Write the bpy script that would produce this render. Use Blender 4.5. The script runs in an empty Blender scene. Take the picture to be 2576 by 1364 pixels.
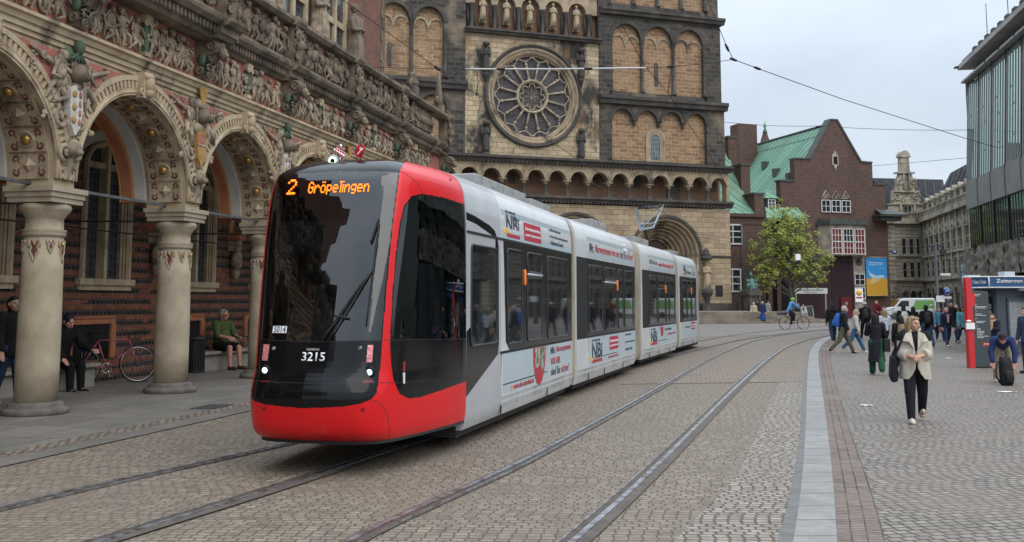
import bpy, bmesh, math, random
from mathutils import Vector, Matrix, noise
S = bpy.context.scene
C = S.collection
PI = math.pi
R = math.radians

# ---------------------------------------------------------------- camera
F_PX, YP, CX, CAM_H = 2600.0, 467.0, 1288.0, 1.7
TH = math.atan(290 / 2600)
cam = bpy.data.cameras.new('camera')
cam.sensor_width = 36.0
cam.lens = F_PX / 2576 * 36
cam.shift_y = -(682 - YP) / 2576
cam.clip_end = 3000
cam.clip_start = 0.1
cob = bpy.data.objects.new('camera', cam)
C.objects.link(cob)
cob.location = (0, 0, CAM_H)
cob.rotation_euler = (PI / 2 + TH, 0, 0)
S.camera = cob

# ---------------------------------------------------------------- world, sun, exposure
SUN_EL, SUN_AZ = 50, 145          # a veiled sun stands high behind the camera's right shoulder
w = bpy.data.worlds.new('World')
S.world = w
w.use_nodes = True
nt = w.node_tree
nt.nodes.clear()
sky = nt.nodes.new('ShaderNodeTexSky')
sky.sky_type = 'NISHITA'
sky.sun_disc = False
sky.sun_elevation = R(SUN_EL)
sky.sun_rotation = R(SUN_AZ)
sky.air_density = 1.0
sky.dust_density = 1.5
tc = nt.nodes.new('ShaderNodeTexCoord')
mp = nt.nodes.new('ShaderNodeMapping')
mp.inputs['Scale'].default_value = (1.2, 1.2, 3.0)
nz = nt.nodes.new('ShaderNodeTexNoise')
nz.inputs['Scale'].default_value = 2.2
nz.inputs['Detail'].default_value = 6
nz.inputs['Roughness'].default_value = .55
rp = nt.nodes.new('ShaderNodeValToRGB')
rp.color_ramp.elements[0].position = .3
rp.color_ramp.elements[0].color = (5.5, 6.4, 7.6, 1)
rp.color_ramp.elements[1].position = .72
rp.color_ramp.elements[1].color = (7.6, 8.4, 9.2, 1)
mx = nt.nodes.new('ShaderNodeMix')
mx.data_type = 'RGBA'
mx.inputs['Factor'].default_value = .88
bg = nt.nodes.new('ShaderNodeBackground')
bg.inputs['Strength'].default_value = .1
ow = nt.nodes.new('ShaderNodeOutputWorld')
L = nt.links.new
L(tc.outputs['Generated'], mp.inputs['Vector'])
L(mp.outputs['Vector'], nz.inputs['Vector'])
L(nz.outputs['Fac'], rp.inputs['Fac'])
L(sky.outputs['Color'], mx.inputs['A'])
L(rp.outputs['Color'], mx.inputs['B'])
# an overcast dome is brighter overhead than at the horizon
sx_ = nt.nodes.new('ShaderNodeSeparateXYZ')
zr = nt.nodes.new('ShaderNodeMapRange')
zr.inputs['From Min'].default_value = .18; zr.inputs['From Max'].default_value = .95
zr.inputs['To Min'].default_value = 1.0; zr.inputs['To Max'].default_value = 2.5
ms_ = nt.nodes.new('ShaderNodeVectorMath'); ms_.operation = 'SCALE'
L(tc.outputs['Generated'], sx_.inputs[0]); L(sx_.outputs[2], zr.inputs['Value'])
L(mx.outputs['Result'], ms_.inputs[0]); L(zr.outputs['Result'], ms_.inputs['Scale'])
L(ms_.outputs[0], bg.inputs['Color'])
L(bg.outputs['Background'], ow.inputs['Surface'])
sl = bpy.data.lights.new('sun', 'SUN')
sl.energy = 1.5
sl.angle = R(70)
sl.color = (1, .93, .83)
so = bpy.data.objects.new('sun', sl)
C.objects.link(so)
so.location = (0, -20, 60)
_sd = Vector((math.sin(R(SUN_AZ)) * math.cos(R(SUN_EL)), math.cos(R(SUN_AZ)) * math.cos(R(SUN_EL)), math.sin(R(SUN_EL))))
so.rotation_euler = _sd.to_track_quat('Z', 'Y').to_euler()
vs = S.view_settings
vs.view_transform = 'Standard'
vs.look = 'None'
vs.exposure = 0.17
vs.gamma = 1
vs.use_curve_mapping = False

# ---------------------------------------------------------------- measuring the photograph
def ray(x, y):
    ct, st = math.cos(TH), math.sin(TH)
    v = YP - y
    return Vector((x - CX, F_PX * ct - v * st, F_PX * st + v * ct))
def gp(x, y, z=0.0):
    d = ray(x, y)
    t = (z - CAM_H) / d.z
    return Vector((d.x * t, d.y * t, z))
class Wall:
    """a vertical plane through P running along heading hd (degrees from +Y towards +X); x along it, y into the building"""
    def __init__(s, P, hd):
        a = R(hd)
        s.P = Vector((P[0], P[1], 0)); s.hd = hd
        s.A = Vector((math.sin(a), math.cos(a), 0)); s.N = Vector((s.A.y, -s.A.x, 0))
        s.rz = PI / 2 - a
    def at(s, px, py, y=0.0):
        d = ray(px, py); o = Vector((0, 0, CAM_H)); P = s.P - s.N * y
        t = (P - o).dot(s.N) / d.dot(s.N)
        q = o + d * t
        return ((q - s.P).dot(s.A), q.z)
    def xy(s, p):
        q = Vector((p[0], p[1], 0)) - s.P
        return (q.dot(s.A), -q.dot(s.N))
    def world(s, x, y, z=0):
        return s.P + s.A * x - s.N * y + Vector((0, 0, z))

# ---------------------------------------------------------------- materials
def _n(nt, t, **k):
    n = nt.nodes.new(t)
    for a, b in k.items():
        if a in n.inputs.keys():
            n.inputs[a].default_value = b
        else:
            setattr(n, a, b)
    return n
def c4(c): return (c[0], c[1], c[2], 1)
def base_mat(name, rough=.7, metal=0, coat=0, spec=.5):
    m = bpy.data.materials.new(name)
    m.use_nodes = True
    b = m.node_tree.nodes['Principled BSDF']
    b.inputs['Roughness'].default_value = rough
    b.inputs['Metallic'].default_value = metal
    b.inputs['Coat Weight'].default_value = coat
    b.inputs['Coat Roughness'].default_value = .05
    b.inputs['Specular IOR Level'].default_value = spec
    return m, m.node_tree, b
def mixc(nt, fac, a, b, bt='MIX'):
    n = nt.nodes.new('ShaderNodeMix'); n.data_type = 'RGBA'; n.blend_type = bt
    for key, v in (('Factor', fac), ('A', a), ('B', b)):
        if hasattr(v, 'is_output'): nt.links.new(v, n.inputs[key])
        elif key == 'Factor': n.inputs[key].default_value = v
        else: n.inputs[key].default_value = c4(v)
    return n.outputs['Result']
def ramp(nt, src, lo, hi):
    r = _n(nt, 'ShaderNodeMapRange')
    r.inputs['From Min'].default_value = lo; r.inputs['From Max'].default_value = hi
    nt.links.new(src, r.inputs['Value'])
    return r.outputs['Result']
def noi(nt, vec, scale, detail=4, rough=.6, sx=(1, 1, 1)):
    m = _n(nt, 'ShaderNodeMapping'); m.inputs['Scale'].default_value = sx
    nt.links.new(vec, m.inputs['Vector'])
    n = _n(nt, 'ShaderNodeTexNoise'); n.inputs['Scale'].default_value = scale
    n.inputs['Detail'].default_value = detail; n.inputs['Roughness'].default_value = rough
    nt.links.new(m.outputs['Vector'], n.inputs['Vector'])
    return n.outputs['Fac']
def bumpn(nt, b, h, strength, dist=.02):
    n = _n(nt, 'ShaderNodeBump'); n.inputs['Strength'].default_value = strength; n.inputs['Distance'].default_value = dist
    nt.links.new(h, n.inputs['Height']); nt.links.new(n.outputs['Normal'], b.inputs['Normal'])
def math_(nt, op, a, b=None):
    n = _n(nt, 'ShaderNodeMath', operation=op)
    for i, v in enumerate((a, b)):
        if v is None: continue
        if hasattr(v, 'is_output'): nt.links.new(v, n.inputs[i])
        else: n.inputs[i].default_value = v
    return n.outputs[0]
def plain(name, col, rough=.6, metal=0, coat=0, spec=.5, col2=None, sc=3, lo=.4, hi=.65, bump=0, bsc=40, emit=0, sx=(1, 1, 1), col3=None, sc3=1.2, lo3=.55, hi3=.75, sx3=(1, 1, .35)):
    """one paint, cloth, metal or stone with worn patches (col2) and stains (col3)"""
    m, nt, b = base_mat(name, rough, metal, coat, spec)
    t = _n(nt, 'ShaderNodeTexCoord').outputs['Object']
    c = None
    if col2:
        c = mixc(nt, ramp(nt, noi(nt, t, sc, 6, .6, sx), lo, hi), col, col2)
    if col3:
        c = mixc(nt, ramp(nt, noi(nt, t, sc3, 6, .65, sx3), lo3, hi3), c or col, col3)
    if c: nt.links.new(c, b.inputs['Base Color'])
    else: b.inputs['Base Color'].default_value = c4(col)
    if bump: bumpn(nt, b, noi(nt, t, bsc, 4, .6), bump)
    if emit:
        b.inputs['Emission Color'].default_value = c4(col); b.inputs['Emission Strength'].default_value = emit
    return m
def masonry(name, c1, c2, mortar, bw, bh, ms=.012, flat=False, rough=.88, bump=.5, dirt=None, dsc=.25, dlo=.5, dhi=.7, dirt2=None, d2sc=.6, d2lo=.55, d2hi=.7, rot=0, wob=0, var=.35, offset=.5, bias=0, msm=.1, dsx=(1, 1, .5), gd=.02, wsc=1.0, shuf=False):
    """stones or bricks laid in courses; flat=True lays them on the ground"""
    m, nt, b = base_mat(name, rough, spec=.35)
    t = _n(nt, 'ShaderNodeTexCoord').outputs['Object']
    sp = _n(nt, 'ShaderNodeSeparateXYZ'); nt.links.new(t, sp.inputs[0])
    cb = _n(nt, 'ShaderNodeCombineXYZ')
    if flat == 'uv':
        su = _n(nt, 'ShaderNodeSeparateXYZ'); nt.links.new(_n(nt, 'ShaderNodeTexCoord').outputs['UV'], su.inputs[0])
        nt.links.new(su.outputs[0], cb.inputs[0]); nt.links.new(su.outputs[1], cb.inputs[1])
    elif flat:
        nt.links.new(sp.outputs[0], cb.inputs[0]); nt.links.new(sp.outputs[1], cb.inputs[1])
    else:
        nt.links.new(math_(nt, 'ADD', sp.outputs[0], sp.outputs[1]), cb.inputs[0]); nt.links.new(sp.outputs[2], cb.inputs[1])
    v = cb.outputs[0]
    if rot:
        mm = _n(nt, 'ShaderNodeMapping'); mm.inputs['Rotation'].default_value = (0, 0, R(rot))
        nt.links.new(v, mm.inputs['Vector']); v = mm.outputs['Vector']
    if wob:
        n = _n(nt, 'ShaderNodeTexNoise'); n.inputs['Scale'].default_value = wsc; n.inputs['Detail'].default_value = 3
        nt.links.new(v, n.inputs['Vector'])
        vm = _n(nt, 'ShaderNodeVectorMath', operation='MULTIPLY_ADD')
        nt.links.new(n.outputs['Color'], vm.inputs[0]); vm.inputs[1].default_value = (wob, wob, 0)
        nt.links.new(v, vm.inputs[2]); v = vm.outputs[0]
    if shuf:
        s2 = _n(nt, 'ShaderNodeSeparateXYZ'); nt.links.new(v, s2.inputs[0])
        wn = _n(nt, 'ShaderNodeTexWhiteNoise', noise_dimensions='1D')
        nt.links.new(math_(nt, 'FLOOR', math_(nt, 'DIVIDE', s2.outputs[1], bh)), wn.inputs['W'])
        c2_ = _n(nt, 'ShaderNodeCombineXYZ'); nt.links.new(math_(nt, 'ADD', s2.outputs[0], math_(nt, 'MULTIPLY', wn.outputs['Value'], bw)), c2_.inputs[0]); nt.links.new(s2.outputs[1], c2_.inputs[1])
        v = c2_.outputs[0]; offset = 0
    br = _n(nt, 'ShaderNodeTexBrick')
    br.offset = offset
    br.inputs['Scale'].default_value = 1
    br.inputs['Brick Width'].default_value = bw; br.inputs['Row Height'].default_value = bh
    br.inputs['Mortar Size'].default_value = ms; br.inputs['Mortar Smooth'].default_value = msm
    br.inputs['Bias'].default_value = bias
    br.inputs['Color1'].default_value = c4(c1); br.inputs['Color2'].default_value = c4(c2); br.inputs['Mortar'].default_value = c4(mortar)
    nt.links.new(v, br.inputs['Vector'])
    n1 = noi(nt, t, 7, 4, .65)
    c = mixc(nt, var, br.outputs['Color'], ramp_col(nt, n1), 'OVERLAY')
    if dirt: c = mixc(nt, ramp(nt, noi(nt, t, dsc, 6, .65, dsx), dlo, dhi), c, dirt)
    if dirt2: c = mixc(nt, ramp(nt, noi(nt, t, d2sc, 6, .7, (1, 1, .3)), d2lo, d2hi), c, dirt2)
    nt.links.new(c, b.inputs['Base Color'])
    h = math_(nt, 'SUBTRACT', math_(nt, 'MULTIPLY', noi(nt, t, 18, 4, .65), .5), br.outputs['Fac'])
    bumpn(nt, b, h, bump, gd)
    return m
def ramp_col(nt, src):
    r = _n(nt, 'ShaderNodeValToRGB')
    r.color_ramp.elements[0].position = .3; r.color_ramp.elements[0].color = (.2, .2, .2, 1)
    r.color_ramp.elements[1].position = .7; r.color_ramp.elements[1].color = (.8, .8, .8, 1)
    nt.links.new(src, r.inputs['Fac'])
    return r.outputs['Color']

# ---------------------------------------------------------------- mesh builder
class G:
    def __init__(s): s.v = []; s.f = []; s.m = []; s.sm = []; s.T = None; s.mi = 0; s.uv = None
    def add(s, vs, fs, smooth=False):
        o = len(s.v)
        if s.T is not None: vs = [s.T @ Vector(p) for p in vs]
        s.v.extend([tuple(p) for p in vs])
        for f in fs:
            s.f.append([i + o for i in f]); s.m.append(s.mi); s.sm.append(smooth)
        return s
    def box(s, x0, x1, y0, y1, z0, z1):
        return s.add([(x0, y0, z0), (x1, y0, z0), (x1, y1, z0), (x0, y1, z0), (x0, y0, z1), (x1, y0, z1), (x1, y1, z1), (x0, y1, z1)],
                     [(0, 3, 2, 1), (4, 5, 6, 7), (0, 1, 5, 4), (1, 2, 6, 5), (2, 3, 7, 6), (3, 0, 4, 7)])
    def obox(s, c, size, M=None):
        h = [q / 2 for q in size]
        vs = [Vector((x * h[0], y * h[1], z * h[2])) for z in (-1, 1) for x, y in ((-1, -1), (1, -1), (1, 1), (-1, 1))]
        if M is not None: vs = [M @ q for q in vs]
        c = Vector(c)
        return s.add([c + q for q in vs], [(0, 3, 2, 1), (4, 5, 6, 7), (0, 1, 5, 4), (1, 2, 6, 5), (2, 3, 7, 6), (3, 0, 4, 7)])
    def tube(s, pts, r, n=8, caps=True, smooth=True, closed=False):
        pts = [Vector(p) for p in pts]
        k = len(pts)
        rs = r if isinstance(r, (list, tuple)) else [r] * k
        vs = []; fs = []
        up = None
        for i, p in enumerate(pts):
            a = pts[i - 1] if (i or closed) else p
            b = pts[(i + 1) % k] if (i < k - 1 or closed) else p
            d = (b - a)
            if d.length < 1e-9: d = Vector((0, 0, 1))
            d.normalize()
            if up is None:
                up = Vector((0, 0, 1)) if abs(d.z) < .9 else Vector((0, 1, 0))
            x = d.cross(up)
            if x.length < 1e-6: x = d.orthogonal()
            x.normalize(); y = x.cross(d).normalized(); up = y
            for j in range(n):
                t = 2 * PI * j / n
                vs.append(p + (x * math.cos(t) + y * math.sin(t)) * rs[i])
        for i in range(k if closed else k - 1):
            for j in range(n):
                a = i * n + j; b = i * n + (j + 1) % n; i2 = (i + 1) % k
                fs.append((a, b, i2 * n + (j + 1) % n, i2 * n + j))
        s.add(vs, fs, smooth)
        if caps and not closed:
            o = len(s.v) - len(vs)
            s.f.append([o + j for j in range(n)][::-1]); s.m.append(s.mi); s.sm.append(False)
            s.f.append([o + (k - 1) * n + j for j in range(n)]); s.m.append(s.mi); s.sm.append(False)
        return s
    def lathe(s, prof, c=(0, 0, 0), n=24, smooth=True, a0=0, a1=2 * PI):
        full = abs(a1 - a0 - 2 * PI) < 1e-6
        k = n if full else n + 1
        vs = [(c[0] + r * math.cos(a0 + (a1 - a0) * j / n), c[1] + r * math.sin(a0 + (a1 - a0) * j / n), c[2] + z) for r, z in prof for j in range(k)]
        fs = []
        for i in range(len(prof) - 1):
            for j in range(n):
                fs.append((i * k + j, i * k + (j + 1) % k, (i + 1) * k + (j + 1) % k, (i + 1) * k + j))
        s.add(vs, fs, smooth)
        if full:
            o = len(s.v) - len(vs)
            for i, rev in ((0, True), (len(prof) - 1, False)):
                if prof[i][0] > 1e-4:
                    f = [o + i * k + j for j in range(k)]
                    s.f.append(f[::-1] if rev else f); s.m.append(s.mi); s.sm.append(False)
        return s
    def sph(s, c, r, n=10, m=7, M=None):
        if not isinstance(r, (tuple, list)): r = (r, r, r)
        c = Vector(c); vs = []; fs = []
        def P(x, y, z):
            q = Vector((x * r[0], y * r[1], z * r[2]))
            if M is not None: q = M @ q
            return c + q
        vs.append(P(0, 0, -1))
        for i in range(1, m):
            t = -PI / 2 + PI * i / m
            for j in range(n):
                a = 2 * PI * j / n
                vs.append(P(math.cos(t) * math.cos(a), math.cos(t) * math.sin(a), math.sin(t)))
        vs.append(P(0, 0, 1))
        for j in range(n): fs.append((0, 1 + (j + 1) % n, 1 + j))
        for i in range(m - 2):
            for j in range(n):
                a = 1 + i * n + j; b = 1 + i * n + (j + 1) % n
                fs.append((a, b, b + n, a + n))
        l = len(vs) - 1; o = 1 + (m - 2) * n
        for j in range(n): fs.append((l, o + j, o + (j + 1) % n))
        return s.add(vs, fs, True)
    def cap(s, a, b, ra, rb=None, n=9):
        """tapered limb with round ends"""
        rb = ra if rb is None else rb
        a = Vector(a); b = Vector(b); d = (b - a)
        if d.length < 1e-6: return s.sph(a, ra)
        d.normalize()
        pts = []; rs = []
        for t in (-1, -.85, -.5): pts.append(a + d * ra * t); rs.append(ra * math.sqrt(max(0.0004, 1 - t * t)))
        pts.append(a); rs.append(ra); pts.append(b); rs.append(rb)
        for t in (.5, .85, 1): pts.append(b + d * rb * t); rs.append(rb * math.sqrt(max(0.0004, 1 - t * t)))
        return s.tube(pts, rs, n)
    def prism(s, poly, y0, y1, smooth=False):
        """polygon of (x, z) points pushed from y0 to y1"""
        n = len(poly)
        vs = [(x, y0, z) for x, z in poly] + [(x, y1, z) for x, z in poly]
        ar = sum(poly[i][0] * poly[(i + 1) % n][1] - poly[(i + 1) % n][0] * poly[i][1] for i in range(n))
        fr = list(range(n)); bk = [n + i for i in range(n)]
        if ar < 0: fr, bk = fr[::-1], bk
        else: bk = bk[::-1]
        fs = [fr, bk]
        for i in range(n):
            j = (i + 1) % n
            fs.append((j, i, n + i, n + j) if ar > 0 else (i, j, n + j, n + i))
        return s.add(vs, fs, smooth)
    def hprism(s, poly, z0, z1):
        """polygon of (x, y) points pushed up from z0 to z1"""
        n = len(poly)
        ar = sum(poly[i][0] * poly[(i + 1) % n][1] - poly[(i + 1) % n][0] * poly[i][1] for i in range(n))
        if ar < 0: poly = poly[::-1]
        vs = [(x, y, z0) for x, y in poly] + [(x, y, z1) for x, y in poly]
        fs = [list(range(n))[::-1], [n + i for i in range(n)]] + [(i, (i + 1) % n, n + (i + 1) % n, n + i) for i in range(n)]
        return s.add(vs, fs)
    def sweep(s, prof, x0, x1):
        """moulding profile of (y, z) points run along x"""
        n = len(prof)
        vs = [(x0, y, z) for y, z in prof] + [(x1, y, z) for y, z in prof]
        ar = sum(prof[i][0] * prof[(i + 1) % n][1] - prof[(i + 1) % n][0] * prof[i][1] for i in range(n))
        a = list(range(n)); b = [n + i for i in range(n)]
        fs = ([a[::-1], b] if ar > 0 else [a, b[::-1]])
        for i in range(n):
            j = (i + 1) % n
            fs.append((i, j, n + j, n + i) if ar > 0 else (j, i, n + i, n + j))
        return s.add(vs, fs)
    def arc(s, cx, cz, r0, r1, a0, a1, y0, y1, n=24):
        """flat ring segment standing in the wall, from y0 (front) to y1"""
        vs = []; fs = []
        for i in range(n + 1):
            t = a0 + (a1 - a0) * i / n
            for r in (r0, r1):
                for y in (y0, y1): vs.append((cx + r * math.cos(t), y, cz + r * math.sin(t)))
        for i in range(n):
            o = i * 4; q = o + 4
            fs += [(o, q, q + 2, o + 2), (o + 1, o + 3, q + 3, q + 1), (o, o + 1, q + 1, q), (o + 2, q + 2, q + 3, o + 3)]
        fs += [(0, 2, 3, 1), (n * 4, n * 4 + 1, n * 4 + 3, n * 4 + 2)]
        return s.add(vs, fs)
    def arcade(s, bays, z0, zs, ztop, y0, y1, u0, u1, n=16, rise=1.0):
        """wall from u0 to u1 pierced by round-headed openings bays = [(left, right), ...]"""
        edges = [u0] + [(bays[i][1] + bays[i + 1][0]) / 2 for i in range(len(bays) - 1)] + [u1]
        for i, (l, r) in enumerate(bays):
            a, b = edges[i], edges[i + 1]
            c = (l + r) / 2; h = (r - l) / 2
            arcp = [(c - h * math.cos(PI * k / n), zs + h * rise * math.sin(PI * k / n)) for k in range(n + 1)]
            # left half, right half
            m = n // 2
            s.prism([(a, z0), (l, z0)] + arcp[:m + 1] + [(c, ztop), (a, ztop)], y0, y1)
            s.prism(arcp[m:] + [(r, z0), (b, z0), (b, ztop), (c, ztop)], y0, y1)
        return s
    def loft(s, rings, smooth=True):
        """closed skin over rings of equal length"""
        n = len(rings[0]); k = len(rings)
        s.add([p for r in rings for p in r], [(i * n + j, i * n + (j + 1) % n, (i + 1) * n + (j + 1) % n, (i + 1) * n + j) for i in range(k - 1) for j in range(n)] + [tuple(range(n))[::-1], tuple(range((k - 1) * n, k * n))], smooth)
        return s
    def grid(s, fn, nu, nv, smooth=True, wrap=False):
        k = nv if wrap else nv + 1
        vs = [fn(i / nu, j / nv) for i in range(nu + 1) for j in range(k)]
        fs = [(i * k + j, i * k + (j + 1) % k, (i + 1) * k + (j + 1) % k, (i + 1) * k + j) for i in range(nu) for j in range(nv)]
        return s.add(vs, fs, smooth)
    def build(s, name, mats, parent=None, **k):
        me = bpy.data.meshes.new(name)
        me.from_pydata(s.v, [], s.f)
        if not isinstance(mats, (list, tuple)): mats = [mats]
        for m in mats: me.materials.append(m)
        me.polygons.foreach_set('material_index', s.m)
        me.polygons.foreach_set('use_smooth', s.sm)
        if s.uv:
            ul = me.uv_layers.new(name='along')
            for lp in me.loops: ul.data[lp.index].uv = s.uv[lp.vertex_index]
        me.update()
        o = bpy.data.objects.new(name, me)
        C.objects.link(o)
        if parent is not None: o.parent = parent
        for a, b in k.items(): o[a] = b
        return o
def thing(name, label, category, loc=(0, 0, 0), rz=0, group=None):
    o = bpy.data.objects.new(name, None)
    o.empty_display_size = .3
    C.objects.link(o)
    o.location = loc; o.rotation_euler = (0, 0, rz)
    o['label'] = label; o['category'] = category
    if group: o['group'] = group
    return o
def tag(o, label, category, group=None):
    o['label'] = label; o['category'] = category
    if group: o['group'] = group
    return o
def dup(o, parent=None):
    c = o.copy(); C.objects.link(c)
    if parent is not None: c.parent = parent
    for ch in list(o.children): dup(ch, c)
    return c
def bevel(o, w, seg=2, ang=35):
    m = o.modifiers.new('bevel', 'BEVEL'); m.width = w; m.segments = seg; m.limit_method = 'ANGLE'; m.angle_limit = R(ang)
    return o
def write(name, txt, mat, parent, M, w=None, h=None, d=.004, align='L', bold=0):
    """lettering as a thin solid mesh in the x-z plane of matrix M (origin bottom left), fitted to w x h"""
    cu = bpy.data.curves.new(name, 'FONT')
    cu.body = txt; cu.size = 1; cu.offset = bold; cu.resolution_u = 3
    t = bpy.data.objects.new('t', cu)
    me = bpy.data.meshes.new_from_object(t)
    bpy.data.objects.remove(t)
    xs = [q.co.x for q in me.vertices]; ys = [q.co.y for q in me.vertices]
    x0, x1, y0, y1 = min(xs), max(xs), min(ys), max(ys)
    sx = w / (x1 - x0) if w else h / (y1 - y0); sy = h / (y1 - y0) if h else sx
    bm = bmesh.new(); bm.from_mesh(me)
    for q in bm.verts: q.co = Vector(((q.co.x - x0) * sx, 0, (q.co.y - y0) * sy))
    r = bmesh.ops.extrude_face_region(bm, geom=bm.faces[:])
    bmesh.ops.translate(bm, verts=[e for e in r['geom'] if isinstance(e, bmesh.types.BMVert)], vec=(0, -d, 0))
    for q in bm.verts: q.co = M @ q.co
    bmesh.ops.recalc_face_normals(bm, faces=bm.faces[:])
    bm.to_mesh(me); bm.free()
    me.name = name; me.materials.clear(); me.materials.append(mat)
    o = bpy.data.objects.new(name, me); C.objects.link(o)
    if parent is not None: o.parent = parent
    return o
# ================================================================ the ground
def pl(pts, z=0): return [gp(x, y, z) for x, y in pts]
def resample(p, n):
    d = [0]
    for i in range(1, len(p)): d.append(d[-1] + (p[i] - p[i - 1]).length)
    out = []
    for k in range(n):
        t = d[-1] * k / (n - 1); i = 1
        while i < len(p) - 1 and d[i] < t: i += 1
        f = (t - d[i - 1]) / max(1e-9, d[i] - d[i - 1])
        out.append(p[i - 1].lerp(p[i], f))
    return out
def smooth(p, n=60, it=3):
    """Chaikin corners cut, then even steps"""
    for _ in range(it):
        q = [p[0]]
        for i in range(len(p) - 1):
            q += [p[i].lerp(p[i + 1], .25), p[i].lerp(p[i + 1], .75)]
        q.append(p[-1]); p = q
    return resample(p, n)
def side(p, off):
    """the line p pushed off to its right by off metres"""
    out = []
    for i, q in enumerate(p):
        d = (p[min(i + 1, len(p) - 1)] - p[max(i - 1, 0)]).normalized()
        out.append(q + Vector((d.y, -d.x, 0)) * off)
    return out
def strip(name, a, b, z, m, kind='structure', g=None, W=None):
    gg = g or G()
    n = len(a)
    if g is None:
        v = [0]
        for i in range(1, n): v.append(v[-1] + ((a[i] + b[i]) / 2 - (a[i - 1] + b[i - 1]) / 2).length)
        gg.uv = [(0, q) for q in v] + [((a[0] - b[0]).length if not W else W, q) for q in v]
    gg.add([(q.x, q.y, z) for q in a] + [(q.x, q.y, z) for q in b], [(i, n + i, n + i + 1, i + 1) for i in range(n - 1)])
    if g is None:
        o = gg.build(name, m)
        if kind: o['kind'] = kind
        return o

m_square = masonry('square_setts', (.19, .166, .139), (.272, .241, .205), (.055, .045, .036), .115, .098, .012, flat=True, rough=.6, bump=.9, var=.45, wob=.05, wsc=2.6, dirt=(.20, .165, .14), dsc=.35, dlo=.48, dhi=.75, rot=-11, gd=.014, msm=.3, dsx=(1, 1, 1), shuf=True)
m_track = masonry('track_setts', (.180, .148, .114), (.252, .213, .168), (.105, .08, .058), .105, .09, .009, flat=True, rough=.68, bump=.6, var=.45, wob=.03, wsc=2.2, dirt=(.17, .135, .105), dsc=.4, dlo=.48, dhi=.75, rot=3, gd=.010, msm=.3, dsx=(1, 1, 1), shuf=True)
m_edge = masonry('edge_setts', (.225, .202, .172), (.32, .293, .255), (.105, .078, .055), .105, .088, .012, flat=True, rough=.66, bump=.8, var=.45, wob=.03, wsc=2.2, dirt=(.2, .165, .135), dsc=.4, dlo=.5, dhi=.75, rot=2, gd=.012, msm=.3, dsx=(1, 1, 1), shuf=True)
m_flags = masonry('pavement_flags', (.15, .138, .12), (.195, .18, .157), (.065, .058, .048), .75, 1.1, .012, flat='uv', rough=.6, bump=.25, var=.3, dirt=(.115, .11, .098), dsc=.7, dlo=.45, dhi=.75, gd=.008, dsx=(1, 1, 1))
m_band = masonry('rough_cobble_band', (.17, .135, .105), (.28, .235, .19), (.075, .058, .045), .11, .10, .014, flat='uv', rough=.8, bump=1, var=.5, wob=.09, wsc=5, gd=.02, dsx=(1, 1, 1))
m_slab = masonry('kerb_slabs', (.245, .242, .232), (.285, .28, .268), (.07, .068, .064), 5.0, .58, .012, flat='uv', rough=.55, bump=.15, var=.25, dirt=(.18, .172, .16), dsc=.9, dlo=.45, dhi=.75, gd=.006, dsx=(1, 1, 1), wob=.05, wsc=.4)
m_brickband = masonry('clinker_band', (.185, .142, .118), (.255, .205, .175), (.05, .038, .03), .2, .062, .011, flat='uv', rough=.75, bump=.9, var=.55, wob=.03, wsc=6, offset=.0, dirt=(.22, .18, .155), dsc=.5, dlo=.45, dhi=.7, gd=.014, dsx=(1, 1, 1))
m_redpave = masonry('red_crossing_setts', (.19, .15, .12), (.255, .208, .168), (.11, .085, .066), .2, .10, .010, flat=True, rough=.7, bump=.5, var=.4, wob=.03, rot=10, dsx=(1, 1, 1))
m_far = masonry('far_setts', (.19, .172, .156), (.25, .228, .208), (.13, .11, .1), .3, .16, .016, flat=True, rough=.7, bump=.4, var=.4, wob=.1, rot=20, dirt=(.2, .15, .13), dsc=.15, dlo=.45, dhi=.7, dsx=(1, 1, 1))
m_mortar = plain('joint_mortar', (.115, .095, .077), .75, col2=(.07, .06, .05), sc=6, bump=.3)
m_asph = plain('joint_asphalt', (.165, .163, .16), .75, col2=(.115, .113, .11), sc=5, bump=.2)
m_steel = plain('rail_steel', (.62, .64, .67), .40, 1, col2=(.22, .2, .185), sc=9, sx=(1, 1, 1))
m_rust = plain('rail_rust', (.115, .088, .062), .55, .3, col2=(.06, .05, .042), sc=7)
m_dark = plain('groove_dark', (.018, .016, .014), .9)

g = G(); g.add([(-600, -60, 0), (700, -60, 0), (700, 900, 0), (-600, 900, 0)], [(0, 1, 2, 3)])
g.build('square_paving', m_square)['kind'] = 'structure'

N = 120
kl = smooth(pl([(1870, 1700), (1990, 1364), (2030, 1211), (2052, 1074), (2062, 950), (2068, 892), (2082, 868), (2120, 855), (2230, 846)]), N)
kr = smooth(pl([(2110, 1700), (2101, 1364), (2092, 1190), (2075, 1050), (2054, 940), (2046, 900), (2050, 872), (2075, 858), (2110, 849)]), N)
KL = smooth(pl([(1870, 1700), (1957, 1364), (1995, 1225), (2012, 1100), (2020, 985), (2024, 920), (2030, 885), (2046, 862), (2075, 848), (2130, 840)]), N)
KL2 = smooth(pl([(1935, 1700), (1997, 1364), (2017, 1225), (2026, 1100), (2030, 985), (2032, 920), (2037, 885), (2052, 862), (2080, 848), (2135, 840)]), N)
KR = smooth(pl([(2130, 1700), (2106, 1364), (2096, 1211), (2082, 1084), (2066, 966), (2058, 906), (2060, 880), (2072, 862), (2096, 849), (2150, 840)]), N)
BR = smooth(pl([(2300, 1700), (2230, 1364), (2184, 1211), (2136, 1080), (2105, 975), (2090, 915), (2088, 882), (2098, 864), (2118, 850), (2165, 841)]), N)
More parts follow.
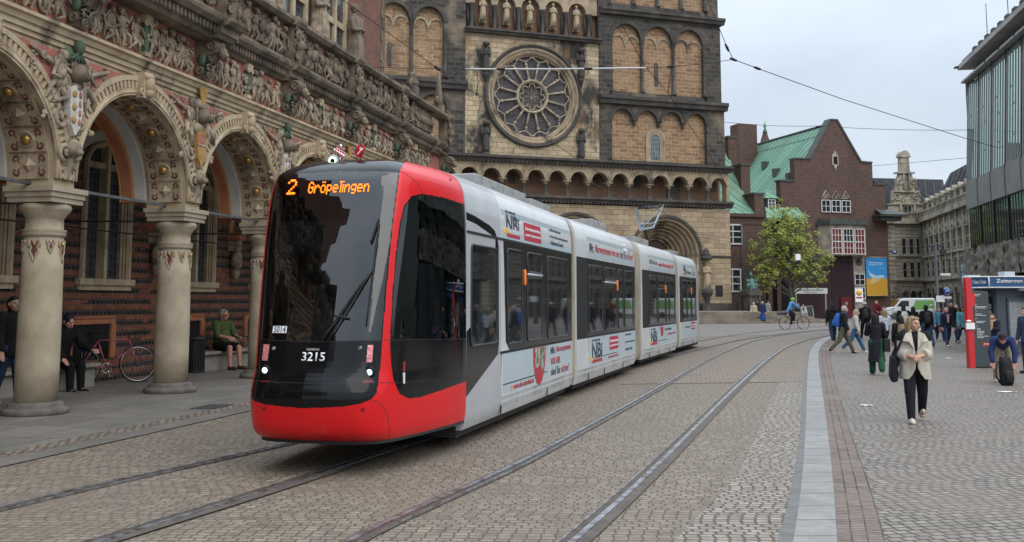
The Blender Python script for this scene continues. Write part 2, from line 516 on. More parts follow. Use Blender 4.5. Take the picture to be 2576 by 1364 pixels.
# left edge of the tram lane along the arcade
TH_W = Wall(gp(88, 1043), 12.33)          # the town hall's column line
def tl(u, v, z=0): return TH_W.world(u, v, z)
edge = [tl(-14 + 44 * i / (N - 1), -2.95) for i in range(N)]
lane_far = [tl(24, -2.95), gp(1700, 838), gp(1900, 826)]
strip('tram_lane', edge, resample(KL, N), .004, m_track)
strip('paving_by_kerb', smooth(pl([(1440, 1700), (1690, 1364), (1850, 1211), (1900, 1105), (1935, 1017), (1975, 932), (2000, 906), (2030, 880), (2060, 860)]), N), KL, .008, m_edge)
strip('red_crossing', resample(pl([(1560, 968), (1640, 925), (1800, 880)]), 30), resample(pl([(2022, 962), (2026, 915), (2040, 868)]), 30), .012, m_redpave)
strip('far_paving', resample(pl([(1400, 862), (1700, 850), (2130, 838), (3200, 842)]), 40), resample(pl([(1000, 771), (1700, 771), (2130, 771), (3200, 771)]), 40), .006, m_far)
strip('kerb_joint', KL, KL2, .014, m_asph)
strip('kerb_slab_strip', KL2, KR, .016, m_slab)
strip('clinker_strip', KR, BR, .012, m_brickband, W=.598)
# arcade pavement, its rough cobble band and border slabs
def fl(v): return [tl(-20 + 44 * i / 50, v) for i in range(51)]
strip('arcade_pavement', fl(3.2), fl(-2.3), .012, m_flags)
strip('cobble_band', fl(-2.3), fl(-2.62), .014, m_band)
strip('border_slabs', fl(-2.62), fl(-2.98), .016, m_flags)

# ---- tram rails
def rail(path, sgn=1):
    """grooved rail let into the street: concrete bed, running head, groove, lip (sgn: side of the groove)"""
    r = thing('tram_rail', 'x', 'rail', (0, 0, 0))
    g = G()
    strip('', side(path, -.06), side(path, .115), .018, None, None, g)
    g.build('bed', m_mortar, r)
    def bar(nm, a, b, z, m):
        g = G(); A, B = side(path, a * sgn), side(path, b * sgn)
        if sgn < 0: A, B = B, A
        n = len(A)
        g.add([(q.x, q.y, z) for q in A] + [(q.x, q.y, z) for q in B] + [(q.x, q.y, 0) for q in A] + [(q.x, q.y, 0) for q in B],
              [f for i in range(n - 1) for f in ((i, n + i, n + i + 1, i + 1), (2 * n + i, i, i + 1, 2 * n + i + 1), (n + i, 3 * n + i, 3 * n + i + 1, n + i + 1))])
        return g.build(nm, m, r)
    bar('rail_head', -.025, .025, .027, m_steel)
    bar('groove', .03, .085, .0205, m_rust)
    bar('rail_lip', .085, .098, .026, m_steel)
    return r
T2L = smooth(pl([(560, 1560), (875, 1364), (1100, 1262), (1289, 1179), (1454, 1089), (1589, 1016), (1714, 944), (1794, 898), (1889, 857), (2003, 837), (2200, 824), (2420, 818)]), 160)
T2R = smooth(pl([(1230, 1560), (1448, 1364), (1614, 1216), (1774, 1054), (1864, 964), (1936, 900), (1989, 866), (2080, 843), (2220, 832), (2420, 825)]), 160)
T1L = smooth(pl([(-500, 1420), (-250, 1346), (0, 1280), (300, 1212), (520, 1164), (720, 1118)]) + [Vector((-2.05, 14.0, 0)), Vector((-.55, 20, 0)), Vector((1.9, 28, 0)), Vector((4.5, 35.5, 0)), Vector((7.6, 43.5, 0))] + pl([(1850, 842), (2000, 826), (2200, 815), (2400, 810)]), 160)
T1R = smooth(pl([(-150, 1500), (270, 1362), (600, 1262), (850, 1182), (1040, 1119)]) + [Vector((-.57, 14.0, 0)), Vector((.95, 20, 0)), Vector((3.3, 27.6, 0)), Vector((5.9, 35, 0)), Vector((9.0, 43.2, 0))] + pl([(1900, 849), (2050, 831), (2230, 819), (2420, 813)]), 160)
for p, s_, lb in ((T1L, 1, 'dark grooved rail under the tram along its arcade side'), (T1R, -1, 'brown rusty rail running out from beneath the red bumper'),
                  (T2L, 1, 'steel rail of the empty track on its tram side'), (T2R, -1, 'bright wide steel rail nearest the pale kerb slabs')):
    r = rail(p, s_)
    r['label'] = lb; r['group'] = 'tram rails in the paving'
# ================================================================ the town hall with its arcade
rnd = random.Random(5)
m_sand = plain('weathered_sandstone', (.50, .40, .27), .8, col2=(.34, .25, .155), sc=2.6, lo=.38, hi=.66, bump=.25, bsc=30, col3=(.075, .06, .046), sc3=1.9, lo3=.52, hi3=.72)
m_relief = plain('carved_sandstone', (.42, .335, .235), .82, col2=(.18, .138, .098), sc=4.5, lo=.38, hi=.64, bump=.4, bsc=45, col3=(.07, .06, .05), sc3=2.6, lo3=.5, hi3=.74, sx3=(1, 1, .6))
m_grime = plain('sooty_sandstone', (.255, .20, .14), .85, col2=(.12, .094, .068), sc=3.2, lo=.36, hi=.66, bump=.4, bsc=45, col3=(.045, .04, .034), sc3=2, lo3=.46, hi3=.7, sx3=(1, 1, .5))
m_pink = plain('faded_red_ground', (.44, .155, .115), .85, col2=(.3, .115, .088), sc=5, bump=.15, col3=(.13, .08, .065), sc3=3, lo3=.55, hi3=.8)
m_oxred = plain('oxblood_paint', (.17, .05, .038), .8, col2=(.12, .04, .032), sc=12)
m_plaster = plain('vault_plaster', (.50, .48, .45), .9, col2=(.40, .385, .36), sc=1.5)
m_orange = plain('terracotta_paint', (.42, .16, .08), .8, col2=(.33, .12, .06), sc=4, bump=.1)
m_ochre = plain('ochre_paint', (.42, .24, .07), .8, col2=(.3, .17, .06), sc=6)
m_gold = plain('gilding', (.62, .36, .10), .35, .75, col2=(.35, .2, .07), sc=14)
m_green = plain('green_paint', (.07, .125, .075), .75, col2=(.06, .08, .055), sc=8)
m_white = plain('old_white_paint', (.6, .57, .52), .8, col2=(.4, .37, .33), sc=9)
m_iron = plain('grey_iron', (.16, .165, .17), .5, .4, col2=(.09, .09, .09), sc=7)
m_blackiron = plain('black_iron', (.018, .018, .02), .5, .2)
m_col = plain('column_sandstone', (.43, .36, .26), .78, col2=(.31, .25, .175), sc=1.8, lo=.38, hi=.66, bump=.3, bsc=26, col3=(.17, .13, .09), sc3=1.3, lo3=.54, hi3=.76, sx3=(1, 1, .6))
m_foot = plain('blackened_plinth', (.095, .085, .075), .8, col2=(.16, .14, .12), sc=4, bump=.3)
def town_brick():
    """bands of burnt black headers between orange courses"""
    m, nt, b = base_mat('banded_brick', .85, spec=.3)
    t = _n(nt, 'ShaderNodeTexCoord').outputs['Object']
    sp = _n(nt, 'ShaderNodeSeparateXYZ'); nt.links.new(t, sp.inputs[0])
    cb = _n(nt, 'ShaderNodeCombineXYZ')
    nt.links.new(math_(nt, 'ADD', sp.outputs[0], sp.outputs[1]), cb.inputs[0]); nt.links.new(sp.outputs[2], cb.inputs[1])
    def bk(c1, c2, bw):
        n = _n(nt, 'ShaderNodeTexBrick'); n.inputs['Scale'].default_value = 1
        n.inputs['Brick Width'].default_value = bw; n.inputs['Row Height'].default_value = .115
        n.inputs['Mortar Size'].default_value = .010; n.inputs['Mortar Smooth'].default_value = .2
        n.inputs['Color1'].default_value = c4(c1); n.inputs['Color2'].default_value = c4(c2); n.inputs['Mortar'].default_value = (.12, .095, .075, 1)
        nt.links.new(cb.outputs[0], n.inputs['Vector']); return n
    red = bk((.25, .090, .052), (.16, .063, .040), .29)
    blk = bk((.016, .015, .016), (.03, .026, .025), .145)
    row = math_(nt, 'MODULO', math_(nt, 'FLOOR', math_(nt, 'DIVIDE', math_(nt, 'ADD', sp.outputs[2], 50), .115)), 2)
    msk = _n(nt, 'ShaderNodeTexNoise'); msk.inputs['Scale'].default_value = 1.0; msk.inputs['Detail'].default_value = 2
    mm = _n(nt, 'ShaderNodeMapping'); mm.inputs['Scale'].default_value = (.9, .9, 2.2); nt.links.new(t, mm.inputs[0]); nt.links.new(mm.outputs[0], msk.inputs['Vector'])
    k = math_(nt, 'GREATER_THAN', msk.outputs['Fac'], .40)
    f = math_(nt, 'MULTIPLY', row, k)
    c = mixc(nt, f, red.outputs['Color'], blk.outputs['Color'])
    c = mixc(nt, .5, c, ramp_col(nt, noi(nt, t, 9, 4)), 'OVERLAY')
    c = mixc(nt, ramp(nt, noi(nt, t, 1.1, 5, .7), .56, .8), c, (.10, .07, .055))
    nt.links.new(c, b.inputs['Base Color'])
    bumpn(nt, b, math_(nt, 'SUBTRACT', math_(nt, 'MULTIPLY', noi(nt, t, 22, 4), .6), red.outputs['Fac']), .7, .015)
    return m
m_tbrick = town_brick()
m_redbrick = masonry('upper_red_brick', (.22, .075, .045), (.15, .05, .032), (.18, .15, .12), .27, .10, .012, dirt=(.09, .06, .05), dsc=.8)
def leaded(name, col, pw, ph, glass=(.02, .024, .03)):
    m, nt, b = base_mat(name, .12, spec=.8)
    t = _n(nt, 'ShaderNodeTexCoord').outputs['Object']
    sp = _n(nt, 'ShaderNodeSeparateXYZ'); nt.links.new(t, sp.inputs[0])
    cb = _n(nt, 'ShaderNodeCombineXYZ'); nt.links.new(sp.outputs[0], cb.inputs[0]); nt.links.new(sp.outputs[2], cb.inputs[1])
    n = _n(nt, 'ShaderNodeTexBrick'); n.offset = 0; n.inputs['Scale'].default_value = 1
    n.inputs['Brick Width'].default_value = pw; n.inputs['Row Height'].default_value = ph; n.inputs['Mortar Size'].default_value = .008
    n.inputs['Color1'].default_value = c4(glass); n.inputs['Color2'].default_value = c4([q * 2.2 for q in glass]); n.inputs['Mortar'].default_value = c4(col)
    nt.links.new(cb.outputs[0], n.inputs['Vector']); nt.links.new(n.outputs['Color'], b.inputs['Base Color'])
    nt.links.new(math_(nt, 'ADD', math_(nt, 'MULTIPLY', n.outputs['Fac'], .6), .12), b.inputs['Roughness'])
    bumpn(nt, b, math_(nt, 'ADD', noi(nt, t, 5, 2), n.outputs['Fac']), .15, .02)
    return m
m_lead = leaded('leaded_glass', (.06, .065, .07), .14, .17)

th_ = thing('town_hall', 'richly carved sandstone town hall with arcade on round columns and banded brick wall', 'building', TH_W.P, TH_W.rz)
def spiral(g, cx, cz, y, r, turns, sgn=1, t0=0, thick=.03, n=22, dy=0, nn=5):
    pts = []; rs = []
    for i in range(n + 1):
        f = i / n; a = t0 + sgn * f * turns * 2 * PI; q = r * (1 - .8 * f)
        pts.append((cx + q * math.cos(a), y - dy * f, cz + q * math.sin(a))); rs.append(thick * (1 - .4 * f))
    g.tube(pts, rs, nn)
def figure(g, x, z, h, y, lean=0, rnd=rnd, fat=1.0):
    """a small carved figure in high relief, standing or leaning"""
    M = Matrix.Rotation(lean, 3, 'Y')
    def P(a, b, c): q = M @ Vector((a * h, 0, c * h)); return Vector((x + q.x, y + b * h, z + q.z))
    j = lambda s: rnd.uniform(-s, s)
    g.sph(P(0, 0, .6), (.125 * h * fat, .09 * h, .2 * h), 7, 6, M)
    g.sph(P(0, .01, .4), (.14 * h * fat, .09 * h, .13 * h), 7, 5, M)
    hx = j(.06)
    g.sph(P(hx, -.05, .9), (.075 * h, .08 * h, .095 * h), 7, 6)
    g.sph(P(hx, .0, .95), (.09 * h, .07 * h, .075 * h), 6, 5)
    for s in (-1, 1):
        k = P(s * .12 + j(.09), -.07 + j(.05), .2 + j(.06)); f = P(s * .13 + j(.14), 0, .0)
        g.cap(P(s * .08, 0, .38), k, .065 * h, .05 * h, 5); g.cap(k, f, .05 * h, .032 * h, 5)
        e = P(s * (.24 + j(.05)), -.06, .55 + j(.13)); w_ = P(s * (.2 + j(.16)), -.1, .6 + j(.28))
        g.cap(P(s * .13, 0, .73), e, .045 * h, .035 * h, 5); g.cap(e, w_, .035 * h, .025 * h, 5)
    for _ in range(3):
        a = P(j(.22), 0, .15 + rnd.random() * .4); b2 = P(j(.28), .02, rnd.random() * .25)
        g.cap(a, b2, .03 * h, .02 * h, 4)
def lump(g, x, z, s, y, n=4, rnd=rnd):
    for _ in range(n):
        g.sph((x + rnd.uniform(-s, s), y + rnd.uniform(0, .03), z + rnd.uniform(-s, s)), (rnd.uniform(.25, .5) * s, rnd.uniform(.3, .5) * s, rnd.uniform(.25, .5) * s), 6, 5)

def curls(g, x0, x1, z0, z1, y, n, r=.08, rnd=rnd):
    """small carved scrolls and leaves strewn over a field"""
    for _ in range(n):
        x, z = rnd.uniform(x0, x1), rnd.uniform(z0, z1); q = r * rnd.uniform(.6, 1.2)
        if rnd.random() < .6: spiral(g, x, z, y - rnd.uniform(0, .05), q, rnd.uniform(.9, 1.5), rnd.choice((-1, 1)), rnd.uniform(0, 6), q * .3, 11, q * .3, 4)
        else:
            a = rnd.uniform(0, 6.3); g.cap((x, y, z), (x + math.cos(a) * q * 1.6, y - rnd.uniform(0, .06), z + math.sin(a) * q * 1.6), q * .42, q * .2, 5)
K0, K1, SP = -6, 4, 3.8       # bays along the arcade
U0, U1 = SP * K0 - .14, 20.3
BAYS = [(SP * k + .11, SP * k + SP - .39) for k in range(K0, K1 + 1)]
ZS, RA, CCZ = 3.42, 1.65, 3.53
# arcade wall above the columns
g = G(); g.arcade(BAYS, ZS, CCZ, 5.52, -.4, .4, U0, U1, n=24)
g.box(U1 - .55, U1, -.42, .4, 0, ZS)
g.build('arcade_wall', m_sand, th_)
# columns (base, shaft, capital with painted pendants)
def column():
    g = G()
    prof = [(.335, .19), (.338, .8), (.335, 1.4), (.325, 2.1), (.308, 2.68)]
    g.lathe(prof, n=32)
    c = g.build('column', m_col, th_)
    q = G(); q.lathe([(.52, 0), (.52, .07), (.50, .105), (.43, .12), (.43, .165), (.40, .185), (.345, .2)], n=32); q.build('base', m_foot, c)
    q = G()
    q.lathe([(.30, 2.66), (.335, 2.68), (.345, 2.71), (.335, 2.74), (.36, 2.77), (.30, 2.79), (.295, 2.95), (.32, 2.97), (.32, 2.99), (.40, 3.07), (.415, 3.12), (.40, 3.16), (.36, 3.18)], n=32)
    q.box(-.415, .415, -.415, .415, 3.18, 3.26); q.box(-.44, .44, -.44, .44, 3.26, 3.34); q.box(-.47, .47, -.47, .47, 3.34, 3.42)
    q.build('capital', m_col, c)
    q = G()
    for i in range(8):
        a = 2 * PI * i / 8 + .2; big = i % 2 == 0
        def W(t, z): return Vector((.322 * math.cos(a + t), .322 * math.sin(a + t), z))
        s = 1.0 if big else .6
        q.mi = 0
        hw = .30 * s; dp = .34 * s
        out = [(-hw, 2.62), (-hw * .95, 2.62 - dp * .28), (-hw * .5, 2.62 - dp * .3), (-hw * .75, 2.62 - dp * .55), (-hw * .3, 2.62 - dp * .75), (0, 2.62 - dp), (hw * .3, 2.62 - dp * .75), (hw * .75, 2.62 - dp * .55), (hw * .5, 2.62 - dp * .3), (hw * .95, 2.62 - dp * .28), (hw, 2.62)]
        q.tube([W(t, z) for t, z in out], .018, 5)
        q.mi = 1
        ins = [(t * .62, 2.62 - (2.62 - z) * .84) for t, z in out]
        vs = [Vector((.33 * math.cos(a), .33 * math.sin(a), 2.55))] + [W(t, z) * 1 + Vector((.006 * math.cos(a), .006 * math.sin(a), 0)) for t, z in ins]
        q.add(vs, [(0, j, j + 1) for j in range(1, len(ins))])
        if big: q.mi = 2; q.sph(W(0, 2.53) * 1.01, .03, 8, 6)
    q.build('painted_pendant', [m_col, m_oxred, m_gold], c)
    return c
col0 = column()
for k in range(K0, K1 + 1):
    c = col0 if k == 0 else dup(col0, th_)
    c.location = (SP * k - .0, 0, 0)
    c.scale = (.92, .92, 1)
# arches: fluted ring, painted soffit with bosses, white and orange inner bands
def arch_ring():
    g = G()
    g.arc(0, 0, 1.55, 1.66, 0, PI, -.455, -.4, 32); g.arc(0, 0, 1.79, 1.87, 0, PI, -.47, -.4, 32); g.arc(0, 0, 1.66, 1.79, 0, PI, -.425, -.4, 32)
    g.tube([(1.6 * math.cos(PI * i / 32), -.455, 1.6 * math.sin(PI * i / 32)) for i in range(33)], .022, 5)
    for i in range(52):
        t = PI * (i + .5) / 52
        M = Matrix.Rotation(PI / 2 - t, 3, 'Y')
        g.obox((1.725 * math.cos(t), -.435, 1.725 * math.sin(t)), (.055, .05, .125), M)
    # keystone head
    g.obox((0, -.5, 1.72), (.26, .16, .42)); g.sph((0, -.60, 1.74), (.10, .09, .14), 8, 7); g.sph((0, -.58, 1.86), (.14, .09, .07), 8, 6); g.sph((0, -.6, 1.6), (.09, .08, .08), 8, 6)
    for s in (-1, 1): spiral(g, s * .14, 1.62, -.56, .09, 1.2, s, PI / 2, .028)
    a = g.build('archivolt', m_sand, th_)
    q = G()
    q.mi = 0; q.arc(0, 0, 1.535, 1.56, 0, PI, -.33, .33, 32)
    for i in range(13):
        t = PI * (i + .5) / 13
        M = Matrix.Rotation(PI / 2 - t, 3, 'Y')
        ct, st = math.cos(t), math.sin(t)
        q.mi = 0
        for e in (-.5, .5):
            t2 = t + e * PI / 13
            q.obox((1.53 * math.cos(t2), 0, 1.53 * math.sin(t2)), (.02, .64, .02), Matrix.Rotation(PI / 2 - t2, 3, 'Y'))
        q.mi = 1
        for sy in (-1, 1):
            for sx in (-1, 1):
                pts = []
                for dx, dyy in ((.03, .16), (.07, .19), (.115, .17), (.14, .2), (.13, .25), (.09, .27), (.06, .25), (.075, .22)):
                    t2 = t + sx * dx / 1.54; pts.append((1.541 * math.cos(t2), sy * dyy, 1.541 * math.sin(t2)))
                q.tube(pts, [.012, .018, .022, .024, .022, .02, .02, .014], 5)
        if i % 2 == 0:
            q.mi = 0
            s_ = .11
            q.add([M @ Vector(p) + Vector((1.53 * ct, 0, 1.53 * st)) for p in ((s_, 0, 0), (0, .13, 0), (-s_, 0, 0), (0, -.13, 0), (0, 0, -.07))], [(0, 1, 4), (1, 2, 4), (2, 3, 4), (3, 0, 4)])
        else:
            q.mi = 0
            q.tube([M @ Vector((.11 * math.cos(b), .13 * math.sin(b), 0)) + Vector((1.525 * ct, 0, 1.525 * st)) for b in [2 * PI * j / 16 for j in range(16)]], .016, 5, closed=True)
            q.mi = 2
            q.sph((1.515 * ct, 0, 1.515 * st), (.072, .085, .05), 12, 8, M)
    q.build('painted_soffit', [m_sand, m_oxred, m_gold], a)
    q = G(); q.mi = 0; q.arc(0, 0, 1.5, 1.62, 0, PI, .4, .62, 28); q.mi = 1; q.arc(0, 0, 1.44, 1.6, 0, PI, .64, .86, 28); q.mi = 2; q.arc(0, 0, 1.48, 1.6, 0, PI, .62, .64, 28); q.mi = 2; q.arc(0, 0, 1.42, 1.6, 0, PI, .86, .88, 28)
    q.build('inner_rib', [m_plaster, m_orange, m_ochre], a)
    return a
ar0 = arch_ring()
for i, (l, r) in enumerate(BAYS):
    a = ar0 if i == 0 else dup(ar0, th_)
    a.location = ((l + r) / 2, 0, CCZ); a.scale = (1.0645, 1, 1.0645)
# spandrels: red ground and reclining figures
for (l, r) in BAYS:
    c = (l + r) / 2
    for s in (-1, 1):
        g = G()
        ap = [(c + s * 2.0 * math.cos(R(t)), CCZ + 2.0 * math.sin(R(t))) for t in range(88, 34, -4)]
        g.mi = 1
        g.prism([(c + s * 1.62, 5.46), (c + s * .12, 5.46)] + [p for p in ap if p[1] < 5.44 and abs(p[0] - c) < 1.63] + [(c + s * 1.62, 4.75)], -.412, -.4)
        g.mi = 0
        g.box(min(c + s * 1.62, c + s * 1.67), max(c + s * 1.62, c + s * 1.67), -.45, -.4, 4.3, 5.48)
        figure(g, c + s * 1.47, 4.66, .84, -.46, s * .28)
        curls(g, min(c + s * 1.5, c + s * .8), max(c + s * 1.5, c + s * .8), 5.0, 5.42, -.42, 7, .07)
        lump(g, c + s * 1.42, 4.45, .12, -.44, 5); lump(g, c + s * 1.1, 5.35, .09, -.43, 4)
        g.cap((c + s * 1.4, -.45, 5.25), (c + s * .95, -.44, 5.4), .05, .03, 6)
        g.build('spandrel_relief', [m_relief, m_pink], th_)
# architrave, frieze, cornice, balustrade
def runs(prof_a, prof_b, gg):
    gg.sweep(prof_a, U0, 4.15); gg.sweep(prof_b, 4.15, U1)
g = G()
pa = [(.4, 5.52), (-.44, 5.52), (-.44, 5.6), (-.48, 5.6), (-.48, 5.68), (-.52, 5.69), (-.55, 5.76), (-.60, 5.78), (-.60, 5.83), (-.46, 5.87), (.4, 5.87)]
g.sweep(pa, U0, U1); g.build('architrave', m_sand, th_)
g = G(); g.sweep([(.4, 5.87), (-.44, 5.87), (-.44, 6.62), (.4, 6.62)], U0, U1); g.build('frieze_ground', m_pink, th_)
def corn(d):
    return [(.4, 6.6), (-.5 - d, 6.6), (-.56 - d, 6.68), (-.60 - d, 6.68), (-.60 - d, 6.82), (-.70 - d, 6.83), (-.78 - d, 6.90), (-.80 - d, 6.96), (-.3 - d, 7.0), (.4, 7.0)]
g = G(); runs(corn(.34), corn(0), g)
u = U0
while u < U1:
    d = .34 if u < 4.1 else 0
    g.box(u, u + .07, -.645 - d, -.6 - d, 6.69, 6.81); u += .13
for k in range(K0, K1 + 2):     # the cornice breaks forward over each console
    d = .34 if k < 1.1 else 0
    g.sweep([(y - .14 if y < .3 else y, z + .003) for y, z in corn(d)], SP * k - .46, SP * k + .18)
g.build('cornice', m_grime, th_)
for k in range(K0, K1 + 1):
    x0 = SP * k - .14
    g = G()
    xs = []
    x = x0 + .42
    while x < x0 + 3.5:
        if abs(x - (x0 + 1.9)) > .2:
            figure(g, x, 5.9 + rnd.uniform(-.02, .02), rnd.uniform(.58, .68), -.49, rnd.uniform(-.35, .35), fat=1.15)
        else:
            lump(g, x, 6.2, .14, -.5, 5)
        lump(g, x + .12, 6.0 + rnd.random() * .4, .09, -.46, 3)
        x += .29
    curls(g, x0 + .35, x0 + 3.5, 5.95, 6.5, -.46, 26, .07)
    for _ in range(4): spiral(g, x0 + rnd.uniform(.5, 3.1), 6.2 + rnd.uniform(-.15, .2), -.48, .14, 1.5, rnd.choice((-1, 1)), rnd.random() * 6, .03)
    g.build('frieze_relief', m_relief, th_)
    g = G()
    x = x0 + 1.9
    g.mi = 0; g.box(x - .11, x + .11, -.56, -.44, 6.46, 6.6); g.box(x - .09, x + .09, -.55, -.44, 5.88, 5.95)
    for s in (-1, 1): spiral(g, x + s * .09, 6.47, -.55, .07, 1.3, s, PI / 2, .024)
    g.mi = 1; g.prism([(x - .05, 5.95), (x + .05, 5.95), (x + .09, 6.46), (x - .09, 6.46)], -.52, -.44)
    g.build('herm_pilaster', [m_sand, m_green], th_)
# consoles under the cornice and shields on the piers
def console():
    g = G()
    g.mi = 0
    prof = [(-.44, 5.86), (-.56, 5.88), (-.62, 6.0), (-.6, 6.16), (-.7, 6.3), (-.86, 6.36), (-.92, 6.5), (-.86, 6.62), (-.44, 6.62)]
    g.sweep(prof, -.17, .17)
    for s in (-1, 1):
        for (y, z, r) in ((-.78, 6.48, .13), (-.55, 6.0, .09)):
            pts = []
            for i in range(19):
                a = i / 18 * 2.6 * PI; q = r * (1 - .75 * i / 18)
                pts.append((s * (.17 + .03 * i / 18), y + q * math.cos(a), z + q * math.sin(a)))
            g.tube(pts, .03, 5)
    g.cap((0, -.88, 6.5), (0, -.66, 6.2), .09, .06, 7); g.sph((0, -.93, 6.36), (.1, .1, .12), 8, 6); g.sph((0, -1.0, 6.32), (.055, .06, .05), 7, 5)
    curls(g, -.22, .22, 5.9, 6.55, -.7, 22, .07)
    g.mi = 1
    for s in (-1, 1): g.sph((s * .19, -.6, 6.22), (.05, .09, .12), 7, 5)
    for i in range(4): g.box(-.12, .12, -.66 - .02 * i, -.6, 5.98 + .07 * i, 6.01 + .07 * i)
    return g.build('console', [m_grime, m_green], th_)
def cartouche(kind):
    g = G()
    g.mi = 0
    # lion scroll below
    for s in (-1, 1):
        spiral(g, s * .13, -.78, -.52, .15, 1.6, s, 0, .05, dy=.08)
        spiral(g, s * .20, -.28, -.5, .16, 1.4, -s, PI / 2, .045, dy=.06)
        spiral(g, s * .19, .28, -.5, .17, 1.5, s, -PI / 2, .05, dy=.06)
        g.cap((s * .1, -.5, -.95), (s * .22, -.46, -.6), .06, .05, 6)
        g.cap((s * .24, -.46, -.1), (s * .26, -.46, .3), .06, .08, 6)
    g.sph((0, -.58, -.72), (.14, .14, .15), 9, 7); g.sph((0, -.7, -.78), (.07, .07, .06), 8, 6); g.cap((0, -.5, -1.15), (0, -.52, -.85), .05, .1, 7)
    lump(g, 0, -.98, .12, -.48, 6)
    # helmet and crest
    g.mi = 3
    g.sph((.02, -.62, .45), (.14, .15, .15), 10, 8); g.sph((.05, -.72, .38), (.09, .06, .07), 8, 6)
    for i in range(4): g.tube([(-.04 + .05 * i, -.77, .34), (-.04 + .05 * i, -.78, .44)], .010, 4)
    g.mi = 0
    for i in range(9):
        a = rnd.uniform(0, 2 * PI); g.sph((-.08 + .26 * math.cos(a), -.5 + rnd.uniform(-.08, .02), .45 + .25 * math.sin(a)), (.1, .08, .11), 6, 5)
    if kind == 0:
        g.mi = 4; g.sph((.03, -.6, .86), (.09, .09, .12), 8, 6)
        for i in range(5): g.cap((.03, -.6, .78), (-.13 + .08 * i, -.6, .66), .03, .02, 5)
        g.sph((.22, -.55, .66), (.1, .05, .1), 8, 6); g.sph((-.16, -.55, .72), (.11, .06, .11), 8, 6)
    else:
        g.mi = 2
        for i in range(6): g.cap((.02, -.6, .6), (-.1 + .048 * i, -.6, .98), .025, .03, 5)
    g.mi = 0; curls(g, -.13, .13, -1.0, -.3, -.5, 20, .075); curls(g, -.3, .3, -.2, .6, -.5, 34, .085); curls(g, -.36, -.18, .05, .7, -.46, 10, .1); curls(g, .18, .36, .05, .7, -.46, 10, .1)
    # shield
    g.mi = 1 if kind == 0 else 2
    sh = [(-.15, .2), (-.02, .26), (.15, .2), (.16, -.1), (.12, -.36), (0, -.52), (-.11, -.36), (-.15, -.1)]
    g.prism(sh, -.62, -.5)
    g.mi = 2 if kind == 0 else 5
    if kind == 0:
        for z in (.12, -.08, -.28): g.sph((-.06, -.625, z), (.055, .02, .06), 10, 6)
        g.mi = 5
        for z in (.12, -.02, -.16, -.3): g.sph((.085, -.62, z), (.04, .015, .06), 6, 5)
    else:
        g.box(-.1, .1, -.628, -.61, -.06, .1)
        g.mi = 0; g.box(-.14, .14, -.632, -.61, -.12, -.09)
    return g.build('coat_of_arms', [m_relief, m_white, m_ochre, m_grime, m_green, m_pink], th_)
con = console(); car = [cartouche(0), cartouche(1)]
for k in range(K0, K1 + 2):
    c = con if k == K0 else dup(con, th_)
    c.location = (SP * k - .14 if k <= K1 else U1 - .25, 0, 0)
    if k <= K1:
        if k in (K0, K0 + 1): c = car[k - K0]
        else: c = dup(car[k % 2], th_)
        c.location = (SP * k - .14, .06, 4.72)
# the pier shaft strip behind the shields
# gallery balustrade
def post():
    g = G()
    g.box(-.2, .2, -.72, -.4, 6.98, 7.9)
    for s in (-1, 1):
        spiral(g, s * .12, 7.66, -.78, .14, 1.5, s, PI / 2, .045, dy=.05); spiral(g, s * .1, 7.16, -.76, .1, 1.4, -s, -PI / 2, .04, dy=.05)
    curls(g, -.2, .2, 7.05, 7.85, -.74, 22, .08)
    g.sph((0, -.8, 7.42), (.12, .12, .16), 8, 7); g.sph((0, -.9, 7.4), (.05, .05, .06), 7, 5); g.cap((0, -.78, 7.05), (0, -.8, 7.3), .06, .1, 6)
    g.sweep([(-.36, 7.88), (-.80, 7.88), (-.86, 7.97), (-.86, 8.07), (-.36, 8.09)], -.27, .27)
    return g.build('balustrade_post', m_grime, th_)
pst = post()
for k in range(K0, K1 + 2):
    c = pst if k == K0 else dup(pst, th_)
    c.location = (SP * k - .14 if k <= K1 else U1 - .22, -.34 if k < 1.1 else 0, 0)
g = G()
for a, b, d in ((U0, 4.3, .34), (4.3, U1, 0)):
    g.sweep([(-.36 - d, 7.9), (-.70 - d, 7.9), (-.78 - d, 7.97), (-.78 - d, 8.05), (-.36 - d, 8.07)], a, b)
    g.sweep([(-.36 - d, 6.98), (-.68 - d, 6.98), (-.68 - d, 7.07), (-.60 - d, 7.12), (-.36 - d, 7.12)], a, b)
g.build('balustrade_rail', m_grime, th_)
for k in range(K0, K1 + 1):
    x0 = SP * k - .14; d = .34 if k < 1 else 0
    g = G()
    g.mi = 1; g.box(x0 + .1, x0 + 3.7, -.5 - d, -.44 - d, 7.1, 7.9)
    g.mi = 0
    x = x0 + .36
    while x < x0 + 3.5:
        p = rnd.random()
        if p < .5: figure(g, x, 7.13, rnd.uniform(.66, .78), -.58 - d, rnd.uniform(-.2, .2), fat=1.3)
        else:
            for s in (-1, 1): spiral(g, x + s * .08, 7.3, -.56 - d, .13, 1.5, s, 0, .04); spiral(g, x + s * .08, 7.68, -.56 - d, .12, 1.4, -s, 0, .038)
            g.sph((x, -.6 - d, 7.5), (.1, .08, .14), 7, 6)
        lump(g, x + .1, 7.3 + rnd.random() * .4, .11, -.54 - d, 4)
        x += .27
    curls(g, x0 + .3, x0 + 3.5, 7.15, 7.85, -.53 - d, 34, .09)
    g.build('balustrade_panel', [m_grime, m_pink], th_)
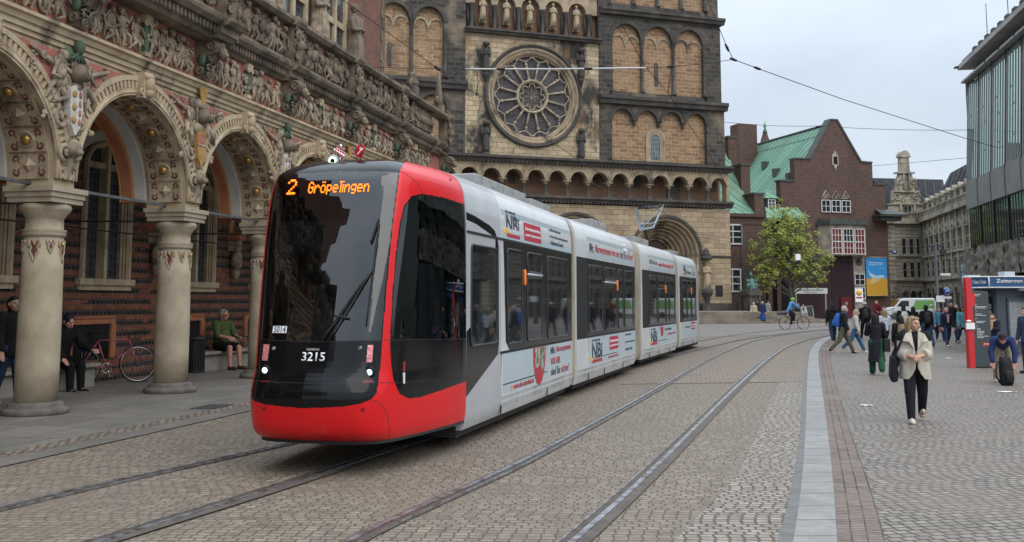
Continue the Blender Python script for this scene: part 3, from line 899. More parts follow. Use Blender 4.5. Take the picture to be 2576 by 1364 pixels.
# vault, back wall, floor of the gallery
BW = 2.75
g = G()
for k in range(K0, K1 + 1):
    x0 = SP * k - .14
    def vz(i, j, x0=x0):
        x = x0 + SP * i; y = .4 + (BW - .4) * j
        za = math.sqrt(max(0, 1 - ((j - .5) / .5) ** 2)) * 1.62
        zb = math.sqrt(max(0, 1 - ((i - .5) / .5) ** 2)) * 1.66
        return (x, y, 3.5 + max(za, zb))
    g.grid(vz, 20, 12)
g.build('vault', m_plaster, th_)
def trib():
    g = G()
    n = 20
    for mi, r0, w_ in ((0, .0, .16), (1, -.02, .05)):
        g.mi = mi
        pts = []
        for i in range(n + 1):
            t = PI * i / n; pts.append((.3 + (BW - .3) / 2 + (BW - .3) / 2 * math.cos(t), 3.44 + (1.58 + r0) * math.sin(t)))
        for i in range(n):
            (y0, z0), (y1, z1) = pts[i], pts[i + 1]
            vs = [(-w_, y0, z0), (w_, y0, z0), (w_, y0, z0 + .25), (-w_, y0, z0 + .25), (-w_, y1, z1), (w_, y1, z1), (w_, y1, z1 + .25), (-w_, y1, z1 + .25)]
            g.add(vs, [(0, 1, 5, 4), (1, 2, 6, 5), (3, 0, 4, 7)])
    g.mi = 0; g.box(-.2, .2, BW - .34, BW, 3.3, 3.48); g.mi = 2; g.box(-.14, .14, BW - .26, BW, 3.0, 3.3); g.sph((0, BW - .18, 2.75), (.16, .16, .28), 9, 8); g.sph((0, BW - .16, 2.42), (.1, .12, .16), 8, 6)
    return g.build('cross_rib', [m_orange, m_ochre, m_relief], th_)
tr = trib()
for k in range(K0, K1 + 2):
    c = tr if k == K0 else dup(tr, th_)
    c.location = (SP * k - .14 if k <= K1 else U1 - .3, 0, 0)
g = G()
WIN = [(SP * k + SP / 2 - .82, SP * k + SP / 2 + .82) for k in range(K0, K1 + 1)]
g.arcade(WIN, 2.15, 4.55, 7.0, BW, BW + .5, U0, U1, n=12, rise=.62)
g.box(U0, U1, BW, BW + .5, 0, 2.15)
g.box(U0, U1, BW + .5, 15, 0, 6.6)
g.build('banded_brick_wall', m_tbrick, th_)
def gothic_window():
    g = G(); hw = .82
    arcp = lambda h, r: [(-h * math.cos(PI * k / 12), 4.55 + h * r * math.sin(PI * k / 12)) for k in range(13)]
    out = [(-hw, 2.15)] + arcp(hw, .62) + [(hw, 2.15)]
    g.tube([(x, BW - .02, z) for x, z in out], .07, 6, smooth=False)
    g.tube([(x * .9, BW + .1, z - .05) for x, z in out], .05, 6, smooth=False)
    g.box(-hw - .16, hw + .16, BW - .12, BW + .3, 2.03, 2.16); g.box(-hw - .1, hw + .1, BW - .06, BW + .3, 1.92, 2.03)
    g.box(-.055, .055, BW - .02, BW + .22, 2.16, 5.02)
    for x in (-hw + .06, hw - .06): g.box(x - .05, x + .05, BW + .02, BW + .25, 2.16, 4.6)
    g.box(-hw, hw, BW + .04, BW + .2, 4.5, 4.62)
    f = g.build('tall_window', m_sand, th_)
    q = G(); q.prism([(-hw + .02, 2.16)] + [(x * .97, z) for x, z in arcp(hw, .62)] + [(hw - .02, 2.16)], BW + .18, BW + .21); q.build('leaded_panes', m_lead, f)
    return f
gw = gothic_window()
for k in range(K0, K1 + 1):
    c = gw if k == K0 else dup(gw, th_)
    c.location = (SP * k + SP / 2, 0, 0)
# tie rods
for k in range(K0, K1):
    g = G(); g.box(SP * k + .4, SP * k + SP - .3, -.03, .03, 3.44, 3.485); g.build('tie_rod', m_iron, th_)
    g = G(); g.tube([(SP * k, .5, 3.2), (SP * k, BW, 3.25)], .018, 6); g.tube([(SP * k, BW - .5, 3.12), (SP * k + SP, BW - .5, 3.12)], .016, 5); g.build('wall_tie', m_blackiron, th_)
# terracotta framed cellar grilles low in the wall
for k in range(K0, K1 + 1):
    x = SP * k + 1.5
    g = G(); g.mi = 0; g.box(x - .8, x + .8, BW - .06, BW, 1.22, 1.34); g.box(x - .75, x + .75, BW - .09, BW, 1.34, 1.38)
    for s in (-1, 1): g.box(x + s * .74 - .09, x + s * .74 + .09, BW - .06, BW, .5, 1.22)
    g.mi = 1; g.box(x - .65, x + .65, BW - .01, BW, .5, 1.22)
    for i in range(14): g.tube([(x - .6 + i * .092, BW - .03, .5), (x - .6 + i * .092, BW - .03, 1.2)], .012, 4)
    g.build('cellar_grille', [m_orange, m_blackiron], th_)
# upper storey set back behind the gallery
UE = TH_W.at(964, 100, BW)[0]
g = G(); g.box(U0, UE, BW + .004, 14.99, 6.998, 17); g.build('upper_storey', m_redbrick, th_)
g = G(); g.box(U0, U1, -.5, BW, 6.9, 6.99); g.box(UE - .02, UE + .03, BW - .06, BW + .4, 7, 17)
for i in range(22): g.box(UE - (.34 if i % 2 else .2), UE + .025, BW - .03, BW, 7 + i * .42, 7.4 + i * .42)
g.build('gallery_floor_and_quoins', m_grime, th_)
def upper_window():
    g = G()
    for x in (-.95, 0, .95): g.box(x - .09, x + .09, BW - .14, BW, 8.2, 14)
    g.box(-1.15, 1.15, BW - .2, BW, 8.0, 8.25); g.box(-1.05, 1.05, BW - .12, BW, 10.9, 11.1)
    f = g.build('upper_window', m_sand, th_)
    q = G(); q.box(-.95, .95, BW - .04, BW, 8.2, 14); q.build('leaded_panes', m_lead, f)
    return f
def statue_niche(parent, x, y, z, h, m, name='stone_statue'):
    """standing robed figure on a bracket"""
    g = G()
    g.lathe([(.06, -.35), (.12, -.28), (.2, -.12), (.26, -.05), (.28, 0), (.28, .06)], (0, 0, 0), 12)
    g.lathe([(.26, .06), (.27, .3), (.23, .8), (.2, 1.1), (.25, 1.35), (.22, 1.5), (.09, 1.58), (.075, 1.66)], (0, 0, 0), 14)
    g.sph((0, -.02, 1.76), (.105, .12, .14), 10, 8); g.sph((0, .03, 1.83), (.13, .13, .12), 10, 7); g.sph((0, -.06, 1.66), (.07, .07, .07), 8, 6)
    for s in (-1, 1):
        g.cap((s * .22, 0, 1.42), (s * .28, -.08, 1.12), .085, .07, 7); g.cap((s * .28, -.08, 1.12), (s * .08, -.24, 1.16), .065, .05, 7)
        g.cap((s * .14, -.2, .12), (s * .12, -.16, .9), .07, .06, 6)
    for i in range(9):
        a = -PI * (i + .5) / 9; g.cap((.25 * math.cos(a), .24 * math.sin(a), .08), (.19 * math.cos(a), .17 * math.sin(a), 1.0), .045, .03, 5)
    g.box(-.3, .3, .1, .3, -.3, .08)
    o = g.build(name, m, parent)
    o.location = (x, y, z); o.scale = (h / 1.9,) * 3
    return o
uw = upper_window()
sx = TH_W.at(893, 60, BW - .35)[0]; wx = TH_W.at(835, 60, BW)[0]; sx2 = TH_W.at(803, 40, BW - .35)[0]
uw.location = (wx, 0, 0)
for i in range(1, 6): c = dup(uw, th_); c.location = (wx - 3.3 * i, 0, 0)
for i, x in enumerate((sx, sx2, sx2 - 3.3, sx2 - 6.6)):
    statue_niche(th_, x, BW - .35, 9.6, 2.3, m_relief if i else m_grime)
# obelisks and urns on the gallery rail
for px, py in ((1040, 195), (1105, 240)):
    q = TH_W.at(px, py, -.6)
    g = G(); g.mi = 0; x = q[0]
    g.box(x - .18, x + .18, -.74, -.42, 8.06, 8.35)
    for s in (-1, 1): spiral(g, x + s * .18, 8.45, -.6, .16, 1.4, s, 0, .05)
    g.lathe([(.15, 8.35), (.2, 8.5), (.11, 8.62), (.13, 8.7), (.10, 8.8)] if px < 1100 else [(.2, 8.35), (.12, 8.5), (.13, 8.6), (.03, 9.5)], (x, -.58, 0), 10)
    g.build('rail_finial', m_grime, th_)

# ---- stone benches along the arcade wall
m_bench = plain('bench_stone', (.30, .27, .23), .8, col2=(.2, .18, .155), sc=3, bump=.3, col3=(.1, .09, .08), sc3=2, lo3=.55, hi3=.8)
def bench(u0, u1, lb):
    t = thing('stone_bench', lb, 'bench', TH_W.world((u0 + u1) / 2, 2.45), TH_W.rz, 'stone benches along the arcade wall')
    h = (u1 - u0) / 2
    g = G(); g.box(-h, h, -.36, .28, .40, .47); bevel(g.build('seat', m_bench, t), .012)
    g = G(); g.box(-h + .06, h - .06, -.26, .28, 0, .40); g.build('plinth', m_bench, t)
bu = TH_W.xy(gp(235, 965)); b2 = TH_W.xy(gp(520, 935))
bench(-5.5, 4.75, 'stone bench behind the nearest column where the dark clothed figure sits')
bench(8.75, 15.5, 'stone bench under the man in green shirt')
# ---- slatted litter bin against the wall
pb = gp(488, 938)
t = thing('litter_bin', 'black slatted metal litter bin beside the stone bench', 'litter bin', pb, TH_W.rz)
g = G()
for i in range(26):
    a = 2 * PI * i / 26; g.obox((.235 * math.cos(a), .235 * math.sin(a), .42), (.014, .04, .74), Matrix.Rotation(a, 3, 'Z'))
g.build('slats', m_blackiron, t)
g = G(); g.lathe([(.21, .04), (.215, .76)], n=20); g.build('liner', plain('bin_liner', (.01, .01, .012), .6), t)
g = G(); g.lathe([(.25, .76), (.26, .79), (.25, .84), (.2, .87), (.14, .87)], n=24); g.lathe([(.25, .02), (.25, .06)], n=24); g.build('rim', m_blackiron, t)
g = G(); g.T = Matrix.Translation((.1, -.21, .8)); g.sph((0, 0, 0), (.03, .01, .03), 8, 5); g.build('round_sticker', m_white, t)
# ================================================================ the cathedral's west front
CW = Wall(gp(1842, 806), 70.06)
rnd = random.Random(11)
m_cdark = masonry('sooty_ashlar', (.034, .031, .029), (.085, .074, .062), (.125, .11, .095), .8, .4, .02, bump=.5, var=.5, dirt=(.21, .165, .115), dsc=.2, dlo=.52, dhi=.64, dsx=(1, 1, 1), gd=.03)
m_ctan = masonry('brown_rubble', (.34, .21, .118), (.195, .12, .07), (.37, .275, .18), .78, .33, .03, bump=.7, var=.6, wob=.08, wsc=1.2, dirt=(.085, .062, .043), dsc=.28, dlo=.56, dhi=.74, dirt2=(.34, .25, .16), d2sc=.5, d2lo=.58, d2hi=.72, bias=-.05, gd=.04)
m_clight = masonry('pale_ashlar', (.50, .40, .265), (.34, .265, .175), (.17, .135, .10), 1.0, .42, .022, bump=.45, var=.5, dirt=(.045, .04, .036), dsc=.17, dlo=.515, dhi=.60, dsx=(1.4, 1, .8), dirt2=(.30, .17, .08), d2sc=.5, d2lo=.56, d2hi=.75, gd=.03)
m_clow = masonry('sandstone_blocks', (.40, .31, .205), (.28, .21, .138), (.16, .125, .09), 1.1, .45, .02, bump=.4, var=.5, dirt=(.075, .06, .045), dsc=.22, dlo=.53, dhi=.7, dsx=(.7, 1, 1.5), gd=.03)
m_cred = masonry('gallery_brown_wall', (.20, .115, .072), (.15, .088, .056), (.13, .09, .065), .8, .32, .012, bump=.4, var=.4, gd=.03)
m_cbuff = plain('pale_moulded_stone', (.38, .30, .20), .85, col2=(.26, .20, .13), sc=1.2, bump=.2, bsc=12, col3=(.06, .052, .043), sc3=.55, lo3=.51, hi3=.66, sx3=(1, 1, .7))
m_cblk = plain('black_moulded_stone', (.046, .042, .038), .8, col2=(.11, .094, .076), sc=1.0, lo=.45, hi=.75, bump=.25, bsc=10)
m_rglass = plain('rose_glass', (.20, .18, .19), .4, col2=(.07, .065, .075), sc=7, lo=.35, hi=.65, bump=.5, bsc=8)
m_bronze = plain('verdigris_bronze', (.10, .22, .19), .6, .3, col2=(.025, .05, .045), sc=6, lo=.4, hi=.65)
ca = thing('cathedral', 'cathedral west front with rose window, twin towers and dwarf arcade, half blackened by soot', 'cathedral', CW.P, CW.rz)
DP = 9.0
# lower storey with portals
g = G()
PORT = [(-18.25, -11.65), (-9.65, -3.05)]
PC = [(-14.95, 5.75, 3.3), (-6.35, 5.55, 3.3)]
g.arcade([(-28.5, -21.9)] + PORT, 0, 5.6, 9.75, 0, 1.0, -38, 0, n=28)
g.box(-38, 0, 2.9, DP, 0, 10.0)
g.build('lower_wall', m_clow, ca)
for (l, r) in [(-28.5, -21.9)] + PORT:
    c = (l + r) / 2
    g = G(); h = 3.3
    g.mi = 1; g.arc(c, 5.6, 3.28, 3.5, 0, PI, -.14, 0, 30)
    g.mi = 0
    for i in range(7):
        r1 = 3.3 - i * .26; r0 = r1 - .27; v = .12 + i * .36
        g.arc(c, 5.6, r0, r1 + .02, 0, PI, v, v + .42, 28)
        g.tube([(c + (r0 + .06) * math.cos(PI * k / 28), v, 5.6 + (r0 + .06) * math.sin(PI * k / 28)) for k in range(29)], .085, 6)
        for s in (-1, 1):
            g.box(min(c + s * r0, c + s * (r1 + .02)), max(c + s * r0, c + s * (r1 + .02)), v, v + .42, 0, 5.6)
            g.tube([(c + s * (r0 + .06), v, 1.0), (c + s * (r0 + .06), v, 5.2)], .085, 8)
    g.build('portal_orders', [m_cbuff, m_cblk], ca)
    g = G(); g.box(c - 1.6, c + 1.6, 2.75, 2.95, 0, 7.6); g.build('portal_door', m_bronze, ca)
# string courses and ledges: (z, height, projection, from, to, dark)
def ledge(z, h, p, a, b, m, v0=.4):
    g = G(); g.sweep([(v0, z - h), (-p * .4, z - h), (-p * .6, z - h * .6), (-p, z - h * .45), (-p, z - h * .08), (v0, z + .12)], a, b)
    return g.build('ledge', m, ca)
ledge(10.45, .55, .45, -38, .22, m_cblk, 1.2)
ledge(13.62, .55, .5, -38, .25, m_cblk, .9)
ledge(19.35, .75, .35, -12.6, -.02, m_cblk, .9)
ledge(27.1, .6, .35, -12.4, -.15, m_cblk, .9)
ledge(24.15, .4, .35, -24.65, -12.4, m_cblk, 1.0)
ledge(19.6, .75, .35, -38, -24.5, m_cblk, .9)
ledge(5.62, .16, .1, -3.05, .02, m_cblk, .1)
g = G()
u = -37.8
while u < .1:
    g.box(u, u + .16, -.28, -.02, 13.0, 13.12); g.box(u, u + .16, -.28, -.02, 9.82, 9.95); u += .34
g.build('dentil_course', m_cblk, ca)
# dwarf gallery
cols = [-1.98 - 1.935 * k for k in range(0, 19)]
g = G()
bays = [(c + .2 - 1.935, c - .2) for c in cols[::-1]][1:] + [(cols[0] + .2, cols[0] + .2 + 1.535)]
bays = [b for b in bays if b[0] > -38]
g.arcade(bays, 11.72, 11.78, 13.15, .05, .8, -38, 0, n=14)
g.box(-.25, 0, .05, .8, 10.4, 11.72)
g.box(-38, 0, 1.5, DP, 10.4, 13.5)
g.build('dwarf_gallery', m_cbuff, ca)
g = G(); g.box(-37.9, -.2, 1.42, 1.52, 10.4, 13.2); g.build('gallery_back_wall', m_cred, ca)
g = G()
for (l, r) in bays:
    c = (l + r) / 2; h = (r - l) / 2
    g.tube([(c - h * 1.04 * math.cos(PI * k / 14), .04, 11.78 + h * 1.04 * math.sin(PI * k / 14)) for k in range(15)], .07, 6)
g.build('gallery_arch_mouldings', m_cbuff, ca)
def gcol():
    g = G(); g.mi = 1
    g.lathe([(.3, 0), (.3, .12), (.2, .2), (.13, .26), (.125, .95), (.15, 1.0)], n=12)
    g.mi = 0; g.lathe([(.13, 1.0), (.17, 1.06), (.2, 1.18), (.26, 1.24)], n=12); g.box(-.28, .28, -.33, .38, 1.24, 1.36)
    return g.build('gallery_column', [m_cbuff, m_cblk], ca)
gc = gcol()
for i, c in enumerate(cols):
    o = gc if i == 0 else dup(gc, ca)
    o.location = (c, .4, 10.42)
for i, (l, r) in enumerate(bays):
    if i % 3 != 1:
        g = G(); c = (l + r) / 2 + .3; g.box(c - .28, c + .28, 1.36, 1.43, 11.5, 12.3); g.build('gallery_slit', m_cred if i % 2 else m_cblk, ca)
dk = bays[-3]; g = G(); g.box(dk[0] + .15, dk[1] - .1, 1.3, 1.43, 10.42, 12.4); g.build('gallery_doorway', m_cblk, ca)
# towers: dark frame with brown recessed panels
def stage(z0, z1, bays, zb, zs, u0, u1, dv, twin=True, corbel=False, top=None):
    g = G()
    ea, eb = bays[0][0], bays[-1][1]
    g.arcade(bays, zs, zs + .02, z1, .25, .7, ea - .35, eb + .35, n=16)
    g.box(u0, ea - .34, .25, .72, z0, z1); g.box(eb + .34, u1, .25, .72, z0, z1)
    g.box(ea - .35, ea, .25, .7, z0, zs); g.box(eb, eb + .35, .25, .7, z0, zs)
    g.box(ea - .36, eb + .36, .25, .7, z0, zb)
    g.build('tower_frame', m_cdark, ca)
    q = G(); q.box(u0 + .1, u1 - .02, .64, DP, z0 + .01, z1 - .01); q.build('tower_panels', m_ctan, ca)
    q = G(); q.mi = 0
    for (l, r) in bays:
        c = (l + r) / 2; h = (r - l) / 2
        q.arc(c, zs, h, h + .28, 0, PI, .19, .25, 18)
        q.tube([(c - h * .99 * math.cos(PI * k / 16), .24, zs + h * .99 * math.sin(PI * k / 16)) for k in range(17)], .06, 6)
    if not corbel:
        for i in range(len(bays) - 1):
            c = (bays[i][1] + bays[i + 1][0]) / 2
            q.lathe([(.26, zb), (.24, zb + .2), (.15, zb + .3), (.14, zs - .5), (.17, zs - .45), (.24, zs - .05), (.27, zs)], (c, .42, 0), 12)
        c = eb + .1; q.lathe([(.26, zb), (.15, zb + .3), (.14, zs - .8), (.2, zs - .5)], (c, .3, 0), 12)
    else:
        for i in range(len(bays) - 1):
            c = (bays[i][1] + bays[i + 1][0]) / 2
            q.lathe([(.03, zs - .5), (.12, zs - .3), (.2, zs)], (c, .45, 0), 10)
    q.build('arch_mouldings', m_cblk, ca)
    if twin:
        q = G()
        for (l, r) in bays:
            c = (l + r) / 2; h = (r - l) / 4
            for s in (-1, 1): q.arc(c + s * h, zs - .25, h - .17, h + .02, 0, PI, .54, .64, 12)
            q.prism([(c - .1, zs - .25), (c + .1, zs - .25), (c, zs - .75)], .54, .64)
        q.build('twin_arch_tracery', m_cbuff, ca)
hiR = [(-11.2, -8.45), (-8.1, -5.35), (-4.95, -2.2)]
loR = [(-11.32, -9.28), (-8.92, -6.88), (-6.52, -4.48), (-4.12, -2.02)]
stage(19.3, 27.0, hiR, 19.75, 24.5, -12.5, -.42, 0)
stage(13.5, 19.2, loR, 13.75, 17.25, -12.5, -.18, 0, twin=False, corbel=True)
topR = [(-11.3, -9.2), (-8.9, -6.8), (-6.5, -4.4), (-4.1, -2.0)]
stage(27.0, 36, topR, 27.6, 32, -12.5, -.6, 0)
hiL = [(-37.4, -35.2), (-34.9, -32.3), (-31.9, -29.3), (-28.9, -26.4)]
stage(19.5, 27.0, hiL, 19.75, 24.4, -38, -24.55, 0)
stage(13.5, 19.4, [(-36.5, -34.2), (-33.8, -31.5), (-31.1, -28.8), (-28.4, -26.1)], 13.75, 17.25, -38, -24.55, 0, twin=False, corbel=True)
stage(27.0, 36, [(-36.5, -34.2), (-33.8, -31.5), (-31.1, -28.8), (-28.4, -26.1)], 27.6, 32, -38, -24.55, 0)
# slits and the round-headed window
g = G(); g.box(-6.95, -6.6, .56, .66, 20.6, 22.6); g.box(-31, -30.7, .56, .66, 20.5, 22.4); g.build('tower_slit', m_cblk, ca)
g = G(); c = -6.98
for i, (rr, v) in enumerate(((.95, .5), (.78, .54), (.62, .58))):
    g.arc(c, 15.75, rr - .17, rr, 0, PI, v, v + .12, 16)
    for s in (-1, 1): g.box(min(c + s * (rr - .17), c + s * rr), max(c + s * (rr - .17), c + s * rr), v, v + .12, 13.9, 15.75)
g.box(c - 1, c + 1, .45, .66, 13.75, 13.92)
wf = g.build('tower_window', m_cbuff, ca)
m_cwin = leaded('tower_glass', (.3, .32, .34), .28, .42, (.05, .06, .075))
g = G(); g.prism([(c - .45, 13.92)] + [(c - .45 * math.cos(PI * k / 12), 15.75 + .45 * math.sin(PI * k / 12)) for k in range(13)] + [(c + .45, 13.92)], .62, .65); g.build('leaded_panes', m_cwin, wf)
# centre: pale wall and the rose
RX, RZ, RR = -18.55, 18.8, 4.35
g = G()
n = 48
ring = [(RX - 3.72 * math.cos(PI * k / (n // 2)), RZ + 3.72 * math.sin(PI * k / (n // 2))) for k in range(n // 2 + 1)]
ring2 = [(RX - 3.72 * math.cos(PI * k / (n // 2)), RZ - 3.72 * math.sin(PI * k / (n // 2))) for k in range(n // 2 + 1)]
h = len(ring) // 2
g.prism([(-24.55, RZ)] + ring[:h + 1] + [(RX, 23.9), (-24.55, 23.9)], .3, 1.2)
g.prism(ring[h:] + [(-12.5, RZ), (-12.5, 23.9), (RX, 23.9)], .3, 1.2)
g.prism([(-24.55, 13.5), (RX, 13.5)] + ring2[:h + 1][::-1] + [(-24.55, RZ)], .3, 1.2)
g.prism([(RX, 13.5), (-12.5, 13.5), (-12.5, RZ)] + ring2[h:][::-1], .3, 1.2)
g.build('rose_wall', m_clight, ca)
g = G()
g.mi = 1; g.arc(RX, RZ, 4.12, 4.4, 0, 2 * PI, .12, .3, 64)
g.mi = 0; g.arc(RX, RZ, 3.85, 4.12, 0, 2 * PI, .2, .4, 64); g.arc(RX, RZ, 3.6, 3.86, 0, 2 * PI, .36, .7, 64); g.arc(RX, RZ, 3.44, 3.62, 0, 2 * PI, .55, 1.0, 64)
for rr, v, t in ((4.28, .12, .09), (3.98, .2, .08), (3.72, .36, .07)):
    g.mi = 1 if rr > 4.2 else 0
    g.tube([(RX + rr * math.cos(2 * PI * k / 64), v, RZ + rr * math.sin(2 * PI * k / 64)) for k in range(64)], t, 6, closed=True)
rs = g.build('rose_window', [m_cbuff, m_cblk], ca)
g = G()
g.arc(RX, RZ, 1.22, 1.45, 0, 2 * PI, .5, .85, 40)
g.tube([(RX + 1.36 * math.cos(2 * PI * k / 40), .5, RZ + 1.36 * math.sin(2 * PI * k / 40)) for k in range(40)], .09, 6, closed=True)
NP = 16
for i in range(NP):
    a = 2 * PI * (i + .5) / NP + PI / 2
    ct, st = math.cos(a), math.sin(a)
    g.tube([(RX + 1.4 * ct, .62, RZ + 1.4 * st), (RX + 2.75 * ct, .62, RZ + 2.75 * st)], .085, 8)
    g.sph((RX + 2.75 * ct, .6, RZ + 2.75 * st), .14, 8, 6); g.sph((RX + 1.5 * ct, .6, RZ + 1.5 * st), .12, 8, 6)
    b = 2 * PI * i / NP + PI / 2
    cb_, sb = math.cos(b), math.sin(b)
    hw = 2.85 * math.sin(PI / NP)
    # trefoil head of each light
    for off, rad, mid in ((-.34, .24, 2.85), (0, .27, 3.08), (.34, .24, 2.85)):
        cx_ = RX + mid * cb_ - off * sb; cz_ = RZ + mid * sb + off * cb_
        base = b + {-.34: -1.3, 0: 0, .34: 1.3}[off]
        pts = [(cx_ + rad * math.cos(base + t), .58, cz_ + rad * math.sin(base + t)) for t in [(-1.35 + 2.7 * k / 9) for k in range(10)]]
        g.tube(pts, .06, 6)
    # small foil of the centre
    if i % 2 == 0:
        cx_, cz_ = RX + .86 * cb_, RZ + .86 * sb
        g.tube([(cx_ + .25 * math.cos(b + t), .6, cz_ + .25 * math.sin(b + t)) for t in [(-2 + 4 * k / 10) for k in range(11)]], .05, 6)
        g.tube([(RX, .72, RZ), (RX + .7 * cb_, .72, RZ + .7 * sb)], .018, 5)
for k in range(10): g.tube([(RX - 1.2, .76, RZ - 1.1 + .24 * k), (RX + 1.2, .76, RZ - 1.1 + .24 * k)], .01, 4)
g.build('tracery', plain('tracery_stone', (.40, .33, .24), .8, col2=(.24, .19, .135), sc=1.5, bump=.2, bsc=12), rs)
g = G(); g.lathe([(0, 0), (3.5, 0)], n=48); g.T = None
g.v = [(RX + x, .82, RZ + y) for x, y, z in g.v]
g.build('glass', m_rglass, rs)
# four dark corner figures
for px, py in ((1222, 175), (1462, 190), (1222, 375), (1462, 392)):
    q = CW.at(px, py, .1)
    statue_niche(ca, q[0], .05, q[1], 2.15, m_cblk, 'winged_figure')
    for s in (-1, 1):
        g = G(); g.sph((q[0] + s * .28, .12, q[1] + 1.5), (.17, .1, .5), 8, 7); g.build('wing', m_cblk, ca)
    g = G(); g.sph((q[0], -.05, q[1] + 2.15), (.34, .3, .22), 8, 6); g.lathe([(.02, q[1] - 1.1), (.22, q[1] - .5), (.3, q[1] - .3)], (q[0], .1, 0), 8)
    g.build('canopy', m_cblk, ca)
# statue gallery over the rose
g = G()
sc = [-23.97, -21.95, -19.82, -17.65, -15.5, -13.35]
bays = [(sc[i] + .26, sc[i + 1] - .26) for i in range(5)]
g.arcade(bays, 26.3, 26.4, 30, .4, .9, -24.5, -12.55, n=14); g.box(-24.5, -12.55, .9, DP, 24.1, 36); g.box(-24.5, -12.55, .35, 1, 30, 36)
g.build('statue_gallery', m_cbuff, ca)
g = G(); g.box(-24.45, -12.6, .84, .91, 24.1, 29); g.build('statue_gallery_wall', m_cred, ca)
for i, c in enumerate(sc):
    g = G(); g.lathe([(.3, 24.12), (.3, 24.3), (.16, 24.45), (.15, 25.7), (.2, 25.8), (.28, 26.2), (.32, 26.32)], (c, .45, 0), 12)
    g.lathe([(.1, 24.3), (.09, 26.2)], (c - .28, .6, 0), 8); g.lathe([(.1, 24.3), (.09, 26.2)], (c + .28, .6, 0), 8)
    g.build('gallery_pier', m_cblk, ca)
for c in (-23.0, -20.9, -18.8, -16.65, -14.5): statue_niche(ca, c, .45, 25.05, 1.95, m_cbuff, 'gallery_saint')
# statue by the portal with canopy, plaque, corner plinth
q = CW.at(1778, 726, -.3)
statue_niche(ca, q[0], -.35, q[1], 2.35, m_cbuff, 'portal_saint')
g = G()
for i in range(3): g.lathe([(.55 - .14 * i, q[1] + 2.5 + .3 * i), (.5 - .14 * i, q[1] + 2.75 + .3 * i), (.3 - .12 * i, q[1] + 2.95 + .3 * i)], (q[0], -.3, 0), 8)
g.lathe([(.5, q[1] - .05), (.45, q[1] - .5), (.22, q[1] - .8), (.2, q[1] - 1.6), (.35, q[1] - 1.8), (.35, 0)], (q[0], -.4, 0), 10)
g.build('saint_canopy_and_plinth', m_cblk, ca)
p1, p2 = CW.at(1800, 718), CW.at(1818, 746)
g = G(); g.box(p1[0], p2[0], -.05, 0, p2[1], p1[1]); g.build('plaque', m_blackiron, ca)
g = G(); g.box(-3.2, .45, -.5, 0, 0, 1.5); g.box(-3.4, .7, -.8, -.002, 0, .75); g.build('corner_plinth', m_cblk, ca)

# ---- broad steps in front of the church
sx0 = CW.xy(gp(1850, 815)); sx1 = CW.xy(gp(1992, 811))
m_steps = plain('step_sandstone', (.24, .2, .155), .85, col2=(.15, .125, .1), sc=.8, bump=.3, col3=(.08, .07, .06), sc3=.5, lo3=.5, hi3=.75, sx3=(1, 1, 3))
g = G()
for i in range(5):
    g.box(-30, .8 - .35 * i, sx0[1] + .4 * i, sx0[1] + .4 * i + 9, -.1, .17 * (i + 1))
o = g.build('church_steps', m_steps); o.location = CW.P; o.rotation_euler = (0, 0, CW.rz); tag(o, 'worn sandstone steps leading up to the cathedral behind the tram', 'steps')
# handrail on the steps
t = thing('stair_handrail', 'dark iron handrail climbing the cathedral steps beside the statue', 'handrail', CW.world(-3.2, sx0[1] + 3.2), CW.rz)
g = G()
for y in (0, 1.6, 3.2): g.tube([(0, y, .6), (0, y, 1.75 + y * .28)], .035, 6)
g.build('posts', m_blackiron, t); g = G(); g.tube([(0, -.3, 1.6), (0, 0, 1.75), (0, 3.4, 2.7)], .045, 6); g.tube([(0, 0, 1.2), (0, 3.4, 2.15)], .025, 6); g.build('rail', m_blackiron, t)
# ---- bronze monument on a stone pedestal
pm = gp(1868, 806); pm = CW.world(CW.xy(pm)[0], CW.xy(pm)[1] - 1.5)
k_ = (pm.y) / 2600
t = thing('bronze_monument', 'green bronze seated group on a tall dark stone pedestal by the church corner', 'monument', pm, CW.rz)
g = G(); hb = 78 * k_
for s0, s1, w_ in ((0, .10, .80), (.10, .2, .66), (.2, .8, .46), (.8, .88, .6), (.88, 1.0, .5)): g.box(-w_ * 32 * k_, w_ * 32 * k_, -w_ * 32 * k_, w_ * 32 * k_, s0 * hb + (.003 if s0 else 0), s1 * hb)
for s in (-1, 1): g.box(s * 13 * k_ - 2.5 * k_, s * 13 * k_ + 2.5 * k_, -17 * k_, -14 * k_, .2 * hb, .78 * hb)
g.build('pedestal', plain('pedestal_stone', (.075, .065, .055), .8, col2=(.2, .165, .12), sc=1.2, lo=.5, hi=.75, bump=.2), t)
g = G()
u_ = k_
g.T = Matrix.Translation((0, 0, hb)) @ Matrix.Scale(u_, 4)
g.lathe([(15, 0), (14, 4), (11, 12), (9, 20), (8, 24), (3, 27)], n=12); g.sph((0, 0, 30), (4, 4, 5), 10, 8); g.lathe([(7, 33), (3, 38), (.5, 46)], n=10)
for s in (-1, 1):
    g.cap((s * 7, 0, 23), (s * 14, -3, 19), 3, 2.4); g.cap((s * 14, -3, 19), (s * 16, -4, 26), 2.2, 1.6); g.cap((s * 5, -6, 10), (s * 8, -12, 8), 4, 3); g.cap((s * 8, -12, 8), (s * 9, -12, 0), 3, 2.4)
    g.sph((s * 11, -3, 8), (5, 5, 8), 9, 7)
g.build('seated_figure', m_bronze, t)
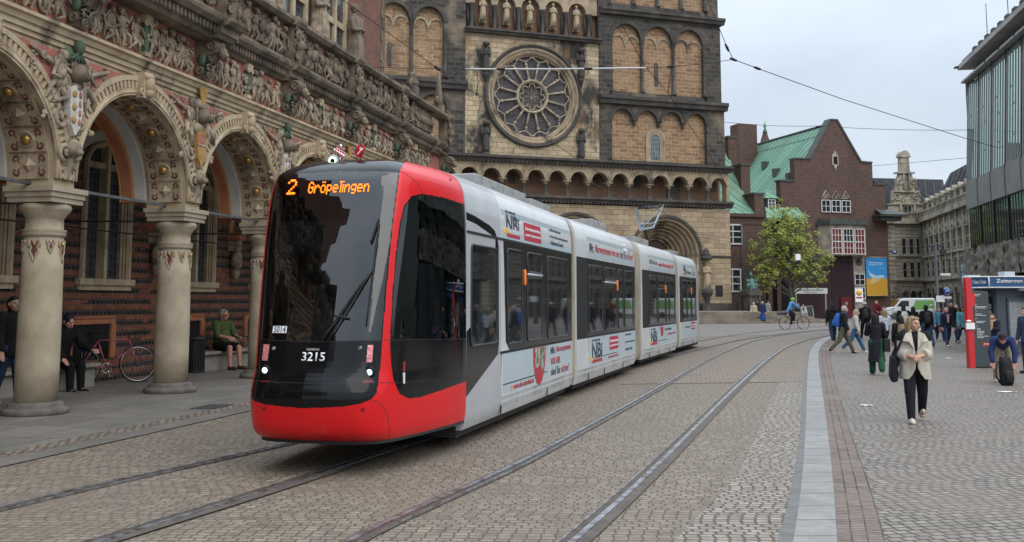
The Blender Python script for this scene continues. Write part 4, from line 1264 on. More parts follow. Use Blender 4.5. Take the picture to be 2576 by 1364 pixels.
# ================================================================ the tram
def proj(p):
    d = Vector(p) - Vector((0, 0, CAM_H)); ct, st = math.cos(TH), math.sin(TH)
    k = d.y * ct + d.z * st
    return (CX + F_PX * d.x / k, YP - F_PX * (-d.y * st + d.z * ct) / k)
def inpoly(x, y, P):
    c = False; j = len(P) - 1
    for i in range(len(P)):
        if (P[i][1] > y) != (P[j][1] > y) and x < (P[j][0] - P[i][0]) * (y - P[i][1]) / (P[j][1] - P[i][1]) + P[i][0]: c = not c
        j = i
    return c
def segd(x, y, P):
    b = 1e9
    for (x0, y0), (x1, y1) in zip(P, P[1:]):
        dx, dy = x1 - x0, y1 - y0
        t = max(0, min(1, ((x - x0) * dx + (y - y0) * dy) / (dx * dx + dy * dy)))
        b = min(b, math.hypot(x - x0 - t * dx, y - y0 - t * dy))
    return b
m_red = plain('tram_red', (.64, .006, .009), .3, 0, .18, .35, col2=(.52, .008, .010), sc=.9, lo=.45, hi=.8)
m_tblack = plain('tram_black', (.005, .005, .006), .12, 0, .08, .3)
m_twhite = plain('tram_white', (.60, .62, .625), .35, 0, .4, col2=(.52, .535, .54), sc=1.5)
m_tgrey = plain('tram_silver', (.44, .45, .475), .38, 0, .4, col2=(.38, .39, .41), sc=1.2)
m_adblue = plain('advert_pale_blue', (.44, .53, .575), .35, 0, .4, col2=(.40, .49, .535), sc=1)
m_tskirt = plain('skirt_grey', (.40, .415, .42), .45, 0, .2, col2=(.26, .26, .25), sc=2.4, sx=(1, 1, .4))
m_frame = plain('window_rubber', (.035, .036, .038), .35)
m_seam = plain('seam_black', (.01, .01, .011), .6)
m_bellow = plain('bellows_beige', (.33, .30, .235), .85, col2=(.19, .165, .12), sc=3, sx=(1, 1, .3))
m_txt = plain('letter_dark_blue', (.03, .045, .07), .5)
m_txtred = plain('letter_red', (.40, .03, .05), .5)
m_txtwhite = plain('letter_white', (.8, .8, .8), .5)
m_orangel = plain('orange_door_light', (.75, .2, .03), .4, emit=.05)
m_led = plain('amber_led', (1, .25, .015), .4, emit=1.25)
m_lamp = plain('headlamp_lens', (.75, .95, 1), .1, emit=.9)
m_refl = plain('red_reflector', (.5, .06, .08), .3, coat=1, col2=(.8, .45, .45), sc=60)
m_under = plain('underframe', (.022, .021, .02), .8)
m_roofbox = plain('roof_box_grey', (.30, .305, .30), .6, col2=(.22, .22, .215), sc=3)
m_steelblue = plain('pantograph_steel', (.36, .44, .50), .4, .5)
def glass(name, tint, rough=.02, f=.55):
    """dark tinted pane: clear reflection over a dimmed view inside"""
    m = bpy.data.materials.new(name); m.use_nodes = True
    nt = m.node_tree; nt.nodes.clear()
    o = _n(nt, 'ShaderNodeOutputMaterial'); gl = _n(nt, 'ShaderNodeBsdfGlossy'); gl.inputs['Roughness'].default_value = rough
    tr = _n(nt, 'ShaderNodeBsdfTransparent'); tr.inputs['Color'].default_value = c4(tint)
    fr = _n(nt, 'ShaderNodeFresnel'); fr.inputs['IOR'].default_value = 1.0 + f
    mx = _n(nt, 'ShaderNodeMixShader')
    nt.links.new(fr.outputs[0], mx.inputs[0]); nt.links.new(tr.outputs[0], mx.inputs[1]); nt.links.new(gl.outputs[0], mx.inputs[2]); nt.links.new(mx.outputs[0], o.inputs[0])
    return m
m_screen = glass('windscreen_glass', (.30, .33, .345), .015, .95)
m_pane = plain('tram_window_glass', (.012, .014, .015), .03, spec=.5)

TWS = [Wall(gp(1172, 1083, .22), 14.39), Wall(gp(1452, 968, .22), 16.06), Wall(gp(1618, 905, .22), 17.67), Wall(gp(1712, 873, .22), 18.6)]
TLEN = [6.36, 6.42, 5.58, 4.3]
HW = .95
tram = thing('tram', 'red, black and white city tram with an amber line 2 destination sign', 'tram', TWS[0].P, TWS[0].rz)
def mloc(k):
    q = TWS[0].xy(TWS[k].P); return Vector((q[0], q[1], 0)), TWS[k].rz - TWS[0].rz
def put(o, k):
    l, r = mloc(k); o.location = l; o.rotation_euler = (0, 0, r); return o
# ---- the cab: a lofted nose
Z0 = .335
NOSE = [(.335, -2.05), (.38, -2.18), (.45, -2.25), (.62, -2.29), (.78, -2.31), (.90, -2.27), (1.0, -2.22), (1.3, -2.15), (2.2, -1.94), (2.9, -1.74), (3.04, -1.66), (3.14, -1.52), (3.20, -1.36), (3.245, -1.1), (3.27, -.7), (3.28, -.3)]
WID = [(.335, .975), (.45, 1.0), (1.0, 1.0), (2.4, .992), (2.75, .975), (2.95, .95), (3.06, .915), (3.14, .86), (3.20, .77), (3.245, .62), (3.27, .42), (3.28, .05)]
OUT = [(0, 0), (.3, .015), (.5, .055), (.61, .12), (.69, .23), (.745, .40), (.80, .68), (.86, 1.08), (.915, 1.5), (.94, 1.8), (.95, 2.0)]
def interp(T, z):
    if z <= T[0][0]: return T[0][1]
    for (a, b), (c, d) in zip(T, T[1:]):
        if z <= c:
            f = (z - a) / (c - a); return b + (d - b) * f
    return T[-1][1]
def sm(T, it=2):
    for _ in range(it):
        q = [T[0]]
        for a, b in zip(T, T[1:]): q += [(a[0] * .75 + b[0] * .25, a[1] * .75 + b[1] * .25), (a[0] * .25 + b[0] * .75, a[1] * .25 + b[1] * .75)]
        q.append(T[-1]); T = q
    return T
NOSE, WID, OUT = sm(NOSE), sm(WID), sm(OUT, 2)
NA, NZ = 280, 480
def outline(z):
    xn = interp(NOSE, z); wf = interp(WID, z)
    kk = .6 * max(0, min(1, (z - 1.0) / 1.9)) * max(0, min(1, (3.25 - z) / .2))
    P = [(u * wf * (1 + kk * (1 - u / .95)), xn + dx * (0 - xn) / 2.1 if dx > 1.2 else xn + dx * (-xn / 2.1)) for u, dx in OUT]
    P = [(u, min(x, 0)) for u, x in P]
    P[-1] = (HW * wf, 0)
    d = [0]
    for i in range(1, len(P)): d.append(d[-1] + math.hypot(P[i][0] - P[i - 1][0], P[i][1] - P[i - 1][1]))
    out = []; i = 1
    for k in range(NA + 1):
        t = d[-1] * k / NA
        while i < len(P) - 1 and d[i] < t: i += 1
        f = (t - d[i - 1]) / max(1e-9, d[i] - d[i - 1])
        out.append((P[i - 1][0] + (P[i][0] - P[i - 1][0]) * f, P[i - 1][1] + (P[i][1] - P[i - 1][1]) * f))
    return out
zl = [Z0 + (3.28 - Z0) * (k / NZ) for k in range(NZ + 1)]
rows = [outline(z) for z in zl]
def zz(x, y): return ((640 + x / 1.6243) * .948, (380 + y / 1.6243) * .948)
FRONT = [zz(*p) for p in [(-400, 112), (400, 112), (684, 116), (676, 180), (658, 320), (637, 520), (621, 700), (608, 855), (600, 960), (590, 1040), (583, 1078), (560, 1105), (520, 1122), (440, 1136), (330, 1142), (0, 1142), (-400, 1142)]]
CAPB = [zz(*p) for p in [(-400, -200), (600, -200), (1200, 30), (880, 62), (712, 68), (690, 112), (684, 117), (-400, 117)]]
SCREEN = [zz(*p) for p in [(-400, 118), (678, 122), (652, 330), (630, 520), (614, 700), (603, 850), (330, 858), (-400, 850)]]
SIDEB = [zz(*p) for p in [(1100, 255), (955, 262), (880, 236), (780, 218), (735, 228), (702, 268), (683, 345), (666, 480), (652, 650), (644, 800), (641, 860), (646, 950), (656, 1020), (682, 1080), (720, 1101), (770, 1096), (870, 1063), (1100, 980)]]
SIDEG = [zz(*p) for p in [(1100, 262), (955, 268), (780, 226), (738, 236), (708, 272), (689, 345), (671, 480), (657, 650), (648, 832), (800, 846), (1100, 836)]]
SEAMS = [[zz(*p) for p in q] for q in ([(0, 845), (330, 856), (605, 850), (965, 843)], [(0, 1030), (330, 1036), (590, 1032), (660, 1034), (970, 1010)], [(560, 1106), (600, 1125), (630, 1165), (640, 1240), (636, 1290)], [(683, 118), (735, 150), (768, 185), (780, 214)])]
cls = {}
for i in range(NZ):
    for j in range(NA):
        u = (rows[i][j][0] + rows[i + 1][j + 1][0]) / 2; x = (rows[i][j][1] + rows[i + 1][j + 1][1]) / 2; z = (zl[i] + zl[i + 1]) / 2
        X, Y = proj(TWS[0].world(x, HW - u, z))
        if min(segd(X, Y, s) for s in SEAMS) < .9: c = 'seam'
        elif u < .87 and inpoly(X, Y, SCREEN): c = 'screen'
        elif u < .87 and inpoly(X, Y, FRONT): c = 'mask'
        elif z > 2.8 and inpoly(X, Y, CAPB) and u < .87: c = 'mask'
        elif inpoly(X, Y, SIDEG): c = 'sideglass'
        elif inpoly(X, Y, SIDEB): c = 'sideblack'
        else: c = 'red'
        cls[i, j] = c
def z_c(i): return (zl[i] + zl[i + 1]) / 2
parts = {k: G() for k in ('red', 'mask', 'screen', 'sideglass', 'sideglass2', 'sideblack', 'sideblack2', 'seam')}
for sgn in (1, -1):
    ids = {k: {} for k in parts}
    for (i, j), c in cls.items():
        key = c + '2' if (c in ('sideglass', 'sideblack') and sgn < 0) else c
        if sgn < 0 and c in ('screen', 'mask') and z_c(i) < 2.9 and (rows[i][j][0] + rows[i][j + 1][0]) / 2 > .615 * (1 + .185 * max(0, min(1, (z_c(i) - 1.0) / 1.9))): key = 'red'
        g = parts[key]; f = []
        for a, b in ((i, j), (i, j + 1), (i + 1, j + 1), (i + 1, j)):
            if (a, b) not in ids[key]:
                u, x = rows[a][b]
                ids[key][a, b] = len(g.v); g.v.append((x, HW - sgn * u, zl[a]))
            f.append(ids[key][a, b])
        if sgn < 0: f = f[::-1]
        g.f.append(f); g.m.append(0); g.sm.append(True)
parts['red'].build('cab_shell', m_red, tram)
parts['mask'].build('front_mask', m_tblack, tram)
parts['seam'].build('panel_seams', m_seam, tram)
scr = parts['screen'].build('windscreen', m_screen, tram)
parts['sideglass'].build('cab_side_window', m_screen, tram); parts['sideglass2'].build('cab_side_window', m_screen, tram)
parts['sideblack'].build('cab_side_panel', m_tblack, tram); parts['sideblack2'].build('cab_side_panel', m_tblack, tram)
g = G(); r0 = rows[0]; q = [(x, HW - u) for u, x in r0[::8]] + [(x, HW + u) for u, x in r0[::-8]]
g.hprism(q, Z0 - .03, Z0 + .01); g.build('nose_underside', m_under, tram)
# inside the cab
m_int = plain('cab_lining', (.10, .105, .11), .8); m_int2 = plain('dash_grey', (.17, .18, .185), .6); m_blind = plain('sun_blind', (.13, .14, .15), .7)
g = G(); g.box(-.32, -.28, .1, 1.8, .5, 3.1); g.box(-1.6, -.3, .22, 1.68, .45, .5); g.box(-1.15, -.3, .45, 1.45, 3.03, 3.08); g.build('cab_interior', m_int, tram)
g = G(); g.add([(-1.93, .36, 1.28), (-1.93, 1.54, 1.28), (-1.5, 1.66, 1.62), (-1.5, .24, 1.62), (-1.2, 1.66, 1.6), (-1.2, .24, 1.6), (-1.2, 1.66, .5), (-1.2, .24, .5)], [(0, 1, 2, 3), (3, 2, 4, 5), (5, 4, 6, 7)]); g.box(-1.75, -1.5, .6, 1.2, 1.42, 1.55); g.build('dashboard', m_int2, tram)
g = G(); g.box(-1.80, -1.78, .42, 1.52, 2.2, 2.52); g.build('sun_blind', m_blind, tram)
g = G(); g.box(-.95, -.8, .6, 1.1, 1.2, 2.0); g.box(-1.2, -.75, .6, 1.1, 1.1, 1.25); g.sph((-.86, .85, 2.12), (.08, .14, .13), 8, 6); bevel(g.build('driver_seat', m_seam, tram), .04)
g = G(); g.box(-1.2, -.4, .16, .2, 1.2, 2.1); g.box(-.9, -.5, .18, .22, 1.3, 2.05); g.build('cab_door_frame', m_tskirt, tram)
# points on the nose surface
def nose_at(px, py):
    """where the sight line meets the nose (marching)"""
    d = ray(px, py).normalized(); o = Vector((0, 0, CAM_H)); t = 8.5; best = (9, None)
    while t < 14:
        p = o + d * t; x, y = TWS[0].xy(p); z = p.z
        if Z0 < z < 3.28 and x < 0:
            u = abs(HW - y); R_ = rows[min(NZ, max(0, round((z - Z0) / (3.28 - Z0) * NZ)))]
            xe = x - R_[min(NA, int(NA * .4))][1]
            if u >= R_[NA // 2][0] and u - R_[NA // 2][0] < best[0] and abs(xe) < .5: best = (u - R_[NA // 2][0], Vector((x, HW + (R_[NA // 2][0] if y > HW else -R_[NA // 2][0]), z)))
            if u < R_[-1][0]:
                k = 1
                while k < NA and R_[k][0] < u: k += 1
                f = (u - R_[k - 1][0]) / max(1e-6, R_[k][0] - R_[k - 1][0])
                if x >= R_[k - 1][1] + (R_[k][1] - R_[k - 1][1]) * f: return Vector((x, y, z))
        t += .004
    return best[1]
def nx(u, z):
    R_ = rows[min(NZ, max(0, round((z - Z0) / (3.28 - Z0) * NZ)))]; u = abs(u)
    k = 1
    while k < NA and R_[k][0] < u: k += 1
    f = (u - R_[k - 1][0]) / max(1e-6, R_[k][0] - R_[k - 1][0])
    return R_[k - 1][1] + (R_[k][1] - R_[k - 1][1]) * f
def on_nose(o, x0, y0, z0, off=-.006):
    """wrap a flat mesh of (along, depth, up) onto the nose surface; along runs towards the kerb side (-y)"""
    for q in o.data.vertices:
        y = y0 - q.co.x; z = z0 + q.co.z
        q.co = Vector((nx(HW - y, z) + off + q.co.y, y, z))
    o.data.update(); return o
FONT = {'2': ['.###.', '#...#', '....#', '...#.', '..#..', '.#...', '#####'], 'G': ['.###.', '#...#', '#....', '#.###', '#...#', '#...#', '.###.'],
        'r': ['.....', '.....', '#.##.', '##..#', '#....', '#....', '#....'], 'o': ['.#.#.', '.....', '.###.', '#...#', '#...#', '#...#', '.###.'],
        'p': ['.....', '.....', '####.', '#...#', '#...#', '####.', '#....', '#....'], 'e': ['.....', '.....', '.###.', '#...#', '#####', '#....', '.###.'],
        'l': ['##', '.#', '.#', '.#', '.#', '.#', '.#'], 'i': ['#', '.', '#', '#', '#', '#', '#'], 'n': ['.....', '.....', '#.##.', '##..#', '#...#', '#...#', '#...#'],
        'g': ['.....', '.....', '.####', '#...#', '#...#', '.####', '....#', '.###.']}
def dots(txt, p0, p1, h, name):
    a, b = nose_at(*p0), nose_at(*p1)
    n = sum(len(FONT[c][0]) + 1 for c in txt) - 1
    dx = (a.y - b.y) / n; dz = h / 7
    g = G(); cx = 0
    for c in txt:
        for r_, row in enumerate(FONT[c]):
            for k, ch in enumerate(row):
                if ch == '#':
                    x = (cx + k) * dx; z = -r_ * dz
                    g.box(x + dx * .06, x + dx * .94, -.006, 0, z - dz * .94, z - dz * .06)
        cx += len(FONT[c][0]) + 1
    return on_nose(g.build(name, m_led, tram), 0, a.y, (a.z + b.z) / 2 + .0)
dots('2', (729, 452), (750, 452), .165, 'route_number')
dots('Gropelingen', (781, 454), (932, 458), .125, 'destination_sign')
def nose_text(txt, pl_, pr, h, mat, name, bold=0):
    a, b = nose_at(*pl_), nose_at(*pr)
    o = write(name, txt, mat, tram, Matrix.Identity(4), w=a.y - b.y, h=h, bold=bold)
    return on_nose(o, 0, a.y, (a.z + b.z) / 2)
nose_text('3215', (759, 908), (817, 909), .085, m_txtwhite, 'fleet_number', .012)
nose_text('SIEMENS', (772, 882), (804, 882), .022, m_tgrey, 'maker_lettering')
def nose_patch(p0, p1, mat, name, off=-.005, th=.004):
    a, b = nose_at(*p0), nose_at(*p1)
    g = G(); n = 6; W_, H_ = a.y - b.y, a.z - b.z
    vs = [(W_ * i / n, 0, H_ * j / n) for j in range(n + 1) for i in range(n + 1)]
    g.add(vs, [(j * (n + 1) + i, j * (n + 1) + i + 1, (j + 1) * (n + 1) + i + 1, (j + 1) * (n + 1) + i) for j in range(n) for i in range(n)])
    return on_nose(g.build(name, mat, tram), 0, a.y, b.z, off)
m_signbox = plain('sign_glass', (.03, .036, .042), .1, coat=1)
pp = nose_patch((688, 820), (721, 838), m_txtwhite, 'duty_plate')
nose_text('5014', (690, 836), (719, 836), .06, m_txt, 'duty_number')
# lamps, reflectors, small fittings
def lamp(px, py, r, name, m, ring=m_tgrey):
    p = nose_at(px, py)
    g = G(); g.T = Matrix.Translation(p) @ Matrix.Rotation(-PI / 2 - .1, 4, 'Y')
    g.lathe([(r, -.01), (r * 1.12, .012), (r * 1.0, .022), (r * .86, .018)], n=24); o = g.build(name, ring, tram)
    g = G(); g.T = Matrix.Translation(p) @ Matrix.Rotation(-PI / 2 - .1, 4, 'Y'); g.sph((0, 0, .004), (r * .86, r * .86, .02), 16, 8); g.build('lens', m, o)
    return o
lamp(668, 931, .05, 'headlight', m_lamp, m_tblack); lamp(931, 936, .05, 'headlight', m_lamp, m_tblack)
lo = lamp(839, 405, .062, 'roof_lamp', m_tblack, m_tgrey)
p = nose_at(839, 405)
g = G(); g.T = Matrix.Translation(p) @ Matrix.Rotation(-PI / 2 - .1, 4, 'Y'); g.tube([(.036 * math.cos(2 * PI * k / 20), .036 * math.sin(2 * PI * k / 20), .03) for k in range(20)], .010, 6, closed=True); g.build('led_ring', plain('ring_light', (.8, 1, .8), .3, emit=1.6), lo)
for a, b in (((664, 866), (674, 907)), ((926, 868), (937, 911))): nose_patch(a, b, m_refl, 'reflector_strip')
for a, b in (((656, 957), (678, 962)), ((914, 957), (940, 962))): nose_patch(a, b, plain('marker_red', (.16, .012, .015), .3), 'marker_lamp')
for q in ((690, 876), (907, 875)): lamp(*q, .014, 'sensor', m_seam)
lamp(914, 1030, .014, 'bumper_plug', m_red, m_seam); lamp(664, 1026, .014, 'bumper_plug', m_red, m_seam)
# wipers
g = G()
def nosep(px, py, off):
    p = nose_at(px, py); return p + Vector((-off, 0, 0))
for a, b, r in (((812, 858), (930, 690), .011), ((826, 860), (940, 680), .009), ((936, 612), (956, 550), .010), ((925, 820), (957, 560), .009), ((845, 795), (880, 800), .012)):
    pts = [nosep(a[0] + (b[0] - a[0]) * t / 6, a[1] + (b[1] - a[1]) * t / 6, .035) for t in range(7)]
    g.tube(pts, r, 5)
g.build('windscreen_wiper', m_seam, tram)
# ---- bodies
PROF = [(.05, .22), (.012, .30), (0, .4), (0, 2.5), (.012, 2.75), (.035, 2.95), (.075, 3.06), (.13, 3.14), (.21, 3.20), (.34, 3.245), (.5, 3.27), (.95, 3.28)]
PROF = PROF + [(2 * HW - y, z) for y, z in PROF[::-1][1:]]
def surf_y(z):
    for (a, b), (c, d) in zip(PROF, PROF[1:]):
        if b <= z <= d: return a + (c - a) * (z - b) / max(1e-6, d - b)
    return 0
def body(k, x0, x1, mat, name='car_body'):
    g = G(); n = len(PROF)
    vs = [(x, y, z) for x in (x0, x1) for y, z in PROF]
    g.add(vs, [(i, i + 1, n + i + 1, n + i) for i in range(n - 1)], True)
    g.add([(x0, y, z) for y, z in PROF], [list(range(n))]); g.add([(x1, y, z) for y, z in PROF], [list(range(n))[::-1]])
    g.box(x0, x1, .06, 2 * HW - .06, .215, .225)
    return put(g.build(name, mat, tram), k)
def ppoly(k, pts): return [TWS[k].at(*p) for p in pts]
def clampx(k, P, a, b): return [(min(max(x, a), b), z) for x, z in P]
def panel(k, pts, mat, name, th=.004, a=-9, b=99, raw=False, parent=None, both=False):
    P = clampx(k, pts if raw else ppoly(k, pts), a, b)
    g = G()
    zs = [z for x, z in P]
    g.prism(P, -th, -.0005)
    # lean with the upper curve of the side
    g.v = [(x, y + surf_y(min(3.2, max(.3, z))), z) for x, y, z in g.v]
    if both:
        h = G(); h.prism(P, 2 * HW + .0005, 2 * HW + th); h.v = [(x, y - surf_y(min(3.2, max(.3, z))), z) for x, y, z in h.v]
        put(h.build(name, mat, tram), k)
    return put(g.build(name, mat, tram), k)
def rrect(x0, x1, z0, z1, r=.06):
    out = []
    for cx, cz, a in ((x1 - r, z1 - r, 0), (x0 + r, z1 - r, 90), (x0 + r, z0 + r, 180), (x1 - r, z0 + r, 270)):
        for t in range(0, 91, 30): out.append((cx + r * math.cos(R(a + t)), cz + r * math.sin(R(a + t))))
    return out
def window(k, x0, x1, z0, z1):
    P = rrect(x0, x1, z0, z1)
    o = panel(k, P, m_pane, 'side_window', .007, raw=True, both=True)
    g = G(); g.tube([(x, -.008, z) for x, z in P], .011, 5, closed=True)
    f = g.build('window_frame', m_frame, o)
    return o
body(0, 0.0, 1.56, m_tgrey); body(0, 1.563, TLEN[0], m_twhite)
for k in (1, 2): body(k, 0, TLEN[k], m_twhite)
# tail: last car closes with a tapering end
body(3, 0, 3.6, m_twhite)
g = G(); n = len(PROF); rings = []
for f in range(9):
    t = f / 8; x = 3.6 + 2.3 * t; s_ = 1 - .38 * t ** 2.2; zs_ = 1 - .12 * t ** 3
    rings.append([(x - (.5 * t * max(0, z - 1) / 2.2), HW + (y - HW) * s_, .22 + (z - .22) * zs_) for y, z in PROF])
g.add([p for r_ in rings for p in r_], [(i * n + j, i * n + j + 1, (i + 1) * n + j + 1, (i + 1) * n + j) for i in range(8) for j in range(n - 1)], True)
g.add(rings[-1], [list(range(n))[::-1]])
put(g.build('tail', m_tgrey, tram), 3)
# black window bands
WB = [(0.004, 2.74), (.35, 2.72), (1.0, 2.655), (1.24, 2.60), (1.36, 2.50), (1.42, 2.40), (1.44, 1.15), (1.40, 1.02), (.004, .60)]
panel(0, WB, m_tblack, 'window_band', raw=True, both=True)
ZB, ZT = 1.04, 2.5
panel(0, [(1.66, ZT), (TLEN[0] - .02, ZT), (TLEN[0] - .02, ZB), (2.0, ZB), (1.8, ZB + .12), (1.70, 2.2)], m_tblack, 'window_band', raw=True, both=True)
for k in (1, 2): panel(k, [(.16 if k else 0, ZT), (TLEN[k] - .02, ZT), (TLEN[k] - .02, ZB), (.16, ZB)], m_tblack, 'window_band', raw=True, both=True)
panel(3, [(.1, ZT), (3.6, ZT), (3.6, ZB), (.1, ZB)], m_tblack, 'window_band', raw=True, both=True)
for k in (1, 2, 3): panel(k, [(.004, ZT), (.9 if k < 3 else .5, ZT), (.9 if k < 3 else .5, ZB), (.004, ZB)], m_seam, 'end_pillar', .005, raw=True)
# adverts, grooves, skirts
for k in range(4):
    e = TLEN[k] if k < 3 else 3.6
    s0 = 1.62 if k == 0 else 1.02 if k < 3 else .55
    panel(k, [(s0, 2.92), (e - .02, 2.92), (e - .02, 2.53), (s0, 2.53)], m_adblue, 'advert_panel', .003, raw=True)
    panel(k, [(s0 + .04, 1.0), (e - .02, 1.0), (e - .02, .50), (s0 + .04, .50)], m_adblue, 'advert_panel', .003, raw=True)
    panel(k, [(.01 if k else 1.57, .46), (e - .01, .46), (e - .01, .31), (.01 if k else 1.57, .31)], m_tskirt, 'skirt_band', .0035, raw=True)
    gs = [1.565, 4.35] if k == 0 else [1.0, 2.55, 4.7] if k == 1 else [.95, 2.4, 4.2] if k == 2 else [.5, 2.6]
    for s in gs:
        panel(k, [(s - .006, 3.1), (s + .006, 3.1), (s + .006, 2.5), (s - .006, 2.5)], m_seam, 'panel_gap', .0045, raw=True)
        panel(k, [(s - .006, 1.03), (s + .006, 1.03), (s + .006, .23), (s - .006, .23)], m_seam, 'panel_gap', .0045, raw=True)
        panel(k, [(s - .03, .36), (s + .03, .36), (s + .03, .21), (s - .03, .21)], m_seam, 'jacking_point', .0055, raw=True)
    panel(k, [(1.5 if k == 0 else .01, ZB + .005), (e - .01, ZB + .005), (e - .01, ZB - .03), (1.5 if k == 0 else .01, ZB - .03)], m_seam, 'sill_gap', .0045, raw=True)
    if k < 3: panel(k, [(s0 + .04, .615), (4.33 if k == 0 else 4.0, .615), (4.33 if k == 0 else 4.0, .600), (s0 + .04, .600)], m_seam, 'flap_gap', .0045, raw=True)
panel(0, [(0, 2.525), (TLEN[0], 2.525), (TLEN[0], 2.495), (0, 2.495)], m_seam, 'gutter', .009, raw=True)
# windows
window(0, .17, 1.32, 1.17, 2.37)
for a, b in ((1.86, 2.66),): window(0, a, b, 1.13, 2.40)
window(0, 3.0, 3.95, 2.12, 2.40); window(0, 3.0, 3.95, 1.13, 2.04); window(0, 4.35, 5.95, 1.12, 2.40)
for k, L_ in ((1, [(1.05, 2.35), (4.15, 4.75), (4.95, 6.05)]), (2, [(.95, 2.1), (3.7, 4.15), (4.3, 5.2)]), (3, [(.6, 1.3), (2.5, 3.2)])):
    for a, b in L_: window(k, a, b, 1.12, 2.38)
for k, a, b in ((1, 2.6, 3.9), (2, 2.35, 3.5), (3, 1.5, 2.3)):
    window(k, a, b, 2.12, 2.38); window(k, a, b, 1.12, 2.04)
for k, s in ((0, 2.83), (1, 4.02), (2, 3.6), (3, 2.4)):
    g = G(); g.cap((s, -.01, 1.94), (s, -.01, 2.12), .026, .026, 8); put(g.build('door_light', m_orangel, tram), k)
for k, a, b in ((0, 3.0, 3.95), (1, 2.6, 3.9)):
    g = G(); g.cap((a + .03, -.014, 2.08), (b - .03, -.014, 2.08), .022, .022, 6); put(g.build('vent_handle', m_tgrey, tram), k)
# lettering on the sides
def stext(k, txt, s0, s1, z0, h, mat, name='advert_lettering', bold=0.004):
    y = surf_y(min(3.2, max(.3, z0))) + (surf_y(min(3.2, z0 + h)) - surf_y(min(3.2, max(.3, z0)))) * .5
    o = write(name, txt, mat, tram, Matrix.Translation((s0, y - .0045, z0)), w=s1 - s0, h=h, d=.003, bold=bold)
    return put(o, k)
def nbi(k, s, z, w_, h):
    stext(k, 'NBi', s, s + w_, z + h * .22, h * .78, m_txt, 'advert_logo', .02)
    panel(k, [(s, z), (s + w_, z), (s + w_, z + h * .16), (s, z + h * .16)], m_txtred, 'advert_logo_bar', .006, raw=True, both=False)
    stext(k, 'SICHERHEIT', s, s + w_ * .8, z + h * 1.06, h * .11, m_txt)
    g = G(); g.sph((s - .02, -.002 + surf_y(min(3, z + .1)), z + h * .22), (.09 * w_ / .42, .006, h * .17), 14, 8); put(g.build('advert_seal', plain('seal_gold', (.7, .45, .12), .4) if k == 0 and z > 2 else bpy.data.materials['seal_gold'], tram), k)
def redbox(k, s0, s1, z0, z1):
    panel(k, rrect(s0, s1, z0, z1, .03), m_txtred, 'advert_red_box', .006, raw=True, both=False)
    h = (z1 - z0)
    for t, f in (('Sicherheitstechniker', .56), ('gesucht - Jetzt bewerben!', .2)):
        o = stext(k, t, s0 + .05 * (s1 - s0), s1 - .05 * (s1 - s0), z0 + h * f, h * .2, m_txtwhite)
        o.location = o.location + (Matrix.Rotation(mloc(k)[1], 4, 'Z') @ Vector((0, -.004, 0)))
def bullets(k, s0, z0, dz, h, L_=1.4):
    for i, (t, f) in enumerate((('Alarmsysteme', .6), ('Video-\u00dcberwachungssysteme', 1), ('24h-Notruf-Zentrale', .7))):
        stext(k, t, s0 + .1, s0 + .1 + (L_ - .1) * f, z0 - dz * i, h, m_txt)
        panel(k, rrect(s0, s0 + .03, z0 - dz * i + h * .2, z0 - dz * i + h * .5, .005), m_txt, 'advert_bullet', .006, raw=True, both=False)
nbi(0, 1.86, 2.56, .72, .31); redbox(0, 2.86, 3.95, 2.57, 2.83); bullets(0, 4.55, 2.80, .10, .065, 1.5)
stext(0, 'Mit', 4.58, 4.9, .86, .115, m_txt); stext(0, 'Alarmsystemen', 4.98, 6.2, .845, .13, m_txtred); stext(0, 'von uns', 4.58, 5.3, .69, .11, m_txtred); stext(0, 'sind Sie', 4.6, 5.3, .525, .125, m_txt); stext(0, 'sicher!', 5.38, 6.05, .525, .125, m_txtred)
stext(0, 'www.nbi-sicherheit.de', 2.2, 3.4, .51, .075, m_txtred)
panel(0, rrect(2.06, 2.15, .51, .575, .01), plain('advert_orange', (.8, .25, .05), .5), 'advert_mark', .005, raw=True, both=False)
# painted shield with leaves on the lower panel
sh = [(3.36, 1.0), (3.38, .78), (3.48, .58), (3.62, .47), (3.78, .44), (3.95, .49), (4.1, .62), (4.2, .8), (4.22, 1.0)]
panel(0, sh, m_txtred, 'advert_shield', .005, raw=True, both=False)
panel(0, [(3.5, .99), (3.52, .70), (3.86, .74), (3.96, .62), (4.08, .74), (4.14, .99)], plain('advert_photo_leaves', (.16, .2, .05), .5, col2=(.5, .5, .48), sc=9, lo=.45, hi=.55, col3=(.05, .06, .03), sc3=14, lo3=.5, hi3=.55), 'advert_picture', .0065, raw=True, both=False)
stext(1, 'Mit', 1.2, 1.6, 2.62, .19, m_txt); stext(1, 'Alarmsystemen von uns', 1.72, 4.4, 2.59, .22, m_txtred); stext(1, 'sind Sie', 4.5, 5.35, 2.63, .19, m_txt); stext(1, 'sicher!', 5.45, 6.25, 2.63, .19, m_txtred)
nbi(1, 1.3, .52, 1.0, .38); redbox(1, 3.1, 4.1, .69, .96); bullets(1, 4.9, .91, .16, .06, 1.4); stext(1, 'www.nbi-sicherheit.de', 2.9, 4.1, .53, .05, m_txtred)
panel(1, [(5.05, 2.99), (5.5, 2.99), (5.5, 2.84), (5.05, 2.84)], m_txtwhite, 'advert_sticker', .005, raw=True, both=False)
stext(2, '24/7 f\u00fcr Sie da - ', 1.1, 2.5, 2.68, .12, m_txt); stext(2, 'unsere Notruf-Leitstelle 24h', 2.55, 5.2, 2.66, .13, m_txtred)
